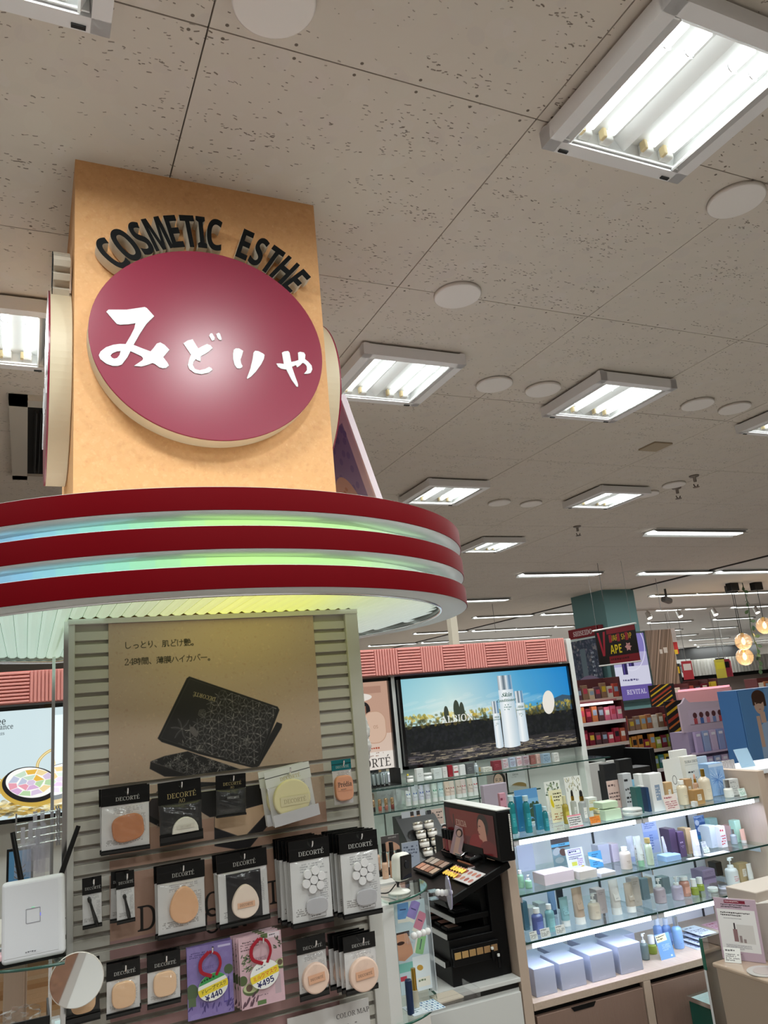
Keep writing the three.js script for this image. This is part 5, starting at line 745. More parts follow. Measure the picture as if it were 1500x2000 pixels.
// ---------------------------------------------------------------- lit shelf unit with skin care, right
const UA = THREE.MathUtils.degToRad(-3), U0 = [1.385, -2.201];
const UX = (u, w) => U0[0] + Math.cos(UA) * u - Math.sin(UA) * w, UZ = (u, w) => U0[1] - Math.sin(UA) * u - Math.cos(UA) * w;
const unit = (u, y, w) => [UX(u, w), y, UZ(u, w)];
{
  const D = 0.36, W = 1.035, BACK = M('#e9ebf4', 0.5), S = thing('shelf_unit', 'pale oak shelf unit with lit glass shelves of skin care', 'shelf unit', unit(0, 0, 0), UA);
  const side = (name, h, x, m = OAK, w = 0.032) => part(name, rbox(w, h, D, 0.002), m, S, [x, h / 2, -D / 2]);
  side('side_panel', 1.262, -0.017); side('side_panel', 1.262, W + 0.017);
  part('back_panel', bx(W, 0.47, 0.012, W / 2, 0.945, -D + 0.006), BACK, S);
  part('base_board', rbox(W, 0.022, D, 0.002), OAK, S, [W / 2, 0.711, -D / 2]);
  part('plinth_body', bx(W, 0.70, D - 0.03, W / 2, 0.35, -D / 2 - 0.01), M('#0e0c0b', 0.8), S);
  part('upright_rail', rbox(0.028, 0.70, 0.022, 0.002), OAK, S, [0.415, 0.35, -0.011]);
  for (const [a, b, n] of [[0.008, 0.398, 'drawer_front'], [0.434, 1.03, 'drawer_front']]) {
    const dr = part(n, rbox(b - a, 0.26, 0.018, 0.0015), OAKGREY, S, [(a + b) / 2, 0.553, -0.012]);
    part('grip_notch', extr([[-0.045, 0], [0.045, 0], [0.036, -0.012], [-0.036, -0.012]], 0.003, 0), BLACK, dr, [-0.03, 0.13, 0.0075]);
    part(n, rbox(b - a, 0.40, 0.018, 0.0015), OAKGREY, S, [(a + b) / 2, 0.208, -0.012]);
  }
  for (const x of [0.07, 0.53, 0.98]) part('slotted_rail', bx(0.006, 0.48, 0.006, x, 0.945, -D + 0.015), M('#3c3c40', 0.6), S);
  for (const [y, lit] of [[1.1735, 1], [1.0115, 0], [0.879, 1]]) {
    for (const [a, b] of [[0.002, 0.504], [0.508, W - 0.002]]) {
      const g = part('glass_shelf', bx(b - a, 0.006, D - 0.03, (a + b) / 2, y, -D / 2 + 0.004), GLASS, S); part('front_edge', bx(b - a, 0.0055, 0.0015, (a + b) / 2, y, -0.0105), M('#1f3d36', 0.2), g);
      for (const q of [a + 0.02, b - 0.02]) part('bracket', bx(0.004, 0.02, D - 0.06, q, y - 0.014, -D / 2), CHROME, S);
      if (lit) {
        const bar = part('light_bar', bx(b - a - 0.05, 0.014, 0.012, (a + b) / 2, y - 0.0105, -0.018), glow('#eaf2ff', 2.6), S); for (const q of [a + 0.013, b - 0.013]) part('bar_end', bx(0.024, 0.014, 0.012, q, y - 0.0105, -0.018), M('#cfcdd0', 0.3), bar);
        for (const [dy, to, k, hh] of [[-0.0185, -1, 52, 0.012]]) rectLight('shelf_light', b - a - 0.06, hh, new THREE.Color('#cfdcff'), k, unit((a + b) / 2, y + dy, 0.019), unit((a + b) / 2, y - 1, 0.45));
      }
    }
  }
  const DR = {
    sky(g, W, H) { flat(g, W, H, '#5c93c4'); g.fillStyle = '#7eb0d6'; g.fillRect(0, H * 0.3, W, H * 0.3); g.fillStyle = '#2f4a34'; for (let i = 0; i < 60; i++) { g.beginPath(); g.ellipse(W * rr(0.6, 1), H * rr(0.45, 1), W * 0.06, H * 0.05, rnd() * 3, 0, 7); g.fill(); } },
    leafy(g, W, H) { flat(g, W, H, '#e6e5dd'); for (let i = 0; i < 40; i++) { g.fillStyle = pick(['#5f7048', '#8a9a6a', '#a8b0a0', '#43523a']); g.beginPath(); g.ellipse(W * rr(0.05, 0.95), H * rr(0.05, 0.35), W * 0.06, H * 0.02, rnd() * 3, 0, 7); g.fill(); } tiny(g, W * 0.1, H * 0.8, W * 0.8, H * 0.14, 3, '#b0804a'); },
    twig(g, W, H) { flat(g, W, H, '#e9e7e1'); for (let i = 0; i < 34; i++) { g.strokeStyle = pick(['#8a8058', '#b0a45a', '#6c6a4a']); g.lineWidth = 2; const x = W * rr(0.1, 0.9), y = H * rr(0.08, 0.4); g.beginPath(); g.moveTo(x, y); g.lineTo(x + W * rr(-0.08, 0.08), y - H * rr(0.03, 0.1)); g.stroke(); } },
    bubble(g, W, H) { flat(g, W, H, '#ebe3bd'); g.fillStyle = '#d9c01e'; g.beginPath(); g.ellipse(W * 0.2, H * 0.4, W * 0.1, H * 0.14, -0.2, 0, 7); g.fill(); g.fillRect(W * 0.14, H * 0.16, W * 0.07, H * 0.12); tiny(g, W * 0.34, H * 0.08, W * 0.6, H * 0.3, 3, '#4a4326', 1); tiny(g, W * 0.4, H * 0.46, W * 0.5, H * 0.14, 2, '#77704a'); tiny(g, W * 0.1, H * 0.7, W * 0.85, H * 0.25, 3, '#a8642c'); },
    pinkedge(g, W, H) { flat(g, W, H, '#edecea'); g.fillStyle = '#ef8ea0'; g.fillRect(0, 0, W, H * 0.12); g.fillRect(0, H * 0.9, W, H * 0.1); tiny(g, W * 0.08, H * 0.18, W * 0.84, H * 0.66, 4, '#2c2a30', 1); },
    bear(g, W, H) { flat(g, W, H, '#e4e0d9'); g.strokeStyle = '#26221f'; g.lineWidth = W * 0.02; g.beginPath(); g.ellipse(W * 0.5, H * 0.55, W * 0.11, H * 0.11, 0, 0, 7); g.stroke(); tiny(g, W * 0.2, H * 0.78, W * 0.6, H * 0.1, 2, '#a09a92'); },
    splash(g, W, H) { flat(g, W, H, '#8fb0da'); for (let i = 0; i < 90; i++) { g.globalAlpha = 0.5; g.strokeStyle = pick(['#2f5fae', '#4f86c8', '#e4eef8', '#1f4a98']); g.lineWidth = W * rr(0.01, 0.04); const a = rnd() * 6.28, r = rr(0.1, 0.5); g.beginPath(); g.moveTo(W * 0.5, H * 0.5); g.lineTo(W * (0.5 + Math.cos(a) * r), H * (0.5 + Math.sin(a) * r)); g.stroke(); } g.globalAlpha = 1; g.fillStyle = '#c6d6ea'; g.fillRect(0, 0, W, H * 0.1); },
    hands(g, W, H) { flat(g, W, H, '#5c5456'); g.fillStyle = '#8fa8b4'; g.fillRect(0, H * 0.4, W, H * 0.6); g.fillStyle = '#c8cdd2'; g.beginPath(); g.ellipse(W * 0.25, H * 0.5, W * 0.22, H * 0.12, -0.4, 0, 7); g.fill(); g.fillStyle = '#6c5048'; g.beginPath(); g.ellipse(W * 0.6, H * 0.56, W * 0.2, H * 0.12, 0.3, 0, 7); g.fill(); g.fillStyle = '#bfc8cc'; g.beginPath(); g.ellipse(W * 0.35, H * 0.8, W * 0.24, H * 0.1, 0, 0, 7); g.fill(); g.fillStyle = '#6fc0ec'; g.fillRect(0, H * 0.25, W, H * 0.1); tiny(g, W * 0.4, H * 0.27, W * 0.5, H * 0.06, 1, '#1c3c58', 1); },
    hand(g, W, H) { flat(g, W, H, '#e2e2ec'); g.strokeStyle = '#7a5a9a'; g.lineWidth = 2; g.strokeRect(W * 0.16, H * 0.08, W * 0.7, H * 0.2); tiny(g, W * 0.2, H * 0.1, W * 0.62, H * 0.16, 1, '#2c2c5c', 1); tiny(g, W * 0.14, H * 0.36, W * 0.74, H * 0.16, 2, '#26264c', 1); g.fillStyle = '#d2cf52'; g.fillRect(W * 0.24, H * 0.62, W * 0.3, H * 0.18); tiny(g, W * 0.6, H * 0.5, W * 0.3, H * 0.34, 4, '#9a5aa8', 1); g.fillStyle = '#e6c02a'; g.beginPath(); g.ellipse(W * 0.82, H * 0.9, W * 0.1, H * 0.06, 0, 0, 7); g.fill(); },
    disc(g, W, H) { flat(g, W, H, '#58a6dc'); g.fillStyle = '#e2ecf4'; g.save(); g.translate(W / 2, H / 2); g.rotate(0.35); g.fillRect(-W, -H * 0.08, 2 * W, H * 0.16); g.restore(); tiny(g, W * 0.25, H * 0.14, W * 0.5, H * 0.24, 2, '#153f66', 1); tiny(g, W * 0.25, H * 0.62, W * 0.5, H * 0.24, 2, '#1d4c78', 1); },
    blue(g, W, H) { flat(g, W, H, '#b4c2ea'); g.fillStyle = '#9ab0e4'; g.fillRect(0, H * 0.3, W, H * 0.3); tiny(g, W * 0.14, H * 0.05, W * 0.72, H * 0.18, 3, '#5068b0', 1); tiny(g, W * 0.4, H * 0.4, W * 0.2, H * 0.5, 6, '#4c66b4', 1); },
    deep(g, W, H) { flat(g, W, H, '#44639f'); g.fillStyle = '#7f98cc'; g.fillRect(0, 0, W, H * 0.3); grain(g, W, H, 80, ['#1f3c7c', '#5a80c0'], 0.4, 8); tiny(g, W * 0.1, H * 0.04, W * 0.8, H * 0.1, 1, '#c8d4ec', 1); for (const [x, y] of [[0.26, 0.3], [0.38, 0.58]]) { g.fillStyle = '#c9d4ea'; g.beginPath(); g.arc(W * x, H * y, W * 0.19, 0, 7); g.fill(); } g.fillStyle = '#2f86c4'; g.fillRect(W * 0.1, H * 0.82, W * 0.4, H * 0.16); },
    leaflet(g, W, H) { flat(g, W, H, '#76a2d0'); g.fillStyle = '#e6dcae'; g.save(); g.translate(W * 0.38, H * 0.16); g.rotate(-0.08); g.fillRect(-W * 0.34, -H * 0.13, W * 0.7, H * 0.28); tiny(g, -W * 0.3, -H * 0.1, W * 0.6, H * 0.2, 2, '#3a352c', 1); g.restore(); tiny(g, W * 0.3, H * 0.42, W * 0.55, H * 0.26, 6, '#cfe0f0'); g.fillStyle = '#d8e4f0'; g.fillRect(W * 0.72, H * 0.86, W * 0.12, H * 0.07); },
  };
  const rows = [
    ['bottle',0.056,1.1775,0.086,'tall teal glass bottle with silver collar, leftmost on the top shelf',{w:0.023,h:0.116,c:'#2f9aa0',cap:'#bcd6dc',ink:'#cfe6ea',clear:0.35,ch:0.14,cr:0.8}],
    ['box',0.093,1.1775,0.102,'tall teal and blue carton between the two tall teal bottles',{w:0.025,h:0.109,c:'#2b7fb0',cap:'#9fd0d8',x:'plain'}],
    ['bottle',0.097,1.1775,0.062,'tall teal glass bottle, second from the left on the top shelf',{w:0.023,h:0.113,c:'#2f98a4',cap:'#bcd6dc',ink:'#cfe6ea',clear:0.35,ch:0.14,cr:0.8}],
    ['box',0.149,1.1775,0.079,'short teal carton beside the short teal bottle',{w:0.025,h:0.078,c:'#2a86a4',cap:'#a6d2d6',x:'plain'}],
    ['bottle',0.153,1.1775,0.044,'short teal glass bottle with silver collar on the top shelf',{w:0.018,h:0.074,c:'#3a9aa6',cap:'#c4dade',ink:'#cfe6ea',clear:0.35,ch:0.16,cr:0.8}],
    ['box',0.126,1.1775,0.270,'pack with red and white speckles behind the tall teal bottles',{w:0.025,h:0.104,c:'#c98f9c',cap:'#7a2c44',x:'text'}],
    ['card',0.209,1.1775,0.240,'blue sky photo card behind the teal bottles',{w:0.093,h:0.109,c:'#4f86b8',cap:'#2f5f38',lean:-0.05,draw:DR.sky}],
    ['card',0.302,1.1775,0.210,'white card with leaf print behind the cream speech card',{w:0.065,h:0.126,c:'#e4e2da',cap:'#5d6a48',lean:-0.05,draw:DR.leafy}],
    ['card',0.389,1.1775,0.210,'white card with twig print behind the dropper bottles',{w:0.069,h:0.132,c:'#e6e4de',cap:'#8a7a4a',lean:-0.05,draw:DR.twig}],
    ['card',0.271,1.1775,0.150,'cream speech-bubble card with a yellow bottle drawing',{w:0.054,h:0.104,c:'#e6ddb4',cap:'#5a5030',lean:-0.05,draw:DR.bubble}],
    ['bottle',0.269,1.1775,0.100,'yellow oil bottle right of the cream speech card',{w:0.022,h:0.089,c:'#c8b44a',cap:'#d8cfa2',ink:'#8a7a30',clear:0.4,ch:0.28}],
    ['dropper',0.316,1.1775,0.120,'clear bottle with black and gold dropper, left one',{w:0.021,h:0.101,c:'#d7d9d3',cap:'#17130e',metal:1,bulb:'#1a1612',clear:0.5}],
    ['dropper',0.325,1.1775,0.080,'clear bottle with black and gold dropper, right one',{w:0.028,h:0.102,c:'#d3d6d6',cap:'#17130e',metal:1,bulb:'#1a1612',clear:0.5}],
    ['card',0.250,1.1775,0.020,'white price card with pink edges below the dropper bottles',{w:0.053,h:0.038,c:'#ecebe8',cap:'#3a3a3c',draw:DR.pinkedge}],
    ['card',0.333,1.1775,0.030,'small orange card at the front of the top shelf',{w:0.040,h:0.021,c:'#e88a3a',cap:'#9a4a10',x:'text'}],
    ['jar',0.386,1.1775,0.080,'round gold and clear jar behind the orange card',{w:0.036,h:0.031,c:'#c9a86a',cap:'#e0d0a8',metal:1}],
    ['box',0.413,1.1775,0.160,'clear-looking carton with yellow band left of the green cartons',{w:0.038,h:0.061,c:'#d9dbd5',cap:'#c9b03a',x:'band',d:0.030}],
    ['box',0.411,1.1775,0.060,'pale green carton, the lower one of two',{w:0.066,h:0.032,c:'#cfe3c6',cap:'#93ad8a',x:'plain',d:0.050}],
    ['box',0.411,1.2135,0.070,'pale green carton lying on top of the other',{w:0.064,h:0.019,c:'#cfe3c4',cap:'#93ad8a',x:'plain',d:0.050}],
    ['jar',0.501,1.1775,0.050,'low wide white jar on the top shelf',{w:0.066,h:0.023,c:'#cfd2cf',cap:'#efefed'}],
    ['box',0.604,1.1775,0.200,'pack with black and white zebra print behind the white jar',{w:0.038,h:0.118,c:'#b9b9bb',cap:'#1c1c1e',x:'text',ink:'#1c1c1e',d:0.030}],
    ['box',0.588,1.1775,0.270,'black display carton behind the pink card',{w:0.055,h:0.152,c:'#1a1a1c',cap:'#4b4b4f',x:'plain',d:0.030}],
    ['box',0.669,1.1775,0.280,'taller black display carton behind the blue card',{w:0.060,h:0.159,c:'#121214',cap:'#3c3c40',x:'plain',d:0.030}],
    ['card',0.564,1.1775,0.220,'pink handwritten card in front of the black carton',{w:0.052,h:0.097,c:'#d9b9ae',cap:'#5a4440',x:'text',lean:-0.03}],
    ['card',0.639,1.1775,0.220,'pale blue card in front of the taller black carton',{w:0.050,h:0.090,c:'#8fc4e0',cap:'#2f5f86',x:'text',lean:-0.03}],
    ['box',0.543,1.1775,0.070,'dark green narrow carton right of the zebra print',{w:0.023,h:0.086,c:'#2f5f5c',cap:'#1f4644',x:'plain',d:0.030}],
    ['box',0.582,1.1775,0.090,'narrow white carton with red marks between green and navy ones',{w:0.011,h:0.084,c:'#e3e0dc',cap:'#a8303c',x:'band',ink:'#a8303c',d:0.030}],
    ['box',0.581,1.1775,0.070,'narrow navy carton left of the tall white carton',{w:0.011,h:0.080,c:'#1d3f66',cap:'#14304e',x:'plain',d:0.030}],
    ['box',0.651,1.1775,0.180,'plain white carton standing behind the navy one',{w:0.024,h:0.112,c:'#e2e1de',cap:'#a4a4a2',x:'plain',d:0.030}],
    ['box',0.613,1.1775,0.060,'tall white carton with a blue dot on the top shelf',{w:0.053,h:0.124,c:'#e2e1e0',cap:'#8a9ab0',x:'window',ink:'#cfc6a8',d:0.040}],
    ['box',0.718,1.1775,0.120,'kraft carton with grey label left of the cream bottle',{w:0.031,h:0.078,c:'#b9966c',cap:'#d8d4cc',x:'window',ink:'#cfcdca',d:0.030}],
    ['bottle',0.752,1.1775,0.080,'cream bottle with white cap and pale label on the top shelf',{w:0.037,h:0.082,c:'#d9cbb0',cap:'#ecebe6',x:'mid',ink:'#8a8a94',ch:0.16}],
    ['box',0.793,1.1775,0.100,'tall kraft carton right of the cream bottle',{w:0.030,h:0.082,c:'#b08c62',cap:'#d2cfc8',x:'window',ink:'#c9c8c8',d:0.030}],
    ['card',0.649,1.1775,0.020,'pale card with red heading in front of the kraft cartons',{w:0.059,h:0.051,c:'#e8d8d2',cap:'#9a3a44',x:'text'}],
    ['card',0.856,1.1775,0.230,'white board with rounded ears and a small black figure outline',{w:0.083,h:0.142,c:'#e2ded8',cap:'#2a2624',lean:-0.02,draw:DR.bear}],
    ['box',0.952,1.1775,0.300,'tall white board with yellow top edge behind the others',{w:0.075,h:0.162,c:'#dedbd6',cap:'#8f8a84',x:'plain',d:0.020}],
    ['box',0.942,1.1775,0.240,'tall carton reading FLORA DROP',{w:0.067,h:0.142,c:'#e2ddd2',cap:'#3c3a36',d:0.030,words:'FLORA DROP'}],
    ['dropper',0.871,1.1775,0.140,'slim rose dropper bottle',{w:0.020,h:0.088,c:'#c9a084',cap:'#d8a48c',metal:1}],
    ['bottle',0.876,1.1775,0.100,'cream bottle with gold dropper cap, tallest beside the blue carton',{w:0.042,h:0.107,c:'#dccdb6',cap:'#c2a04c',x:'mid',ink:'#b0a890',ch:0.26,cr:0.35,metal:1}],
    ['box',0.785,1.1775,0.050,'low kraft carton with white label at the front',{w:0.045,h:0.049,c:'#a9814f',cap:'#d8d2c6',x:'window',ink:'#d8d4ce',d:0.030}],
    ['slab',0.744,1.1775,0.020,'round-looking sticker card at the shelf front',{w:0.015,h:0.016,c:'#d8d6d2',cap:'#77706a',x:'text',d:0.020}],
    ['box',0.974,1.1775,0.160,'tall blue and white photo carton with splashes',{w:0.072,h:0.115,c:'#86a8d0',cap:'#2f62a4',d:0.050,draw:DR.splash}],
    ['box',1.000,1.1785,0.240,'pale blue card rising behind the blue photo carton',{w:0.066,h:0.132,c:'#b8cbe0',cap:'#8fb0d4',x:'plain',d:0.010}],
    ['bottle',0.953,1.1775,0.070,'white bottle with long silver cap in front of the blue carton',{w:0.033,h:0.061,c:'#dddcd6',cap:'#b4b6b8',x:'plain',ch:0.45,metal:1,cr:0.5}],
    ['box',1.000,1.1775,0.100,'grey white carton at the right end of the top shelf',{w:0.045,h:0.057,c:'#c9c8c6',cap:'#8f9090',x:'text',ink:'#8f9090',d:0.030}],
    ['card',1.000,1.1775,0.050,'small leaflet with green print leaning at the right end',{w:0.032,h:0.027,c:'#d6e0da',cap:'#4f8a6c',x:'text'}],
    ['bottle',0.059,1.0145,0.090,'taller pale green bottle with white cap at the left end',{w:0.021,h:0.052,c:'#8fc0a0',cap:'#e6e6e2',ink:'#5a7a66'}],
    ['pump',0.074,1.0145,0.070,'shorter pale green bottle with white pump at the left end',{w:0.023,h:0.040,c:'#8fc2a2',cap:'#e8e8e4',ink:'#5a7a66'}],
    ['card',0.198,1.0145,0.280,'clear lilac board with rounded top behind the green bottles',{w:0.066,h:0.084,c:'#b9bed6',cap:'#a4aac8',x:'plain',lean:-0.02,side:'#aab0cc'}],
    ['card',0.332,1.0145,0.260,'photo card with light blue top strip',{w:0.076,h:0.097,c:'#4a4648',cap:'#8fc6e6',lean:-0.03,draw:DR.hands}],
    ['box',0.181,1.0145,0.089,'flat foil-wrapped carton, left one, with a printed lid',{w:0.113,h:0.033,c:'#cbbcbc',cap:'#6a7a8a',x:'plain',ink:'#b8aaaa',d:0.070}],
    ['box',0.282,1.0145,0.068,'flat foil-wrapped carton, right one',{w:0.070,h:0.025,c:'#c9c2b8',cap:'#6a7a8a',x:'plain',ink:'#b8b0a8',d:0.060}],
    ['card',0.330,1.0145,0.170,'handwritten white card with yellow patch behind the foil cartons',{w:0.070,h:0.068,c:'#e0e0ea',cap:'#3a3a6a',draw:DR.hand,lean:-0.15}],
    ['card',0.396,1.0145,0.150,'round blue tag with a white stripe',{w:0.053,h:0.051,c:'#58a6dc',cap:'#e6eef4',draw:DR.disc,lean:-0.12}],
    ['slab',0.343,1.0145,0.046,'flat white oval card lying on the second shelf',{w:0.059,h:0.013,c:'#d8d8de',cap:'#8a8a96',x:'text',d:0.060}],
    ['box',0.447,1.0145,0.190,'lilac white carton, left one of a pair',{w:0.047,h:0.063,c:'#c9cbdc',cap:'#a4a8bf',x:'plain',d:0.040}],
    ['box',0.494,1.0145,0.190,'lilac pink carton, right one of a pair',{w:0.029,h:0.058,c:'#d6c9da',cap:'#a898b8',x:'plain',d:0.040}],
    ['bottle',0.450,1.0145,0.060,'frosted beige bottle with white cap and dark round sticker',{w:0.038,h:0.069,c:'#cfc2b4',cap:'#eeeeea',x:'mid',ink:'#4a3a2a',ch:0.16}],
    ['tube',0.537,1.0145,0.140,'white tube with pale blue end',{w:0.027,h:0.081,c:'#d4d8e2',cap:'#aab4d6',x:'mid'}],
    ['tube',0.535,1.0145,0.100,'white tube with green end behind the small hanging card',{w:0.026,h:0.086,c:'#d3dcd4',cap:'#7fb49a',x:'mid'}],
    ['card',0.527,1.0145,0.080,'small grey card hung on the green tube',{w:0.037,h:0.062,c:'#c9c4c0',cap:'#6a6460',x:'text',lean:-0.05}],
    ['tube',0.511,1.0145,0.060,'slim white tube with green top in the middle of the second shelf',{w:0.023,h:0.094,c:'#d6ddd4',cap:'#8fbf9a',x:'mid'}],
    ['bottle',0.542,1.0145,0.050,'slim pale green bottle with tan cap',{w:0.024,h:0.085,c:'#c2d0b4',cap:'#b9a46a',x:'plain',ch:0.18,cr:0.8}],
    ['card',0.673,1.0145,0.190,'long blue leaflet standing behind the slim bottles',{w:0.065,h:0.105,c:'#b6c4ea',cap:'#4a66b4',lean:-0.04,draw:DR.blue}],
    ['tube',0.658,1.0205,0.100,'white tube on the shiny disc',{w:0.029,h:0.063,c:'#e3e3e8',cap:'#cfd0d8',x:'mid',ink:'#3a3a5a'}],
    ['slab',0.630,1.0145,0.060,'shiny rainbow disc plate',{w:0.062,h:0.019,c:'#9fc0e8',cap:'#d8e8f6',x:'plain',d:0.050}],
    ['box',0.665,1.0145,0.090,'dark purple carton, left one',{w:0.028,h:0.095,c:'#4a3a52',cap:'#6f5c78',x:'plain',d:0.050}],
    ['box',0.696,1.0145,0.080,'dark purple carton, right one',{w:0.026,h:0.082,c:'#51405c',cap:'#b8a8c0',x:'mid',d:0.040}],
    ['box',0.748,1.0145,0.100,'tan narrow carton right of the purple cartons',{w:0.026,h:0.084,c:'#a98f6c',cap:'#80684a',x:'plain',d:0.040}],
    ['tube',0.744,1.0145,0.050,'white tube in front of the tan carton',{w:0.028,h:0.082,c:'#e6e7ee',cap:'#eeeef2',x:'mid',ink:'#4a4a6c'}],
    ['card',0.956,1.0145,0.250,'deep blue photo card with two white discs',{w:0.051,h:0.084,c:'#3f66a8',cap:'#dfe6f2',lean:-0.03,draw:DR.deep}],
    ['card',0.844,1.0145,0.120,'small white price card in front of the deep blue card',{w:0.023,h:0.022,c:'#dfe3ea',cap:'#5a5a66',x:'text'}],
    ['card',0.797,1.0145,0.060,'small pale price card left of the red-lettered carton',{w:0.025,h:0.017,c:'#dce8e0',cap:'#5a6a60',x:'text'}],
    ['box',0.873,1.0145,0.120,'grey blue carton left of the red-lettered one',{w:0.033,h:0.073,c:'#c3ccd8',cap:'#9aa6b8',x:'plain',d:0.050}],
    ['box',0.895,1.0145,0.090,'white carton with large red lettering',{w:0.027,h:0.071,c:'#e2dfe2',cap:'#c0303c',x:'text',ink:'#c0303c',d:0.030}],
    ['bottle',0.955,1.0145,0.090,'silver spray bottle on the second shelf',{w:0.023,h:0.051,c:'#a3acb4',cap:'#c6ccd0',x:'plain',ch:0.3,metal:1,cr:0.5}],
    ['box',1.000,1.0145,0.150,'pink carton behind the silver spray bottle',{w:0.028,h:0.054,c:'#d9b0ae',cap:'#b88884',x:'plain',d:0.040}],
    ['tube',1.000,1.0145,0.090,'small peach tube in front of the mint carton',{w:0.021,h:0.046,c:'#e3b6a4',cap:'#d8d0ca',x:'mid'}],
    ['box',1.000,1.0145,0.240,'mint carton lying high behind the pink one',{w:0.037,h:0.070,c:'#a9cfcc',cap:'#7faaa6',x:'plain',d:0.030}],
    ['box',1.000,1.0145,0.120,'tall mint carton at the right end',{w:0.025,h:0.074,c:'#b2d8c6',cap:'#82b09c',x:'plain',d:0.030}],
    ['slab',0.802,1.0145,0.020,'flat blue and white price strip at the shelf front',{w:0.093,h:0.002,c:'#e0e0e8',cap:'#5a6aa0',x:'text',d:0.030}],
    ['slab',0.699,1.0145,0.020,'flat white price strip at the shelf front',{w:0.047,h:0.001,c:'#e2e2e6',cap:'#77777c',x:'text',d:0.020}],
    ['box',0.077,0.8820,0.130,'dark teal narrow carton at the left end of the third shelf',{w:0.017,h:0.084,c:'#4f7484',cap:'#3a5a68',x:'plain',d:0.030}],
    ['box',0.123,0.8820,0.170,'pale carton behind the blue and violet bottle',{w:0.030,h:0.053,c:'#c2c4c4',cap:'#9a9c9c',x:'plain',d:0.040}],
    ['box',0.191,0.8820,0.220,'grey carton behind the aqua bottle',{w:0.029,h:0.045,c:'#b4bcbe',cap:'#8f9a9c',x:'plain',d:0.040}],
    ['bottle',0.090,0.8820,0.070,'blue and violet bottle with white cap',{w:0.036,h:0.072,c:'#6a76b4',cap:'#ecebe8',x:'mid',ink:'#8a94c8',ch:0.2,clear:0.3}],
    ['bottle',0.130,0.8820,0.060,'aqua bottle with white cap',{w:0.030,h:0.078,c:'#86b8bc',cap:'#ecebe8',x:'mid',ink:'#a8d0d2',ch:0.18,clear:0.2}],
    ['tube',0.242,0.8820,0.220,'tall blue tube with dark end behind the aqua bottle',{w:0.029,h:0.073,c:'#7f9cc0',cap:'#3a4a68',x:'plain'}],
    ['tube',0.199,0.8820,0.080,'aqua tube with dark handwriting',{w:0.031,h:0.084,c:'#8fb6bc',cap:'#e6e6e4',x:'text',ink:'#26343a'}],
    ['box',0.300,0.8820,0.260,'black folded card behind the aqua tube',{w:0.023,h:0.062,c:'#23262a',cap:'#34383c',x:'plain',d:0.010}],
    ['tube',0.247,0.8820,0.070,'tall beige tube on a white cap',{w:0.038,h:0.106,c:'#bfa793',cap:'#e8e6e2',x:'mid',ink:'#6a5a4c'}],
    ['pump',0.312,0.8820,0.080,'cream pump bottle right of the tall beige tube',{w:0.040,h:0.079,c:'#d6c6b2',cap:'#efeeea',x:'mid',ink:'#7a6a58'}],
    ['box',0.367,0.8820,0.130,'pink beige carton behind the cream pump bottle',{w:0.034,h:0.074,c:'#cbbab4',cap:'#9a8680',x:'top',d:0.040}],
    ['tube',0.399,0.8820,0.080,'tall white tube with black print',{w:0.037,h:0.104,c:'#d9d3cd',cap:'#ecebe8',x:'top',ink:'#2c2a28'}],
    ['tube',0.450,0.8820,0.070,'tall beige tube with two round stickers',{w:0.034,h:0.089,c:'#bcae9f',cap:'#eceae6',x:'window',ink:'#e0dcd4'}],
    ['box',0.508,0.8820,0.120,'beige carton right of the stickered tube',{w:0.033,h:0.088,c:'#bdb0a6',cap:'#96887c',x:'top',d:0.030}],
    ['card',0.042,0.8820,0.020,'first small price card from the left on the third shelf',{w:0.026,h:0.023,c:'#dcdcd4',cap:'#4a4a46',x:'text'}],
    ['card',0.084,0.8820,0.020,'second small price card from the left on the third shelf',{w:0.034,h:0.024,c:'#dcdcd6',cap:'#4a4a46',x:'text'}],
    ['card',0.139,0.8820,0.020,'third small price card from the left on the third shelf',{w:0.031,h:0.023,c:'#dcdcd6',cap:'#4a4a46',x:'text'}],
    ['box',0.581,0.8820,0.170,'grey green translucent-looking carton in the middle of the third shelf',{w:0.029,h:0.067,c:'#7f9298',cap:'#5f7278',x:'plain',d:0.040}],
    ['box',0.641,0.8820,0.220,'beige carton behind the mauve pump bottle',{w:0.030,h:0.051,c:'#b9a894',cap:'#8f806e',x:'plain',d:0.030}],
    ['pump',0.590,0.8820,0.090,'mauve pump bottle, left of the lilac one',{w:0.040,h:0.079,c:'#b3a3ac',cap:'#eceae8',x:'mid',ink:'#7a6872'}],
    ['box',0.681,0.8820,0.180,'grey carton between the two pump bottles',{w:0.032,h:0.054,c:'#8a9a9e',cap:'#66767a',x:'plain',d:0.040}],
    ['pump',0.657,0.8820,0.080,'lilac pump bottle beside the pink bottle',{w:0.039,h:0.075,c:'#b9aec2',cap:'#ededec',x:'mid',ink:'#7c7088'}],
    ['bottle',0.708,0.8820,0.100,'pink bottle with white cap right of the lilac pump bottle',{w:0.035,h:0.062,c:'#dba08c',cap:'#ecebe6',x:'plain',ch:0.18,clear:0.3,cr:0.8}],
    ['bottle',0.740,0.8820,0.090,'olive green bottle with long white cap, left one on the shelf',{w:0.026,h:0.051,c:'#97a43a',cap:'#ecebe6',x:'plain',ch:0.48,cr:0.75}],
    ['bottle',0.793,0.8820,0.120,'olive green bottle with long white cap, right one on the shelf',{w:0.026,h:0.043,c:'#9aa83e',cap:'#ecebe6',x:'plain',ch:0.48,cr:0.75}],
    ['box',0.885,0.8820,0.200,'mauve two-part carton behind the cream jar',{w:0.059,h:0.046,c:'#97839f',cap:'#735f7c',x:'band',ink:'#826e8b',d:0.060}],
    ['jar',0.810,0.8820,0.080,'cream jar with white lid',{w:0.035,h:0.014,c:'#b9bdb4',cap:'#efede8'}],
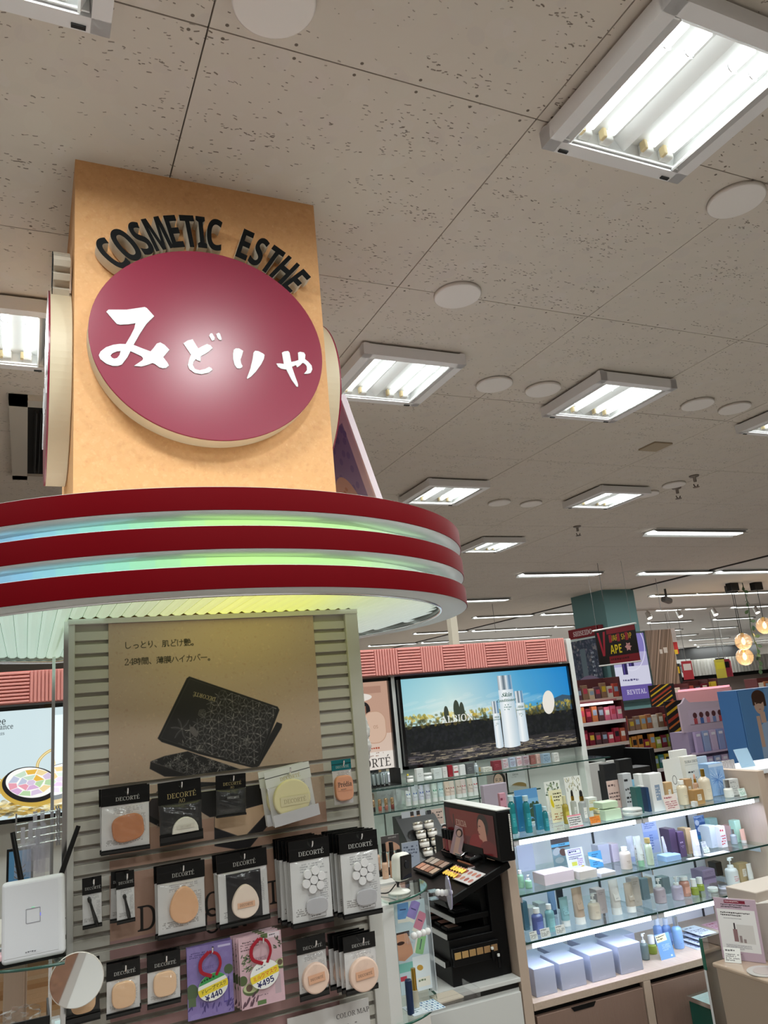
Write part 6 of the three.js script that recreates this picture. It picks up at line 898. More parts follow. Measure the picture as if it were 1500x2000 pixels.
    ['jar',0.858,0.8820,0.080,'lilac jar with silvery lid',{w:0.032,h:0.015,c:'#c2bccc',cap:'#d0ccd6',metal:1}],
    ['pump',0.916,0.8820,0.090,'large white pump bottle with red label near the right end',{w:0.045,h:0.097,c:'#d8d8d6',cap:'#efefee',x:'text',ink:'#b83a44'}],
    ['box',0.990,0.8820,0.120,'kraft carton with two white speech stickers',{w:0.045,h:0.061,c:'#b39a72',cap:'#e0d8d0',x:'window',ink:'#e6dcdc',d:0.030}],
    ['tube',1.000,0.8820,0.090,'white tube with red speech sticker at the right end',{w:0.021,h:0.061,c:'#dcd8d2',cap:'#c9c4bc',x:'top',ink:'#b83a44'}],
    ['box',0.991,0.8820,0.250,'dark brown bag carton behind the lilac jar',{w:0.029,h:0.047,c:'#3c332d',cap:'#5a4c40',x:'plain',d:0.040}],
    ['box',0.068,0.7220,0.085,'first silver blue square carton from the left in the front row at the bottom',{w:0.075,h:0.077,c:'#a9adbd',cap:'#c2c6d4',x:'plain',ink:'#7f8494',d:0.110}],
    ['box',0.123,0.7220,0.200,'first silver blue square carton from the left in the back row',{w:0.073,h:0.064,c:'#a6abc0',cap:'#c2c6d4',x:'plain',ink:'#7f8494',d:0.110}],
    ['box',0.168,0.7220,0.085,'second silver blue square carton from the left in the front row at the bottom',{w:0.090,h:0.075,c:'#a9adbd',cap:'#c2c6d4',x:'plain',ink:'#7f8494',d:0.110}],
    ['box',0.227,0.7220,0.200,'second silver blue square carton from the left in the back row',{w:0.089,h:0.063,c:'#a6abc0',cap:'#c2c6d4',x:'plain',ink:'#7f8494',d:0.110}],
    ['box',0.280,0.7220,0.085,'third silver blue square carton from the left in the front row at the bottom',{w:0.088,h:0.077,c:'#a9adbd',cap:'#c2c6d4',x:'plain',ink:'#7f8494',d:0.110}],
    ['box',0.345,0.7220,0.200,'third silver blue square carton from the left in the back row',{w:0.086,h:0.065,c:'#a6abc0',cap:'#c2c6d4',x:'plain',ink:'#7f8494',d:0.110}],
    ['box',0.389,0.7220,0.085,'fourth silver blue square carton from the left in the front row at the bottom',{w:0.087,h:0.081,c:'#a9adbd',cap:'#c2c6d4',x:'plain',ink:'#7f8494',d:0.110}],
    ['box',0.459,0.7220,0.200,'fourth silver blue square carton from the left in the back row',{w:0.085,h:0.070,c:'#a6abc0',cap:'#c2c6d4',x:'plain',ink:'#7f8494',d:0.110}],
    ['pump',0.499,0.7220,0.100,'grey green bottle with white pump beside the silver cartons',{w:0.027,h:0.081,c:'#6a7a78',cap:'#e8e8e6',x:'plain'}],
    ['bottle',0.555,0.7220,0.130,'olive green bottle with long white cap, alone at the bottom',{w:0.028,h:0.056,c:'#97a640',cap:'#ecebe6',x:'plain',ch:0.45,cr:0.75}],
    ['bottle',0.627,0.7220,0.180,'tall blue bottle with clear cap, left one of three',{w:0.031,h:0.088,c:'#8aa8dc',cap:'#cfd8e6',x:'plain',ch:0.24,clear:0.2}],
    ['bottle',0.657,0.7220,0.170,'tall blue bottle with clear cap, middle one of three',{w:0.031,h:0.084,c:'#86a6dc',cap:'#cfd8e6',x:'plain',ch:0.24,clear:0.2}],
    ['bottle',0.659,0.7220,0.120,'tall blue bottle with silver pump cap, right one of three',{w:0.034,h:0.098,c:'#7fa6d6',cap:'#d6dce4',x:'plain',ch:0.28,metal:1,cr:0.5}],
    ['card',0.559,0.7220,0.060,'blue leaflet with a cream price sticker',{w:0.059,h:0.074,c:'#6f9ccc',cap:'#c9dcee',draw:DR.leaflet}],
    ['slab',0.731,0.7220,0.120,'lowest booklet from below in the blue-grey stack',{w:0.086,h:0.001,c:'#b8bed2',cap:'#4a5270',x:'text',d:0.110}],
    ['slab',0.745,0.7310,0.130,'second booklet from below in the blue-grey stack',{w:0.080,h:0.001,c:'#cfd4e2',cap:'#4a5270',x:'text',d:0.110}],
    ['slab',0.759,0.7400,0.140,'third booklet from below in the blue-grey stack',{w:0.075,h:0.001,c:'#b4bcd4',cap:'#4a5270',x:'text',d:0.110}],
    ['slab',0.773,0.7490,0.150,'topmost booklet from below in the blue-grey stack',{w:0.069,h:0.001,c:'#d0d4e0',cap:'#4a5270',x:'text',d:0.110}],
    ['slab',0.930,0.7220,0.220,'flat pink packet with ribbon print beside the booklets',{w:0.075,h:0.001,c:'#d8a8b8',cap:'#b0405c',x:'text',d:0.100}],
  ];
  for (const [k, u, y, w, label, o] of rows) {
    if (o.words) { const word = o.words; const t = goods(k, label, unit(u, y, w), UA, o); panel('lettering', print(o.w * 0.95, o.h * 0.14, 1400, (g, W2, H2) => { flat(g, W2, H2, o.c); txt(g, word, W2 / 2, H2 / 2, H2 * 0.62, '#2a2826', 'serif', 'center', 0.9); }), 0.0006, M(o.c, 0.5), t, [0, o.h * 0.86, o.d / 2 + 0.0012]); continue; }
    const t = goods(k, label, unit(u, y, w), UA, o);
    if (k === 'box' && o.draw) panel('photo_print', print(o.w * 0.97, o.h * 0.97, 1000, o.draw), 0.0006, M(o.c, 0.5), t, [0, o.h / 2, (o.d || 0.04) / 2 + 0.0013], null, 0.35);
  }
}
// ---------------------------------------------------------------- black make-up tester stand on the low white cabinet
{
  const base = thing('low_cabinet', 'low white cabinet with black strip under its top, below the black tester stand', 'cabinet', unit(0, 0, 0), UA);
  const CW = M('#d4d3d0', 0.45);
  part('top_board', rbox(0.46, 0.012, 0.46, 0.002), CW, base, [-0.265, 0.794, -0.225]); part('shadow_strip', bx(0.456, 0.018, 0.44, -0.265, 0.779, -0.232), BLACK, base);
  part('carcass', bx(0.458, 0.762, 0.44, -0.265, 0.389, -0.23), CW, base); part('door', rbox(0.452, 0.74, 0.016, 0.002), CW, base, [-0.265, 0.393, -0.004]);
  const st = thing('tester_stand', 'black make-up tester stand with red EXCIA header screen', 'display stand', unit(0, 0, 0), UA);
  const BLK = M('#060607', 0.45, { specularIntensity: 0.5 });
  part('spine', rbox(0.052, 0.36, 0.36, 0.004), BLK, st, [-0.063, 0.98, -0.22]);
  part('lower_block', rbox(0.17, 0.125, 0.33, 0.003), BLK, st, [-0.15, 0.8625, -0.205]);
  const slope = Math.atan2(0.075, 0.215);
  const tray = part('sloped_tray', rbox(0.235, 0.022, 0.4, 0.004), BLK, st, [-0.158, 1.081, -0.155], [0, 0, slope]);
  part('tray_support', extr([[-0.075, 0.9], [-0.075, 1.12], [-0.2, 1.06], [-0.11, 1.03], [-0.1, 0.9]], 0.30, 0), BLK, st, [0, 0, -0.36]);
  for (const [y, u, n] of [[0.98, -0.205, 'step_shelf'], [0.94, -0.235, 'step_shelf'], [0.868, -0.25, 'step_shelf']]) {
    const s = part(n, rbox(-0.07 - u, 0.016, 0.31, 0.002), BLK, st, [(u - 0.07) / 2, y - 0.008, -0.205]); part('shelf_edge', bx(0.003, 0.014, 0.31, -(-0.07 - u) / 2 - 0.0015, 0, 0), M('#c9c8c6', 0.3), s);
  }
  // header: frame, screen, white top
  part('header_case', rbox(0.05, 0.145, 0.375, 0.006), BLK, st, [-0.061, 1.205, -0.118]); part('header_top', bx(0.05, 0.003, 0.375, -0.061, 1.279, -0.118), M('#cfcdc8', 0.4), st);
  const cv = canvasOf(720, 260), g = cv.getContext('2d'); flat(g, 720, 260, '#5a1216'); g.fillStyle = '#7a2018'; g.beginPath(); g.ellipse(330, 40, 260, 130, 0, 0, 7); g.fill(); g.fillStyle = '#8c1018'; g.beginPath(); g.ellipse(470, 230, 130, 90, 0, 0, 7); g.fill();
  g.fillStyle = '#2a1410'; g.beginPath(); g.ellipse(560, 75, 78, 74, 0, 0, 7); g.fill(); g.fillStyle = '#c99078'; g.beginPath(); g.moveTo(515, 40); g.quadraticCurveTo(488, 70, 494, 92); g.lineTo(482, 116); g.lineTo(494, 122); g.lineTo(492, 150); g.quadraticCurveTo(500, 176, 530, 172); g.lineTo(556, 200); g.lineTo(606, 190); g.lineTo(592, 80); g.quadraticCurveTo(570, 30, 515, 40); g.fill(); g.fillStyle = '#3a1a14'; g.fillRect(505, 82, 24, 6); g.fillStyle = '#8a2a28'; g.fillRect(493, 134, 18, 9); g.fillStyle = '#701018'; g.beginPath(); g.ellipse(620, 250, 130, 80, 0, 0, 7); g.fill();
  txt(g, 'EXCIA', 240, 92, 54, '#d8c0a8', 'serif', 'center', 1.0); tiny(g, 190, 130, 90, 22, 1, '#d8c0a8', 1); tiny(g, 140, 170, 200, 10, 1, '#a87860', 1); g.fillStyle = '#20100e'; g.fillRect(120, 40, 16, 130); g.fillRect(100, 150, 50, 60);
  const tx = new THREE.CanvasTexture(cv); tx.colorSpace = THREE.SRGBColorSpace;
  part('header_screen', at(new THREE.PlaneGeometry(0.34, 0.118), 0, 0, 0, 0, -Math.PI / 2, 0), new THREE.MeshPhysicalMaterial({ color: '#202020', roughness: 0.15, emissive: '#ffffff', emissiveMap: tx, emissiveIntensity: 0.38 }), st, [-0.0872, 1.203, -0.122]);
  part('bead_chain', join(Array.from({ length: 20 }, (_, i) => at(new THREE.SphereGeometry(0.0028, 8, 6), -0.045 - i * 0.0001, 1.262 - i * 0.0052, 0.073))), M('#e6e2dc', 0.3), st).userData.kind = 'stuff';
  // testers lying on the sloped tray: [s down the slope, w inwards]
  const T0 = [-0.0478, 1.1335], ct = Math.cos(slope), sn = Math.sin(slope);
  const lay = (name, label, cat, s, w, lift = 0.0) => { const t = thing(name, label, cat, unit(T0[0] - s * ct - sn * (0.001 + lift) * 0, T0[1] - s * sn + 0.0005 + lift, w)); t.rotation.order = 'YXZ'; t.rotation.set(0, UA, slope); return t; };
  let t = lay('eye_palette', 'tester palette with eight peach and grey square shades', 'palette', 0.137, 0.235);
  part('palette_case', rbox(0.085, 0.008, 0.15, 0.002), BLK, t, [0, 0.004, 0]); for (let i = 0; i < 2; i++) for (let k = 0; k < 4; k++) part('shade_pan', rbox(0.03, 0.003, 0.028, 0.001), M(['#c98a70', '#d8a890', '#b07860', '#d0b098', '#a8988a', '#c8b4a8', '#98705c', '#b89888'][i * 4 + k], 0.6), t, [-0.019 + i * 0.038, 0.009, -0.054 + k * 0.036]);
  t = lay('tester_box', 'open square black tester box at the top of the sloped tray', 'tester', 0.048, 0.25); part('box_body', join([bx(0.045, 0.004, 0.075, 0, 0.002, 0), bx(0.045, 0.018, 0.003, 0, 0.009, 0.036), bx(0.045, 0.018, 0.003, 0, 0.009, -0.036), bx(0.003, 0.018, 0.075, 0.021, 0.009, 0), bx(0.003, 0.018, 0.075, -0.021, 0.009, 0)]), M('#141416', 0.15), t); part('rim', bx(0.04, 0.001, 0.004, 0, 0.0185, 0.036), CHROME, t);
  for (let r = 0; r < 2; r++) for (let k = 0; k < 5; k++) { t = lay('lipstick_tester', `${['first', 'second', 'third', 'fourth', 'fifth'][k]} gold lipstick tester in the ${r ? 'lower' : 'upper'} row of the tray`, 'lipstick', 0.118 + r * 0.028, 0.045 + k * 0.018 + r * 0.006); part('gold_case', at(cyl(0.006, 0.006, 0.018, 12), 0, 0.007, 0, 0, 0, Math.PI / 2), GOLD, t); part('tip', at(cyl(0.005, 0.005, 0.006, 12), 0.0115, 0.007, 0, 0, 0, Math.PI / 2), M(['#d8946c', '#c87858', '#d8a078', '#b86850', '#e0b090'][k], 0.4), t); }
  t = lay('blush_chart', 'white chart card with eight round rosy shades on the tray', 'card', 0.125, 0.0, 0.002); panel('chart_print', print(0.062, 0.11, 1800, (c, W, H) => { flat(c, W, H, '#dcd6d6'); for (let i = 0; i < 2; i++) for (let k = 0; k < 4; k++) { c.fillStyle = ['#b06a5c', '#c48470', '#a85c56', '#b8746a', '#a04c58', '#c07c70', '#d08a74', '#b06860'][i * 4 + k]; c.beginPath(); c.ellipse(W * (0.26 + i * 0.46), H * (0.14 + k * 0.24), W * 0.15, H * 0.085, 0, 0, 7); c.fill(); tiny(c, W * (0.12 + i * 0.46), H * (0.235 + k * 0.24), W * 0.3, H * 0.02, 1, '#7a6a6a', 1); } }), 0.002, M('#dcd6d6', 0.5), t, [0, 0.003, 0], [-Math.PI / 2, 0, 0], 0.4);
  t = lay('makeup_brush', 'black make-up brush with silver end lying across the tray', 'brush', 0.03, 0.06, 0.004); part('handle', at(lathe([[0, -0.05], [0.006, -0.05], [0.008, 0.02], [0.007, 0.05], [0, 0.05]], 14), 0, 0.006, 0, 0, 0, 1.35), BLK, t); part('ferrule', at(cyl(0.0075, 0.007, 0.022, 14), -0.055, -0.006, 0, 0, 0, 1.35), CHROME, t);
  t = lay('sample_card', 'small beige sample card at the top right of the sloped tray', 'card', 0.012, 0.018, 0.004); part('card_body', rbox(0.04, 0.003, 0.05, 0.001), M('#cfae94', 0.6), t, [0, 0.002, 0]);
  t = lay('silver_stand', 'shiny silver mirrored stand in the middle of the tray', 'stand', 0.04, 0.17, 0.002); part('stand_plate', rbox(0.055, 0.004, 0.035, 0.001), MIRROR, t, [0, 0.012, 0], [0, 0, -0.2]); part('stand_foot', rbox(0.016, 0.014, 0.04, 0.002), CHROME, t, [-0.018, 0.007, 0]);
  t = lay('compact', 'glossy dark compact beside the silver stand', 'compact', 0.035, 0.115, 0.001); part('compact_lid', rbox(0.05, 0.012, 0.055, 0.006), M('#17161a', 0.08, { clearcoat: 1 }), t, [0, 0.007, 0]); part('compact_base', rbox(0.054, 0.005, 0.059, 0.002), BLK, t, [0, 0.0025, 0]);
  t = lay('pencil_tester', 'slim copper eye pencil on the tray', 'pencil', 0.078, 0.11, 0.001); part('pencil_body', at(cyl(0.0035, 0.0035, 0.09, 10), 0, 0.004, 0, Math.PI / 2), M('#a86a4c', 0.3, { metalness: 0.6 }), t); part('pencil_tip', at(cyl(0.001, 0.0035, 0.012, 10), 0, 0.004, 0.05, Math.PI / 2), M('#5a2c20', 0.5), t);
  // things standing before the header
  for (let k = 0; k < 4; k++) { const v = thing('gloss_vial', `${['first', 'second', 'third', 'fourth'][k]} rosy gloss vial with black cap in front of the red screen, from the left`, 'vial', unit(-0.1, 1.128, 0.29 - k * 0.022), UA); part('vial_body', at(cyl(0.0085, 0.0085, 0.036, 12), 0, 0.018, 0), M(['#b06a64', '#a04a50', '#c07a70', '#8a3a44'][k], 0.2), v); part('vial_cap', at(cyl(0.009, 0.009, 0.03, 12), 0, 0.051, 0), BLK, v); }
  { const c = panel('photo_card', print(0.04, 0.09, 1500, (q, W, H) => { flat(q, W, H, '#b89aa0'); q.fillStyle = '#3a2a28'; q.beginPath(); q.ellipse(W * 0.5, H * 0.2, W * 0.3, H * 0.14, 0, 0, 7); q.fill(); q.fillStyle = '#d8b0a0'; q.beginPath(); q.ellipse(W * 0.48, H * 0.22, W * 0.2, H * 0.11, 0, 0, 7); q.fill(); q.fillRect(W * 0.3, H * 0.36, W * 0.4, H * 0.64); }), 0.002, M('#cbb', 0.5), scene, unit(-0.1, 1.165, 0.19), [0, -1.0, -0.35]); c.name = 'photo_card'; tag(c, 'narrow photograph card of a woman leaning before the red screen', 'card'); }
  // goods on the steps
  [[-0.165, 0.981, 0.10, '#2a2426'], [-0.15, 0.981, 0.16, '#7a2c3a'], [-0.16, 0.981, 0.22, '#3a2a2c'], [-0.2, 0.941, 0.09, '#8a6a5c'], [-0.195, 0.941, 0.15, '#a87868'], [-0.205, 0.941, 0.21, '#6a4a44'], [-0.2, 0.941, 0.27, '#9a5a50']].forEach(([u, y, w, c], i) => { const b = thing('tester_compact', `${i < 3 ? 'upper' : 'lower'} step compact tester, ${['nearest', 'second', 'third', 'fourth'][i < 3 ? i : i - 3]} from the front`, 'compact', unit(u, y, w), UA); part('case', rbox(0.05, 0.008, 0.042, 0.002), BLK, b, [0, 0.004, 0]); part('shade_pan', rbox(0.034, 0.002, 0.03, 0.0008), M(c, 0.6), b, [0, 0.0088, 0]); });
  const gb = thing('shade_box', 'flat black box with a row of six beige squares on the lowest block', 'palette', unit(-0.155, 0.88, 0.033), UA); part('box_body', rbox(0.155, 0.05, 0.012, 0.002), BLK, gb, [0, 0.0, 0]); for (let k = 0; k < 6; k++) part('shade_square', rbox(0.021, 0.018, 0.002, 0.0006), M(['#b8935a', '#b08a58', '#a88454', '#a07c50', '#98744c', '#8e6c48'][k], 0.5), gb, [-0.062 + k * 0.0245, 0.004, 0.0065]);
  for (let k = 0; k < 2; k++) { const v = thing('mascara', `slim black mascara with pale top, ${k ? 'lower right' : 'upper left'} one on the black stand front`, 'mascara', unit(-0.105 + k * 0.018, 0.853 - k * 0.022, 0.02), UA); part('barrel', at(cyl(0.004, 0.004, 0.03, 10), 0, 0.015, 0), BLK, v); part('top', at(cyl(0.0044, 0.0044, 0.006, 10), 0, 0.033, 0), WHITE, v); }
  const ez = thing('tilted_card', 'grey card propped behind the lowest step of the tester stand', 'card', unit(-0.215, 0.868, 0.2), UA); part('card_face', rbox(0.004, 0.075, 0.15, 0.001), M('#8f8a84', 0.5), ez, [0, 0.036, 0], [0, 0, -0.25]); part('card_foot', rbox(0.03, 0.003, 0.13, 0.001), BLK, ez, [0.02, 0.0015, 0]);
}
// ---------------------------------------------------------------- quarter-round glass display on the right of the slat panel, with camera and mirrors
const quarter = (R, h, a0, n = 20) => { const p = [[0, 0]]; for (let i = 0; i <= n; i++) { const a = a0 + i / n * Math.PI / 2; p.push([R * Math.cos(a), R * Math.sin(a)]); } return at(extr(p, h, 0), 0, 0, 0, -Math.PI / 2); };
{
  const d = thing('corner_display', 'narrow grey corner display with round glass shelves right of the slat panel', 'display case', [0.83, 0, -2.1]), R = 0.172;
  part('side_board', rbox(0.034, 1.135, 0.155, 0.002), M('#dad8d5', 0.45), d, [0.002, 0.5675, 0.078]);
  for (const y of [1.137, 0.865]) { const q = part('glass_shelf', quarter(R, 0.006, -Math.PI / 2), GLASS, d, [0, y, 0]); const rim = []; for (let i = 0; i <= 20; i++) { const a = i / 20 * Math.PI / 2; rim.push([R * Math.cos(a), 0.003, R * Math.sin(a)]); } part('glass_edge', tube(rim, 0.003, 30, 6), M('#2c5a4c', 0.15), q); }
  part('back_mirror', bx(0.16, 1.13, 0.004, 0.1, 0.565, -0.03), MIRROR, d);
  const poster = print(0.09, 0.215, 1700, (g, W, H) => {
    flat(g, W, H, '#c6d8e0'); const tb = (x, y, w, h, a, c) => { g.save(); g.translate(W * x, H * y); g.rotate(a); g.fillStyle = c; g.beginPath(); g.roundRect(-W * w / 2, -H * h / 2, W * w, H * h, W * 0.04); g.fill(); g.fillStyle = '#ece8de'; g.fillRect(-W * w / 2, H * h * 0.5, W * w, H * h * 0.2); g.fillStyle = 'rgba(40,40,80,0.7)'; g.fillRect(-W * w * 0.28, -H * h * 0.05, W * w * 0.55, H * 0.012); g.restore(); };
    tb(0.28, 0.08, 0.36, 0.2, 0.05, '#6f9fd8'); tb(0.62, 0.1, 0.3, 0.2, 0.5, '#9c8acb'); tb(0.8, 0.24, 0.28, 0.2, 0.55, '#d88ca4'); tb(0.75, 0.5, 0.5, 0.11, 1.9, '#8fc48a');
    g.fillStyle = '#3a2a24'; g.fillRect(0, H * 0.32, W * 0.42, H * 0.06); g.fillStyle = '#d39a7c'; g.beginPath(); g.moveTo(0, H * 0.34); g.lineTo(W * 0.34, H * 0.34); g.quadraticCurveTo(W * 0.5, H * 0.5, W * 0.48, H * 0.58); g.lineTo(W * 0.2, H * 0.64); g.lineTo(0, H * 0.62); g.fill(); g.fillStyle = '#3a211c'; g.beginPath(); g.ellipse(W * 0.12, H * 0.44, W * 0.12, H * 0.02, 0, 0, 7); g.fill(); g.fillStyle = '#7fc0b4'; g.fillRect(0, H * 0.66, W * 0.5, H * 0.1); g.fillStyle = '#e8f0f4'; g.fillRect(W * 0.44, H * 0.62, W * 0.56, H * 0.38); g.fillStyle = '#c89a40'; g.beginPath(); g.ellipse(W * 0.66, H * 0.75, W * 0.1, H * 0.03, 0.3, 0, 7); g.fill(); g.fillStyle = '#f4f0e4'; g.fillRect(W * 0.55, H * 0.86, W * 0.4, H * 0.1); tiny(g, W * 0.58, H * 0.87, W * 0.34, H * 0.04, 1, '#7a8a6c', 1); g.fillStyle = '#c84a5c'; g.fillRect(W * 0.02, H * 0.8, W * 0.2, H * 0.05);
  });
  panel('poster_insert', poster, 0.002, M('#cddbe0', 0.5), d, [0.105, 1.0, 0.062], null, 0.2);
  const arc = new THREE.CylinderGeometry(0.012, 0.012, 0.24, 16, 1, true, 0, Math.PI); part('acrylic_curve', arc, M('#eef2f6', 0.04, { transmission: 0.6, thickness: 0 }), d, [0.153, 1.0, 0.06], [0, 0.4, 0]);
  const cam = thing('security_camera', 'small white camera with black face on a round foot, on the glass shelf', 'camera', [0.89, 1.1432, -1.995]);
  part('foot', lathe([[0, 0], [0.028, 0], [0.03, 0.003], [0.027, 0.006], [0.008, 0.009], [0.006, 0.014], [0, 0.014]], 32), M('#e6e3da', 0.35), cam);
  part('stalk', tube([[0, 0.01, 0], [0.0, 0.02, -0.004], [0.008, 0.034, 0]], 0.0035, 12, 8), BLACK, cam);
  const hd = part('camera_body', rbox(0.056, 0.068, 0.034, 0.014, 5), M('#e9e6dc', 0.35), cam, [0.012, 0.062, 0], [0.03, 0.5, -0.07]);
  part('camera_face', rbox(0.047, 0.058, 0.006, 0.0028, 3), M('#08080a', 0.06, { clearcoat: 1 }), hd, [0, 0, 0.016]); part('lens', at(cyl(0.01, 0.01, 0.002, 24), 0, 0.006, 0.0195, Math.PI / 2), M('#202228', 0.05), hd);
  part('cable', tube([[-0.002, 0.02, -0.012], [-0.03, 0.006, -0.002], [-0.045, 0.004, -0.02], [-0.05, 0.002, -0.05]], 0.0016, 20, 6), BLACK, cam);
  // magnifying mirrors on clips
  const mm = (label, p, R2, yaw, chain, tint) => { const t = thing('clip_mirror', label, 'mirror', p); const disc = part('mirror_disc', at(cyl(R2, R2, 0.003, 48), 0, 0, 0, Math.PI / 2), tint, t, [0, 0, 0], [0, yaw, 0]); part('disc_hub', at(lathe([[0, -0.006], [0.009, -0.006], [0.009, 0.0], [0.004, 0.006], [0, 0.006]], 16), 0, 0, 0.004, Math.PI / 2), M('#d8d4e0', 0.25), disc); chain.forEach((c, i) => part('ball_joint', at(new THREE.IcosahedronGeometry(0.0085, 2), ...c), M('#eceaea', 0.25), t)); const e = chain[chain.length - 1]; part('clip', join([bx(0.02, 0.004, 0.022, e[0] - 0.016, e[1] + 0.006, e[2]), bx(0.02, 0.004, 0.022, e[0] - 0.016, e[1] - 0.012, e[2]), bx(0.006, 0.022, 0.022, e[0] - 0.007, e[1] - 0.003, e[2])]), CLEAR, t); return t; };
  mm('lilac round magnifying mirror on white ball joints beside the camera', [1.027, 1.123, -1.98], 0.041, 1.25, [[-0.008, 0.001, 0], [-0.02, 0.003, 0], [-0.032, 0.006, 0]], M('#a9a3c4', 0.12, { metalness: 0.35 }));
  const b2 = thing('ball_joint_arm', 'white ball-joint arm on a clear clip, in front of the tube poster', 'clip', [0.905, 1.055, -1.93]); for (let i = 0; i < 4; i++) part('ball_joint', at(new THREE.IcosahedronGeometry(0.0085, 2), -0.014 + i * 0.013, 0.001 * i, 0), M('#eceaea', 0.25), b2); part('clip', join([bx(0.014, 0.022, 0.004, -0.032, 0, 0), bx(0.014, 0.022, 0.004, -0.032, 0, 0.012), bx(0.004, 0.022, 0.016, -0.025, 0, 0.006)]), CLEAR, b2);
  solo('mascara_tube', 'navy blue tube standing on the lower glass shelf', 'tube', lathe([[0, 0], [0.0085, 0], [0.009, 0.003], [0.009, 0.074], [0.0075, 0.078], [0, 0.078]], 20), M('#12284e', 0.3), [0.882, 0.8712, -1.97]);
  const gt = thing('gold_tube', 'slim gold and clear tube behind the navy one', 'tube', [0.912, 0.8712, -2.0]); part('tube_cap', at(cyl(0.006, 0.006, 0.05, 14), 0, 0.065, 0), GOLD, gt); part('tube_base', at(cyl(0.008, 0.009, 0.04, 16), 0, 0.02, 0), M('#e8e0d0', 0.1, { transmission: 0.6, thickness: 0 }), gt);
  const pc = thing('patterned_card', 'flat white card with blue drop pattern lying on the lower glass shelf', 'card', [0.925, 0.8715, -1.985]); panel('card_print', print(0.09, 0.07, 1600, (g, W, H) => { flat(g, W, H, '#d6dfe6'); for (let i = 0; i < 6; i++) for (let k = 0; k < 5; k++) { g.fillStyle = (i + k) % 2 ? '#2a5a84' : '#8fb0c4'; g.beginPath(); g.ellipse(W * (0.5 + i * 0.09), H * (0.1 + k * 0.2), W * 0.03, H * 0.07, 0, 0, 7); g.fill(); } tiny(g, W * 0.05, H * 0.2, W * 0.35, H * 0.6, 4, '#56707f'); }), 0.0015, M('#d6dfe6', 0.5), pc, [0, 0.001, 0], [-Math.PI / 2, 0, 0]);
  const wrap = new THREE.IcosahedronGeometry(0.026, 3), wp = wrap.attributes.position; for (let i = 0; i < wp.count; i++) { const s = 0.7 + 0.3 * Math.sin(wp.getX(i) * 260) * Math.cos(wp.getZ(i) * 210); wp.setXYZ(i, wp.getX(i) * s, Math.max(-0.008, wp.getY(i) * 0.4 * s), wp.getZ(i) * s); } wrap.computeVertexNormals();
  solo('plastic_wrap', 'crumpled clear plastic wrap on the lower glass shelf', 'wrapping', wrap, FILM, [0.915, 0.882, -1.95]);
  const tray = thing('clear_tray', 'clear acrylic tray clipped beside the low white cabinet', 'tray', [1.02, 0.865, -2.02]); part('tray_floor', bx(0.13, 0.003, 0.09, 0, 0, 0), CLEAR, tray); part('tray_rim', join([bx(0.13, 0.02, 0.003, 0, 0.01, 0.045), bx(0.003, 0.02, 0.09, 0.065, 0.01, 0)]), CLEAR, tray); part('tray_lining', rbox(0.07, 0.004, 0.06, 0.001), M('#b8ac9c', 0.6), tray, [-0.01, 0.004, 0]);
}
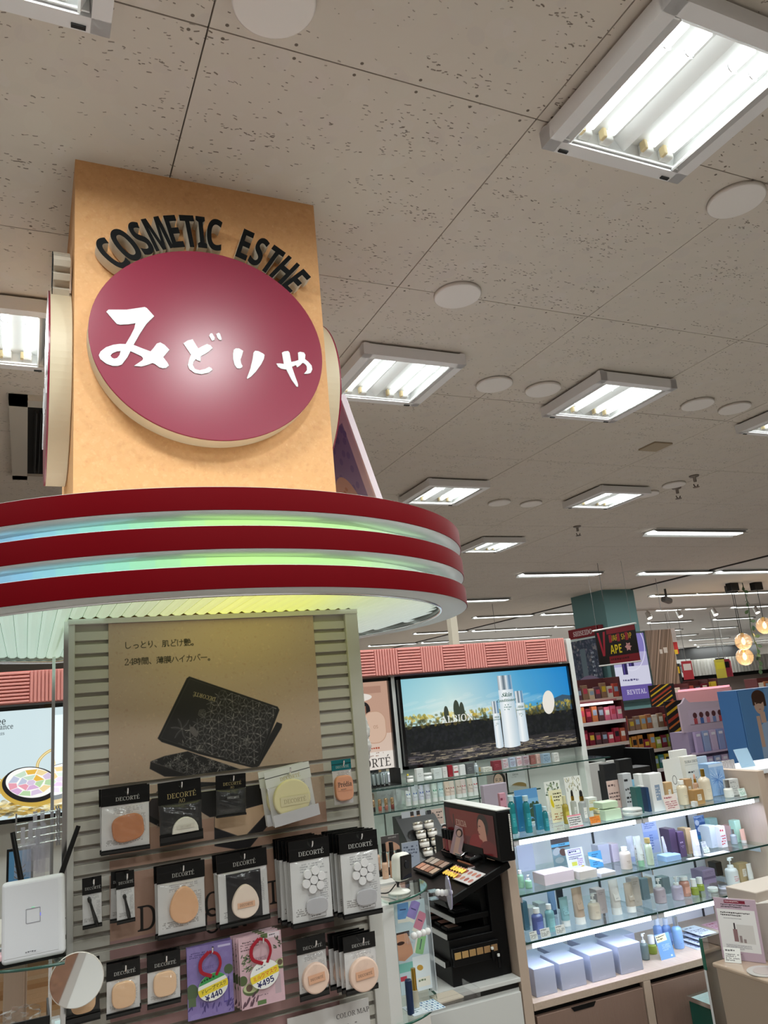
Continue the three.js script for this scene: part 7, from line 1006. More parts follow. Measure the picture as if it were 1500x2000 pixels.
// ---------------------------------------------------------------- left of the slat panel: glass shelf with router, round mirror, rack
{
  const d = thing('corner_shelf', 'round-cornered glass shelf left of the slat panel under the router', 'shelf', [0.079, 1.178, -2.06]), R = 0.225;
  part('glass_plate', quarter(R, 0.006, -Math.PI), GLASS, d); const rim = []; for (let i = 0; i <= 20; i++) { const a = Math.PI / 2 + i / 20 * Math.PI / 2; rim.push([R * Math.cos(a), 0.003, R * Math.sin(a)]); } part('glass_edge', tube(rim, 0.003, 30, 6), M('#37594f', 0.15), d); part('bracket', bx(0.012, 0.02, 0.14, -0.004, -0.011, 0.08), CHROME, d);
  const tr = thing('black_tray', 'shallow black tray under the white router', 'tray', [0.015, 1.1842, -1.95]); part('tray_floor', rbox(0.13, 0.004, 0.15, 0.001), BLACK, tr, [0, 0.002, 0]); part('tray_rim', join([bx(0.13, 0.016, 0.004, 0, 0.008, 0.075), bx(0.004, 0.016, 0.15, -0.065, 0.008, 0), bx(0.004, 0.016, 0.15, 0.063, 0.008, 0)]), BLACK, tr);
  const r = thing('router', 'white upright router with two black aerials', 'router', [0.024, 1.1885, -1.875]); r.rotation.set(-0.1, -0.12, 0.02);
  const RW = M('#e4e4e8', 0.35); part('router_body', rbox(0.118, 0.15, 0.03, 0.008, 4), RW, r, [0, 0.077, 0]);
  part('front_print', print(0.09, 0.13, 1500, (g, W, H) => {}).w ? rbox(0.1, 0.132, 0.001, 0.0004) : null, M('#dedee3', 0.4), r, [-0.003, 0.078, 0.0151]);
  const sqr = 0.026; part('button_outline', join([bx(sqr, 0.0012, 0.0008, 0, sqr / 2, 0), bx(sqr, 0.0012, 0.0008, 0, -sqr / 2, 0), bx(0.0012, sqr, 0.0008, sqr / 2, 0, 0), bx(0.0012, sqr, 0.0008, -sqr / 2, 0, 0)]), M('#9a9aa2', 0.4), r, [0, 0.083, 0.0158]);
  for (const [x, y, c] of [[0, 0.098, '#9ff0c0'], [0.0135, 0.083, '#8a8aff']]) part('status_light', rbox(0.006, 0.0016, 0.001, 0.0004), glow(c, 0.8), r, [x, y, 0.016], [0, 0, x ? Math.PI / 2 : 0]);
  panel('brand_mark', print(0.03, 0.005, 3000, (g, W, H) => { flat(g, W, H, '#dedee3'); tiny(g, 2, 0, W - 4, H, 1, '#77777d', 1); }), 0.0004, M('#dedee3', 0.4), r, [0.0, 0.018, 0.0158]);
  part('side_port', bx(0.001, 0.008, 0.006, 0.0592, 0.03, 0), BLACK, r); part('side_port', at(cyl(0.0015, 0.0015, 0.001, 10), 0.0592, 0.065, 0, 0, 0, Math.PI / 2), BLACK, r);
  part('aerial', at(cyl(0.0048, 0.0058, 0.105, 14), -0.033, 0.195, -0.008, 0, 0, 0.17), BLACK, r); part('aerial', at(cyl(0.0048, 0.0058, 0.105, 14), 0.068, 0.19, -0.008, 0, 0, -0.38), BLACK, r);
  const m = thing('round_mirror', 'round acrylic mirror in front of the left edge of the slat panel', 'mirror', [0.102, 1.142, -1.85]); m.rotation.set(0.05, -0.1, 0);
  part('mirror_disc', at(cyl(0.05, 0.05, 0.003, 56), 0, 0, 0, Math.PI / 2), MIRROR, m); part('mirror_rim', at(new THREE.TorusGeometry(0.0505, 0.0012, 8, 56), 0, 0, 0), M('#e8e0d8', 0.2), m); part('arm', tube([[-0.0, -0.0, -0.004], [-0.03, 0.02, -0.03], [-0.045, 0.036, -0.045]], 0.004, 14, 8), WHITE, m);
  const rk = thing('wire_rack', 'chrome wire rack on the mirrored side of the pillar', 'rack', [0.03, 1.38, -2.3]);
  for (let i = 0; i < 5; i++) part('wire', join([at(cyl(0.0018, 0.0018, 0.1, 8), 0, 0.05 - i * 0.018, 0, 0, 0, Math.PI / 2 + 0.05), at(cyl(0.0018, 0.0018, 0.08, 8), 0.048, 0.05 - i * 0.018, -0.04, Math.PI / 2)]), CHROME, rk);
  for (const [x, z] of [[-0.048, 0], [0.048, 0], [0.048, -0.08]]) part('upright', at(cyl(0.002, 0.002, 0.09, 8), x, 0.012, z), CHROME, rk);
  [[-0.02, 0.0], [0.005, 0.01], [0.03, -0.01], [0.05, 0.0], [0.02, 0.03], [0.045, 0.03]].forEach(([x, y], i) => { const b = thing('clear_pack', `clear plastic pack hanging from the wire rack, ${['first', 'second', 'third', 'fourth', 'fifth', 'sixth'][i]} from the left`, 'pack', [0.012 + x * 0.7, 1.385 + y, -2.27 - i * 0.012]); part('hang_strip', bx(0.01, 0.04, 0.001, 0, 0.0, 0), M('#e6e2e8', 0.3, { transmission: 0.4, thickness: 0 }), b); part('plastic_shell', film(0.036, 0.08, 0.012, i), M('#f0eef4', 0.12, { transmission: 0.75, thickness: 0 }), b, [0, -0.058, 0]); });
  const tb = thing('lash_display', 'small black-framed blue display of eyelash strips behind the router', 'display', [-0.01, 1.19, -3.2]); part('frame', rbox(0.085, 0.125, 0.012, 0.003), BLACK, tb); panel('blue_print', print(0.07, 0.105, 1500, (g, W, H) => { flat(g, W, H, '#5f9fd8'); g.strokeStyle = '#16202c'; for (let k = 0; k < 4; k++) { g.lineWidth = 5; g.beginPath(); g.arc(W * 0.5, H * (0.38 + k * 0.16), W * 0.26, 0.4, 2.7); g.stroke(); } }), 0.001, BLACK, tb, [0, 0, 0.007]); part('prop', bx(0.012, 0.42, 0.012, 0, -0.2, -0.01), BLACK, tb);
  const ct = thing('wood_counter', 'wooden counter with square legs at the lower left', 'counter', [-0.37, 0, -3.28]); part('counter_top', rbox(0.8, 0.03, 0.4, 0.003), M('#cfcbc4', 0.5), ct, [0, 0.965, 0]); for (const [x, z] of [[0.35, 0.17], [-0.36, 0.17], [0.36, -0.17], [-0.36, -0.17]]) part('leg', rbox(0.062, 0.95, 0.04, 0.003), OAK, ct, [x, 0.475, z]);
  const lower = thing('corner_shelf', 'lower round glass shelf under the round mirror, at the bottom edge', 'shelf', [0.079, 1.02, -2.06]); part('glass_plate', quarter(0.225, 0.006, -Math.PI), GLASS, lower); part('bracket', bx(0.012, 0.02, 0.14, -0.004, -0.011, 0.08), CHROME, lower);
  const bb = thing('black_box', 'open black box with clear packs on the lower left glass shelf', 'box', [0.0, 1.0262, -1.96]); part('box_body', join([bx(0.11, 0.004, 0.12, 0, 0.002, 0), bx(0.11, 0.05, 0.004, 0, 0.025, 0.06), bx(0.004, 0.05, 0.12, 0.053, 0.025, 0), bx(0.004, 0.05, 0.12, -0.053, 0.025, 0)]), BLACK, bb); part('clear_bag', at(wrapGeo(), 0, 0.05, 0.02), FILM, bb);
  const pr = thing('price_card', 'small white price card at the far lower left edge', 'card', [-0.118, 1.0262, -1.93]); panel('card_front', print(0.05, 0.07, 1500, (g, W, H) => { flat(g, W, H, '#d8d6d2'); tiny(g, W * 0.1, H * 0.1, W * 0.8, H * 0.7, 3, '#2a2a2c', 1); }), 0.0012, M('#d8d6d2', 0.5), pr, [0, 0.035, 0]);
  const bow = thing('pink_packet', 'pale pink packet peeping from under the router at the left edge', 'packet', [-0.045, 1.2005, -1.885]); part('packet', rbox(0.05, 0.012, 0.03, 0.004), M('#e2b9bf', 0.5), bow, [0, 0.002, 0], [0, 0.3, 0.1]);
}
function wrapGeo() { const g = new THREE.IcosahedronGeometry(0.05, 3), p = g.attributes.position; for (let i = 0; i < p.count; i++) { const s = 0.75 + 0.25 * Math.sin(p.getX(i) * 130) * Math.cos(p.getZ(i) * 150); p.setXYZ(i, p.getX(i) * s, p.getY(i) * 0.35 * s, p.getZ(i) * s); } g.computeVertexNormals(); return g; }
// ---------------------------------------------------------------- foreground counter at the lower right
{
  const BG = M('#9a8777', 0.35), c = thing('beige_counter', 'beige counter block at the lower right corner', 'counter', [1.95, 0, -1.3]);
  part('counter_body', extr([[-0.3, 0], [0.42, 0], [0.42, 0.885], [-0.325, 0.885]], 0.76, 0.004), BG, c, [0, 0.004, -0.385]); part('counter_top', rbox(0.77, 0.012, 0.8, 0.005), M('#a8927f', 0.15, { clearcoat: 0.5 }), c, [0.055, 0.894, 0]);
  const pl = thing('placard', 'upright placard with lilac borders picturing a pump bottle, on the beige counter', 'placard', [1.69, 0.9005, -1.655], -1.1);
  panel('placard_front', print(0.105, 0.145, 2000, (g, W, H) => { flat(g, W, H, '#bda5b4'); g.fillStyle = '#e2dfdf'; g.fillRect(W * 0.04, H * 0.18, W * 0.9, H * 0.68); g.fillStyle = '#7a1f34'; g.fillRect(W * 0.25, H * 0.03, W * 0.5, H * 0.05); tiny(g, W * 0.27, H * 0.037, W * 0.46, H * 0.036, 1, '#f0e4e6', 1); tiny(g, W * 0.16, H * 0.09, W * 0.7, H * 0.07, 2, '#1d181c', 1); tiny(g, W * 0.12, H * 0.22, W * 0.7, H * 0.08, 2, '#2a2628', 1); tiny(g, W * 0.18, H * 0.32, W * 0.6, H * 0.02, 1, '#77707a', 1); g.fillStyle = '#cfcac8'; g.fillRect(W * 0.45, H * 0.42, W * 0.4, H * 0.3); g.fillStyle = '#8a6a6c'; g.fillRect(W * 0.36, H * 0.5, W * 0.1, H * 0.2); g.fillStyle = '#2c2226'; g.fillRect(W * 0.39, H * 0.4, W * 0.035, H * 0.1); g.fillStyle = '#8f8080'; g.fillRect(W * 0.49, H * 0.6, W * 0.06, H * 0.11); g.fillRect(W * 0.58, H * 0.65, W * 0.06, H * 0.06); tiny(g, W * 0.14, H * 0.75, W * 0.6, H * 0.08, 4, '#77727a', 1); tiny(g, W * 0.2, H * 0.89, W * 0.4, H * 0.03, 1, '#7a5468', 1); }), 0.003, M('#c9b4bf', 0.4), pl, [0, 0.0725, 0], [-0.05, 0, 0], 0.3); part('placard_foot', rbox(0.09, 0.003, 0.04, 0.001), CLEAR, pl, [0, 0.0015, -0.02]);
  const sc = goods('card', 'small white leaning price card left of the placard', [1.655, 0.9005, -1.66], -1.0, { w: 0.04, h: 0.034, c: '#dedcd9', cap: '#4a484a', lean: -0.35 });
  const disc = thing('sample_disc', 'clear round disc card lying in front of the placard', 'card', [1.66, 0.9015, -1.57]); part('disc_card', at(cyl(0.04, 0.04, 0.0015, 36), 0, 0, 0), M('#c9c4c0', 0.1, { transmission: 0.3, thickness: 0 }), disc); part('disc_print', at(cyl(0.026, 0.026, 0.0006, 30), 0, 0.001, 0), M('#a89c98', 0.3), disc);
  solo('carton_stack_box', 'large pale beige carton behind the placard at the right edge', 'carton', rbox(0.2, 0.16, 0.1, 0.003), M('#b4a79c', 0.5), [1.83, 0.98, -1.665]);
  goods('box', 'white-topped grey beige carton directly behind the placard', [1.755, 0.9005, -1.63], -0.5, { w: 0.075, h: 0.135, d: 0.05, c: '#a89d97', cap: '#8a807c', x: 'plain', side: '#d6d0ca' });
  goods('pump', 'dark grey pump bottle at the right edge behind the placard', [1.765, 0.9005, -1.535], -0.5, { w: 0.05, h: 0.14, c: '#5f5755', cap: '#8a8486', x: 'plain' });
  const fl = thing('red_flower', 'small dark red artificial flower on the beige counter by the right edge', 'flower', [1.70, 0.903, -1.555]); for (let i = 0; i < 7; i++) part('petal', at(new THREE.SphereGeometry(0.011, 10, 8), Math.cos(i) * 0.013, 0.008 + (i % 3) * 0.006, Math.sin(i * 1.3) * 0.015).scale(1, 0.8, 1), M('#7d1428', 0.5), fl); part('stem', at(cyl(0.0015, 0.0015, 0.05, 8), 0.02, 0.006, 0, 0, 0, 1.4), M('#3a5a34', 0.6), fl);
  const mp = thing('standing_mirror', 'upright mirror panel with green glass edge left of the beige counter', 'mirror', [1.68, 0.62, -1.74]); part('mirror_sheet', bx(0.11, 0.325, 0.004, 0.012, 0.162, 0), MIRROR, mp); part('glass_edge', bx(0.004, 0.075, 0.008, -0.045, 0.287, 0), M('#1f5a48', 0.15), mp); part('edge_strip', bx(0.004, 0.25, 0.008, -0.045, 0.125, 0), CHROME, mp); part('foot_post', bx(0.11, 0.62, 0.02, 0.012, -0.31, 0), M('#8f8782', 0.4), mp);
  const gc = thing('green_cabinet', 'dark green low cabinet with glass top between counter and shelf unit', 'cabinet', [2.12, 0, -1.98]); part('cabinet_body', rbox(0.42, 0.635, 0.3, 0.003), M('#0f4436', 0.25), gc, [0, 0.3175, 0]); part('white_top', bx(0.42, 0.004, 0.3, 0, 0.638, 0), M('#cfd2d0', 0.3), gc); part('glass_top', bx(0.424, 0.006, 0.304, 0, 0.644, 0), GLASS, gc); part('top_edge', bx(0.002, 0.012, 0.304, -0.213, 0.641, 0), CHROME, gc);
}
{ // white ruffled pompon on the right side of the pillar
  const t = thing('ruffled_pompon', 'white ruffled pompon on the pillar side next to the beige light box', 'decoration', [0.842, 1.535, -2.05]);
  for (let k = 0; k < 5; k++) { const g = new THREE.SphereGeometry(0.026, 20, 14), p = g.attributes.position; for (let i = 0; i < p.count; i++) { const a = Math.atan2(p.getY(i), p.getZ(i)), s = 1 + 0.16 * Math.sin(a * 11 + k) + 0.08 * Math.sin(a * 23 + k * 2); p.setXYZ(i, p.getX(i) * 0.75, p.getY(i) * s, p.getZ(i) * s); } g.computeVertexNormals(); part('ruffle', g, M('#ece9e6', 0.8), t, [0.0, -0.04 + k * 0.02, (k % 2) * 0.012]); }
  part('hanger', bx(0.03, 0.004, 0.004, -0.022, 0.05, 0), CHROME, t);
}
// ---------------------------------------------------------------- the drug store behind: teal pillar, signs, racks, lamps
{
  const TEAL = M('#688f90', 0.6), RED = M('#7d1420', 0.4);
  struct('teal_pillar', join([bx(0.66, 3.156, 0.85, 9.12, 1.578, -10.66), bx(0.14, 3.156, 0.3, 9.5, 1.578, -10.5)]), TEAL, [0, 0, 0]);
  const bandText = (w, s, al) => print(w, 0.165, 220, (g, W, H) => { flat(g, W, H, '#7d1420'); g.font = 'bold 30px serif'; txt(g, s, W * 0.5, H * 0.52, H * 0.66, '#e6e0de', 'bold serif', 'center', 0.92); });
  const sg = thing('red_sign_band', 'dark red sign band reading SHISEIDO round the teal pillar', 'sign', [0, 0, 0]);
  panel('side_sign', bandText(0.76, 'SHISEIDO', 0), 0.03, RED, sg, [8.705, 2.505, -10.79], [0, -Math.PI / 2, 0]); panel('front_sign', bandText(0.8, 'SHISEIDO', 0), 0.03, RED, sg, [9.1, 2.505, -10.37]); part('light_strip', bx(0.03, 0.03, 0.7, 8.69, 2.4, -10.79), M('#c9d4d4', 0.3), sg);
  const lb = thing('poster_light_box', 'purple and white light box of dark bottles reading REVITAL on the teal pillar', 'light box', [9.1, 1.86, -10.2]);
  const cv = canvasOf(300, 420), g = cv.getContext('2d'); flat(g, 300, 420, '#b9b4dc'); g.fillStyle = '#dcdcf0'; g.fillRect(0, 210, 300, 130); g.fillStyle = '#8a80c4'; g.fillRect(0, 0, 300, 120); g.strokeStyle = '#e8e8fa'; g.lineWidth = 6; g.beginPath(); g.ellipse(170, 90, 120, 150, 0.3, 0, 7); g.stroke(); g.fillStyle = '#2a2350'; g.fillRect(70, 60, 42, 200); g.fillRect(130, 40, 44, 170); g.fillStyle = '#5a4a94'; g.fillRect(78, 60, 10, 200); g.fillRect(140, 40, 10, 170); tiny(g, 60, 285, 190, 26, 1, '#5a5680', 1); g.fillStyle = '#6c5ca4'; g.fillRect(0, 330, 300, 90); txt(g, 'REVITAL', 160, 372, 40, '#e6e2f4', 'serif'); const tx = new THREE.CanvasTexture(cv); tx.colorSpace = THREE.SRGBColorSpace;
  part('frame', join([bx(0.8, 0.03, 0.06, 0, 0.55, 0), bx(0.8, 0.03, 0.06, 0, -0.55, 0), bx(0.03, 1.1, 0.06, -0.385, 0, 0), bx(0.03, 1.1, 0.06, 0.385, 0, 0)]), M('#3a4a4a', 0.4), lb); part('light_screen', bx(0.74, 1.07, 0.04, 0, 0, 0), new THREE.MeshPhysicalMaterial({ color: '#181818', roughness: 0.2, emissive: '#ffffff', emissiveMap: tx, emissiveIntensity: 0.75 }), lb);
  rectLight('poster_glow', 0.7, 1.0, new THREE.Color('#cfcfe8'), 0.4, [9.1, 1.86, -10.16], [9.1, 1.86, 0]);
  const dp = panel('dark_poster', print(0.7, 1.0, 260, (q, W, H) => { flat(q, W, H, '#4a5060'); grain(q, W, H, 500, ['#9a92a8', '#2a3444', '#c8b8b0', '#6a7a8c'], 0.5, 7); q.fillStyle = '#6c7a84'; q.fillRect(W * 0.3, H * 0.15, W * 0.2, H * 0.5); q.fillStyle = '#8a7a94'; q.beginPath(); q.ellipse(W * 0.5, H * 0.8, W * 0.5, H * 0.2, 0, 0, 7); q.fill(); tiny(q, W * 0.7, H * 0.2, W * 0.1, H * 0.6, 8, '#b0b8c4', 1); }), 0.02, M('#3a4048', 0.3), scene, [8.70, 1.88, -10.79], [0, -Math.PI / 2, 0], 0.15); dp.name = 'dark_poster'; tag(dp, 'dark shimmering poster on the left face of the teal pillar', 'poster');
  const ap = thing('hanging_banner', 'black banner with red and yellow VAPE SHOP lettering hanging in front of the pillar', 'banner', [6.98, 2.09, -8.02], -Math.PI / 2);
  panel('banner_cloth', print(0.78, 0.46, 420, (q, W, H) => { flat(q, W, H, '#17100f'); q.fillStyle = '#7d1a24'; q.fillRect(W * 0.3, 0, W * 0.7, H * 0.16); q.fillRect(W * 0.28, H * 0.78, W * 0.72, H * 0.22); txt(q, 'V', W * 0.16, H * 0.42, H * 0.95, '#9a1f30', 'bold sans-serif', 'center', 0.62); txt(q, 'VAPE SHOP', W * 0.64, H * 0.29, H * 0.22, '#c8a024', 'bold sans-serif', 'center', 0.75); q.fillStyle = '#8f1c2a'; for (let i = 0; i < 3; i++) q.fillRect(W * (0.34 + i * 0.2), H * 0.18, W * 0.07, H * 0.22); txt(q, 'APE', W * 0.48, H * 0.6, H * 0.34, '#dcc022', 'bold sans-serif', 'center', 0.8); q.fillStyle = '#d89a98'; q.beginPath(); q.moveTo(W * 0.72, H * 0.5); for (let i = 0; i < 12; i++) q.lineTo(W * (0.78 + Math.cos(i * 0.53) * (i % 2 ? 0.05 : 0.085)), H * (0.58 + Math.sin(i * 0.53) * (i % 2 ? 0.08 : 0.13))); q.fill(); tiny(q, W * 0.32, H * 0.82, W * 0.62, H * 0.12, 1, '#3a0a10', 1); }), 0.006, M('#1a1211', 0.6), ap, null, null, 0.5);
  part('bar', at(cyl(0.012, 0.012, 0.84, 10), 0, 0.235, 0, 0, 0, Math.PI / 2), WHITE, ap); part('bar', at(cyl(0.01, 0.01, 0.8, 10), 0, -0.235, 0, 0, 0, Math.PI / 2), WHITE, ap); for (const s of [-1, 1]) part('wire', at(cyl(0.002, 0.002, 0.82, 6), s * 0.34, 0.645, 0), M('#8a8684', 0.5), ap);
  // hanging posts and wires near the seam
  const wd = panel('wood_board', print(0.62, 0.95, 260, (q, W, H) => { flat(q, W, H, '#7a6252'); for (let i = 0; i < 160; i++) { q.strokeStyle = pick(['#5c483a', '#94796a', '#6c5546', '#a88c7c']); q.lineWidth = rr(1, 4); q.beginPath(); const x = rnd() * W * 1.6 - W * 0.4; q.moveTo(x, H); q.lineTo(x + W * 0.5, 0); q.stroke(); } q.fillStyle = '#d8ccc4'; q.fillRect(W * 0.45, H * 0.36, W * 0.1, H * 0.08); q.fillRect(W * 0.6, H * 0.33, W * 0.14, H * 0.1); }), 0.05, M('#5a483c', 0.5), scene, [10.08, 1.98, -10.5]); wd.name = 'wood_board'; part('board_post', bx(0.06, 2.3, 0.04, 0, -0.83, -0.045), M('#5a483c', 0.5), wd); tag(wd, 'brown board with slanting wood grain right of the teal pillar', 'board');
  const sale = (label, x, y, z, w, h) => { const b = panel('sale_board', print(w, h, 320, (q, W, H) => { flat(q, W, H, '#1a1516'); for (let i = 0; i < 9; i++) { q.fillStyle = ['#c86a28', '#d8b020', '#a83a24'][i % 3]; q.save(); q.translate(W * 0.4, H * (i * 0.13)); q.rotate(-0.4); q.fillRect(-W * 0.6, 0, W * 1.1, H * 0.035 + (i % 3) * H * 0.012); q.restore(); } q.fillStyle = '#d8c020'; q.save(); q.translate(W * 0.6, H * 0.85); q.rotate(-0.35); for (let k = 0; k < 3; k++) q.fillRect(-W * 0.3 + k * W * 0.22, -H * 0.1, W * 0.17, H * 0.16); q.restore(); }), 0.03, M('#2a2222', 0.5), scene, [x, y, z]); b.name = numbered('sale_board'); part('board_post', bx(0.05, y, 0.03, 0, -y / 2, -0.03), M('#2a2222', 0.5), b); return tag(b, label, 'sign'); };
  sale('orange and black sale board below the brown wood board', 8.92, 1.28, -9.4, 0.5, 0.5); sale('orange and black sale board beside the pink display, nearer one', 8.06, 0.95, -8.3, 0.36, 0.72);
  // racks of packs
  const RK = M('#5a2a2c', 0.5), cols = [['#a3283a', '#c84a5c', '#7a1c2c', '#d8708a', '#8a3a2c', '#c87848', '#b8583c', '#5a3a3c'], ['#8a9a3a', '#a8b04a', '#c8843a', '#3a7a74', '#4a5aa0', '#5c4a94', '#8a2c3c', '#d8b83a'], ['#c89a5c', '#a86a48', '#d8c0a0', '#7a5c4c', '#b84a3c', '#e0d4c4', '#6a4a54', '#94745c']];
  const hueName = (h) => { const c = {}; new THREE.Color(h).getHSL(c); const d = c.h * 360; return c.s < 0.2 ? (c.l > 0.5 ? 'pale grey' : 'dark grey') : d < 15 || d > 340 ? (c.l > 0.4 ? 'rosy' : 'dark red') : d < 45 ? (c.l > 0.45 ? 'tan' : 'brown') : d < 70 ? 'yellow' : d < 150 ? 'green' : d < 200 ? 'teal' : d < 260 ? 'blue' : 'purple'; };
  const rack = (label, x, z, w, levels, cls, lead, n, turn = 0) => {
    const t = thing('store_rack', label, 'rack', [x, 0, z], turn), H0 = levels[levels.length - 1] + 0.28;
    part('back_sheet', bx(w, H0, 0.03, 0, H0 / 2, -0.3), RK, t); for (const s of [-1, 1]) part('upright', rbox(0.03, H0, 0.34, 0.004), RK, t, [s * w / 2, H0 / 2, -0.15]);
    levels.forEach((y, k) => { part('rack_shelf', bx(w, 0.02, 0.32, 0, y, -0.14), M('#6a5a58', 0.5), t); part('price_rail', bx(w, 0.045, 0.008, 0, y - 0.005, 0.022), k % 2 ? M('#cdbcae', 0.4) : M('#e2dcd8', 0.25), t); });
    levels.forEach((y, k) => { for (let i = 0; i < n; i++) { const px = -w / 2 + (i + 0.5) * w / n, hh = rr(0.14, 0.21), c = cls[k % cls.length]; const col = pick(c); const p = thing('retail_pack', `${hueName(col)} pack, ${ORD[i]} from the left on the ${['lowest', 'second', 'third', 'top'][k]} level, ${lead}`, 'pack', [x + Math.cos(turn) * px, y + 0.0105, z - Math.sin(turn) * px - 0.03], turn, 'packs on the ' + lead); part('pack_body', rbox(w / n * 0.82, hh, 0.05, 0.004), M(col, 0.4), p, [0, hh / 2, 0]); part('pack_label', bx(w / n * 0.6, hh * 0.35, 0.002, 0, hh * 0.6, 0.0262), M(pick(['#e8e0d4', '#1c1a1c', '#d8b83a', '#c84a5c', '#9ab0c4']), 0.4), p); } });
    return t;
  };
  rack('red store rack of bright packs behind the shelf unit, left one', 6.75, -8.5, 1.15, [0.55, 0.84, 1.13, 1.42], [cols[2], cols[0], cols[0], cols[2]], 'left far rack', 11);
  rack('red store rack of bright packs behind the shelf unit, right one', 7.85, -8.6, 0.95, [0.42, 0.68, 0.95], [cols[1], cols[1], cols[2]], 'right far rack', 9);
  const bar = thing('rack_light', 'shining white light rail above the left red rack', 'lamp', [6.75, 1.375, -8.444]); part('light_tube', bx(0.75, 0.03, 0.03, 0, 0, 0), glow('#ffe8ea', 1.6), bar); part('rail', bx(0.85, 0.02, 0.06, 0, 0.03, 0), M('#b86a70', 0.4), bar); rectLight('rack_glow', 0.7, 0.03, new THREE.Color('#ffe8ea'), 6, [6.75, 1.357, -8.444], [6.75, 0, -8.45]);
  // pink display, blue poster box
  const pd = thing('pink_display', 'lilac pink cardboard display with a header board', 'display', [7.8, 0, -7.4]); part('header_board', extr([[-0.48, 0.95], [0.5, 0.95], [0.5, 1.27], [-0.3, 1.3], [-0.36, 1.36], [-0.42, 1.3], [-0.48, 1.28]], 0.03, 0), M('#c9b4c4', 0.5), pd, [0, 0, -0.1]); panel('header_print', print(0.7, 0.17, 300, (q, W, H) => { flat(q, W, H, '#cdb8ca'); for (let i = 0; i < 6; i++) { q.fillStyle = '#5a3034'; q.beginPath(); q.arc(W * (0.14 + i * 0.15), H * 0.4, H * 0.2, 0, 7); q.fill(); q.fillStyle = ['#b84a50', '#4a6aa8', '#c87a8a', '#7a8ab8', '#b84a50', '#8a6aa0'][i]; q.fillRect(W * (0.1 + i * 0.15), H * 0.6, W * 0.08, H * 0.4); } }), 0.004, M('#cdb8ca', 0.5), pd, [0, 1.12, -0.066]);
  part('display_body', bx(0.92, 0.95, 0.3, 0.02, 0.475, -0.2), M('#a596b4', 0.5), pd); for (let k = 0; k < 2; k++) part('ledge', bx(0.92, 0.02, 0.12, 0.02, 0.4 + k * 0.3, 0), M('#bda9c4', 0.5), pd);
  for (let k = 0; k < 2; k++) for (let i = 0; i < 7; i++) { const b = thing('lilac_pack', `lilac pack, ${ORD[i]} from the left on the ${k ? 'upper' : 'lower'} ledge of the pink display`, 'pack', [7.44 + i * 0.125, 0.4105 + k * 0.3, -7.385], 0, 'lilac packs on the pink display'); part('pack_body', rbox(0.1, 0.24, 0.04, 0.004), M(['#8f9ac8', '#b8a4cc', '#9aa8d0', '#c4b0cc'][(i + k) % 4], 0.4), b, [0, 0.12, 0]); part('pack_label', bx(0.06, 0.03, 0.002, 0, 0.2, 0.021), M('#e0dce8', 0.4), b); }
  const bp = thing('blue_poster_box', 'blue poster box with a person resting chin on hand, at the right edge', 'poster', [6.62, 0, -5.6]); part('box_body', bx(0.72, 1.44, 0.24, 0, 0.72, -0.13), M('#3f6da4', 0.5), bp);
  panel('person_print', print(0.7, 0.85, 420, (q, W, H) => { flat(q, W, H, '#5f93cc'); q.fillStyle = '#78a6d8'; q.fillRect(W * 0.5, 0, W * 0.5, H * 0.3); tiny(q, W * 0.62, H * 0.06, W * 0.3, H * 0.05, 1, '#c9dcee', 1); const X = W * 0.36; q.fillStyle = '#a9c4e4'; q.beginPath(); q.moveTo(X - W * 0.12, H); q.lineTo(X - W * 0.1, H * 0.46); q.quadraticCurveTo(X + W * 0.05, H * 0.3, X + W * 0.3, H * 0.42); q.lineTo(X + W * 0.4, H); q.fill(); q.fillStyle = '#d8b4a0'; q.fillRect(X - W * 0.02, H * 0.26, W * 0.1, H * 0.12); q.fillRect(X - W * 0.1, H * 0.3, W * 0.07, H * 0.34); q.beginPath(); q.ellipse(X, H * 0.17, W * 0.1, H * 0.11, 0.1, 0, 7); q.fill(); q.fillStyle = '#4a3024'; q.beginPath(); q.ellipse(X + W * 0.01, H * 0.09, W * 0.13, H * 0.075, 0, 0, 7); q.fill(); q.fillRect(X - W * 0.12, H * 0.08, W * 0.04, H * 0.1); q.fillRect(X + W * 0.09, H * 0.08, W * 0.05, H * 0.12); q.fillStyle = '#2a1c18'; q.fillRect(X - W * 0.06, H * 0.16, W * 0.03, H * 0.008); q.fillRect(X + W * 0.02, H * 0.16, W * 0.03, H * 0.008); q.fillStyle = '#b86a60'; q.fillRect(X - W * 0.02, H * 0.225, W * 0.04, H * 0.008); tiny(q, W * 0.7, H * 0.4, W * 0.22, H * 0.1, 2, '#dfe8f2', 1); }), 0.004, M('#5f93cc', 0.4), bp, [0.0, 1.01, -0.006]);
  const rd = thing('round_pink_display', 'dark red round display top beside the blue poster at the right edge', 'display', [5.6, 0, -4.4]); part('display_drum', lathe([[0, 0], [0.22, 0], [0.22, 1.0], [0.2, 1.15], [0.1, 1.26], [0, 1.28]], 28), M('#6c4038', 0.5), rd); part('display_disc', at(cyl(0.1, 0.1, 0.02, 24), -0.1, 1.16, 0.2, Math.PI / 2), M('#b8a888', 0.5), rd);
  // black carcasses and boards just behind the lit shelf unit
  const bk = thing('black_display', 'black display back standing behind the lit shelf unit', 'display', [3.36, 0, -4.25]); part('display_back', rbox(0.5, 1.22, 0.06, 0.004), BLACK, bk, [0, 0.61, 0]); part('display_wing', rbox(0.04, 1.2, 0.3, 0.004), BLACK, bk, [0.25, 0.6, 0.12]);
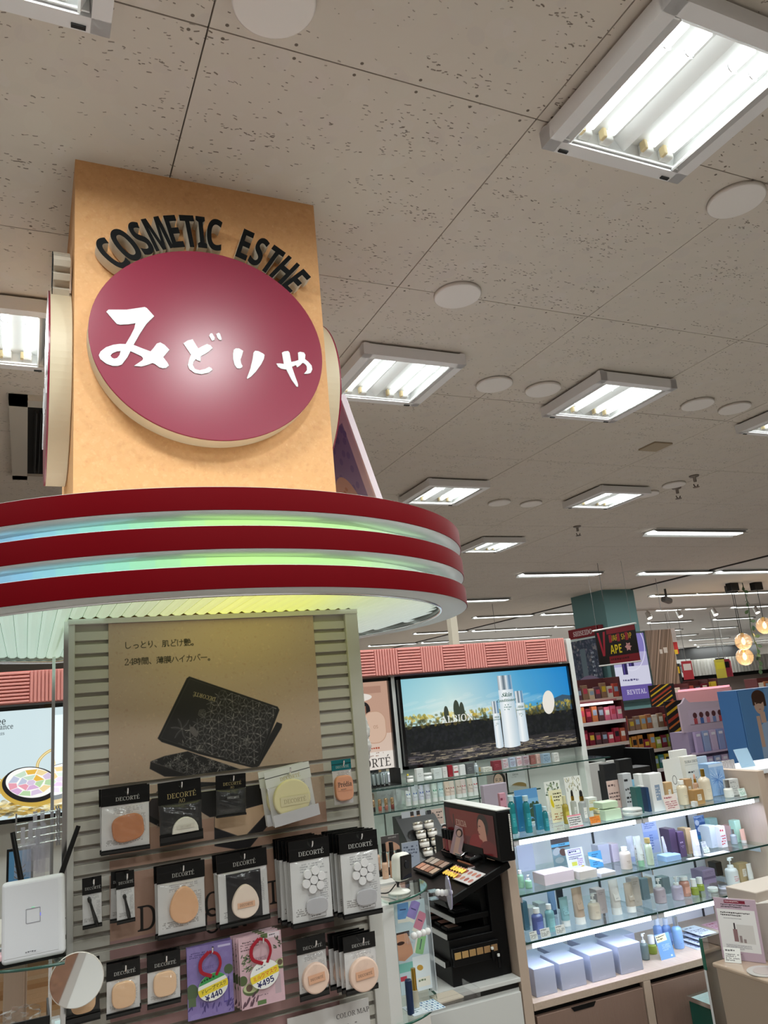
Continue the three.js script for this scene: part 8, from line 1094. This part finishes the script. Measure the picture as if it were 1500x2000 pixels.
  const wb = thing('white_board', 'plain white board behind the lit shelf unit, right of the display wall', 'board', [3.12, 0, -3.95]); part('board_face', rbox(0.3, 1.165, 0.025, 0.003), M('#bdbbb8', 0.5), wb, [0, 0.5825, 0]); part('board_foot', rbox(0.3, 0.02, 0.2, 0.003), M('#bdbbb8', 0.5), wb, [0, 0.01, 0.02]);
  const bl = thing('black_display', 'lower black display with patterned edge behind the pink card', 'display', [2.62, 0, -3.1]); part('display_back', rbox(0.24, 1.22, 0.1, 0.004), BLACK, bl, [0, 0.61, 0]); panel('edge_print', print(0.22, 0.03, 900, (q, W, H) => { flat(q, W, H, '#141416'); tiny(q, 0, 0, W, H, 2, '#b8b6b4', 1); }), 0.002, BLACK, bl, [0, 1.15, 0.051]);
  const wc = thing('oak_counter', 'pale oak counter with white glowing top behind the right end of the shelf unit', 'counter', unit(1.52, 0, 0.47), UA); part('counter_body', bx(0.52, 1.195, 0.24, 0, 0.5975, 0), OAK, wc); part('counter_top', rbox(0.54, 0.02, 0.27, 0.003), M('#e6e6ea', 0.3), wc, [0, 1.205, 0]);
  goods('card', 'pale blue card stand on the oak counter at the right edge', unit(1.44, 1.2155, 0.44), UA, { w: 0.08, h: 0.08, c: '#a9c8e0', cap: '#8fb4d4', x: 'plain', lean: -0.35 });
  const al = thing('acrylic_letters', 'row of clear acrylic letters standing on the oak counter', 'sign', unit(1.33, 1.2155, 0.44), UA); for (let i = 0; i < 5; i++) part('letter_bar', join([bx(0.004, 0.04, 0.006, i * 0.018 - 0.05, 0.02, 0), bx(0.004, 0.04, 0.006, i * 0.018 - 0.04, 0.02, 0), bx(0.012, 0.004, 0.006, i * 0.018 - 0.045, 0.038, 0)]), M('#c9c2c2', 0.2), al); part('letter_base', bx(0.1, 0.004, 0.02, -0.012, 0.002, 0), CLEAR, al);
  // pendants with glass globes, leaves
  const gl = M('#fbeedd', 0.05, { transmission: 0.85, thickness: 0 });
  const pend = (label, x, z, y, r) => { const t = thing('pendant_lamp', label, 'lamp', [x, 0, z]); part('ceiling_box', rbox(0.2, 0.14, 0.12, 0.01), BLACK, t, [0, HC - 0.07, 0]); part('cord', at(cyl(0.006, 0.006, HC - 0.14 - y - r, 8), 0, (HC - 0.14 + y + r) / 2, 0), BLACK, t); part('socket', at(cyl(0.03, 0.035, 0.07, 16), 0, y + r - 0.03, 0), GOLD, t); part('glass_globe', at(new THREE.SphereGeometry(r, 28, 20), 0, y, 0), gl, t); part('bulb', at(new THREE.SphereGeometry(r * 0.3, 16, 12).scale(0.8, 1.3, 0.8), 0, y, 0), glow('#ffc98a', 5), t); const l = new THREE.PointLight('#ffd9a0', 0.5); l.name = 'pendant_glow'; l.position.set(x, y - r * 0.7, z); scene.add(l); };
  pend('amber glass globe pendant, middle one at the right', 11.464, -9.91, 2.116, 0.145); pend('amber glass globe pendant, lowest one at the right', 11.72, -10.17, 1.857, 0.15); pend('amber glass globe pendant cut by the right edge', 12.07, -9.91, 2.37, 0.145);
  const vine = thing('vine', 'thin green leafy vine hanging beside the globe pendants', 'plant', [11.72, 0, -9.9]); part('stem', tube([[0, HC, 0], [0.03, 2.7, 0], [-0.02, 2.3, 0], [0.05, 1.9, 0], [0.02, 1.6, 0]], 0.008, 40, 6), M('#3a4a34', 0.7), vine); const lf = extr([[0, 0], [0.05, 0.03], [0.09, 0], [0.05, -0.03]], 0.003, 0.001, [], true); for (let i = 0; i < 22; i++) part('leaf', lf, M(pick(['#3f5a3a', '#2f4630', '#56704a']), 0.6), vine, [rr(-0.03, 0.05), 1.62 + i * 0.07, rr(-0.03, 0.03)], [rr(-0.6, 0.6), rr(-1, 1), rr(-2.2, 1)]);
  // spot lamps on a track
  solo('lamp_track', 'thin pale track with small spot lamps on the far ceiling', 'track', bx(5.2, 0.03, 0.04, 14.2, HC - 0.03, -13.25), M('#c9c7c4', 0.5));
  [12.55, 13.46, 14.56, 15.94].forEach((x, i) => { const t = thing('track_spot', `small white spot lamp on the far track, ${['first', 'second', 'third', 'last'][i]} from the left`, 'lamp', [x, HC - 0.05, -13.25]); part('spot_can', at(cyl(0.05, 0.06, 0.14, 18), 0, -0.1, 0.02, -0.4), M('#b8b4b0', 0.4), t); part('lamp_face', at(cyl(0.05, 0.05, 0.01, 18), 0, -0.172, 0.05, -0.4), glow('#fff6e6', 6), t); part('stem', at(cyl(0.012, 0.012, 0.06, 8), 0, -0.015, 0), M('#b8b4b0', 0.4), t); const l = new THREE.SpotLight('#fff2e0', 6, 0, 0.7, 0.5); l.name = 'track_spot_glow'; l.position.set(x, HC - 0.24, -13.18); l.target.position.set(x, 0, -12.4); scene.add(l, l.target); });
  const dome = thing('ceiling_camera', 'dark ceiling device on a stem in front of the teal pillar', 'device', [10.31, HC, -10.36]); part('stem', at(cyl(0.02, 0.02, 0.16, 10), 0, -0.08, 0), M('#4a4644', 0.5), dome); part('device_body', rbox(0.2, 0.1, 0.12, 0.04, 3), M('#6a6462', 0.4), dome, [0, -0.2, 0], [0, 0, -0.3]);
  for (const [x, z, k] of [[6.77, -7.89, 0], [9.0, -9.2, 1], [7.4, -11.5, 2]]) solo('ceiling_wire', `thin wire hanging from the far ceiling, ${['nearest', 'middle', 'farthest'][k]} one`, 'wire', at(cyl(0.004, 0.004, 0.5, 6), 0, -0.25, 0), M('#6a6664', 0.5), [x, HC, z]);
  const fb = thing('hanging_card', 'small red and white price card hung beyond the teal pillar', 'card', [13.3, 2.35, -13.4]); part('card_top', bx(0.22, 0.3, 0.01, 0, 0.2, 0), M('#d8d2d0', 0.5), fb); part('card_bottom', bx(0.22, 0.26, 0.01, 0, -0.09, 0), M('#b83a3c', 0.5), fb); part('card_strip', bx(0.16, 0.1, 0.012, 0, -0.18, 0), M('#d8b83a', 0.5), fb); part('wire', at(cyl(0.004, 0.004, 0.46, 6), 0, 0.58, 0), M('#8a8684', 0.5), fb);
  // far end of the shop
  const fa = thing('slatted_fascia', 'long white slatted fascia across the far end of the shop', 'fascia', [29, 0, -26]); part('fascia_board', bx(13, 0.72, 0.1, 0, 1.93, -0.06), M('#d8d4ce', 0.6), fa); part('black_stripe', bx(13, 0.16, 0.12, 0, 1.5, -0.05), BLACK, fa); part('lower_wall', bx(13, 1.42, 0.1, 0, 0.71, -0.08), M('#8a7a74', 0.7), fa);
  const fs = bx(0.13, 0.7, 0.03, 0, 0, 0); for (let i = 0; i < 62; i++) part('slat', fs, M(['#e2ded8', '#d4cfc8', '#dad6cf'][i % 3], 0.6), fa, [-6.3 + i * 0.206, 1.93, 0.01]);
  const ts = panel('far_sign', print(1.1, 0.56, 200, (q, W, H) => { flat(q, W, H, '#d6d4d2'); txt(q, 'ts', W * 0.68, H * 0.5, H * 0.8, '#3c3c40', 'sans-serif'); q.fillStyle = '#8a7a54'; q.beginPath(); q.ellipse(W * 0.2, H * 0.55, W * 0.14, H * 0.3, 0, 0, 7); q.fill(); }), 0.04, M('#d0cecb', 0.5), scene, [20.1, 1.9, -20.2]); ts.name = 'far_sign'; part('sign_post', bx(0.08, 1.9, 0.05, 0, -0.95, -0.045), M('#b8b4b0', 0.5), ts); tag(ts, 'pale far sign ending in the letters ts', 'sign');
  const gr = [[12.0, -13.0, 2.2, 'second far aisle', 1.18], [14.6, -15.0, 2.4, 'third far aisle', 1.2], [17.5, -17.5, 2.6, 'fourth far aisle', 1.2], [15.6, -12.4, 2.2, 'right far aisle', 1.15]];
  gr.forEach(([x, z, w, n, top], k) => rack(`low store rack forming the ${n}`, x, z, w, [top - 0.62, top - 0.3, top], [cols[(k + 1) % 3], cols[k % 3], cols[(k + 2) % 3]], n, 10));
  const pkl = thing('pink_light_shelf', 'shelf with glowing pink light strip in the far shop', 'shelf', [12.6, 0, -12.2]); part('shelf_body', bx(1.5, 1.32, 0.25, 0, 0.66, 0), M('#c08a92', 0.5), pkl); part('light_tube', bx(1.4, 0.035, 0.03, 0, 1.345, 0.12), glow('#ff9aa8', 1.5), pkl); rectLight('pink_glow', 1.4, 0.03, new THREE.Color('#ff9aa8'), 3, [12.6, 1.345, -12.06], [12.6, 1.2, 0]);
  [[11.9, 1.72, -13.2, '#3a3a2c'], [12.9, 1.78, -13.6, '#c8a83a'], [14.2, 1.7, -14.4, '#2c2c2c'], [15.2, 1.76, -15.0, '#b83a44'], [15.9, 1.72, -14.6, '#c8b84a'], [17.2, 1.74, -15.6, '#a83a4c'], [17.9, 1.8, -16.4, '#2a2a2a'], [18.8, 1.72, -17, '#b84a54']].forEach(([x, y, z, c], i) => { const t = thing('shelf_banner', `small banner hung above the far aisles, ${['first', 'second', 'third', 'fourth', 'fifth', 'sixth', 'seventh', 'last'][i]} from the left`, 'banner', [x, y, z]); part('banner_card', bx(0.34, 0.46, 0.012, 0, 0, 0), M(c, 0.5), t); part('banner_print', bx(0.26, 0.16, 0.002, 0, 0.08, 0.0075), M(['#d8c83a', '#1c1c1c', '#d8b030', '#e8dcd8'][i % 4], 0.5), t); part('wire', at(cyl(0.006, 0.006, HC - y - 0.22, 6), 0, (HC - y + 0.22) / 2, 0), M('#8a8684', 0.5), t); });
  struct('dark_bulkhead', bx(6, 1.1, 0.4, 36, 2.6, -33), M('#1c1a1a', 0.7), [0, 0, 0]);
}
// promotional panel leaning on the right side of the pillar, its print towards the gap
{
  const t = thing('promotion_panel', 'lilac promotional panel reading ALBION leaning against the pillar above the canopy', 'panel', [1.083, 2.083, -2.2]); t.rotation.z = 0.275;
  const pr = print(0.36, 0.56, 900, (g, W, H) => { flat(g, W, H, '#cdbccb'); g.fillStyle = '#8278a4'; g.fillRect(0, H * 0.14, W * 0.88, H * 0.86); for (let i = 0; i < 60; i++) { g.fillStyle = '#6f659a'; g.beginPath(); g.arc(W * rr(0, 0.86), H * rr(0.16, 1), W * 0.035, 0, 7); g.fill(); } g.fillStyle = '#b99a90'; g.beginPath(); g.ellipse(W * 0.42, H * 0.86, W * 0.36, H * 0.46, 0, 0, 7); g.fill(); txt(g, 'ALBION', W * 0.5, H * 0.84, H * 0.07, '#1c1418', 'serif', 'center', 0.9); kana(g, '美白', W * 0.3, H * 0.66, H * 0.1, '#1c1418', 8); g.fillStyle = '#a87c68'; for (let i = 0; i < 5; i++) { g.beginPath(); g.ellipse(W * (0.3 + i * 0.05), H * (0.54 - i * 0.012), W * 0.03, H * 0.012, 0.6, 0, 7); g.fill(); } });
  panel('panel_front', pr, 0.018, M('#dccbd6', 0.45), t, [0, 0.28, -0.18], [0, -Math.PI / 2, 0]); part('edge_strip', rbox(0.022, 0.562, 0.012, 0.002), M('#e2d2da', 0.45), t, [0, 0.28, 0.006]); part('panel_foot', rbox(0.05, 0.006, 0.36, 0.002), M('#dccbd6', 0.45), t, [-0.012, 0.003, -0.18]);
}
for (const s of sheets) s.t.needsUpdate = true;
renderer.render(scene, camera);
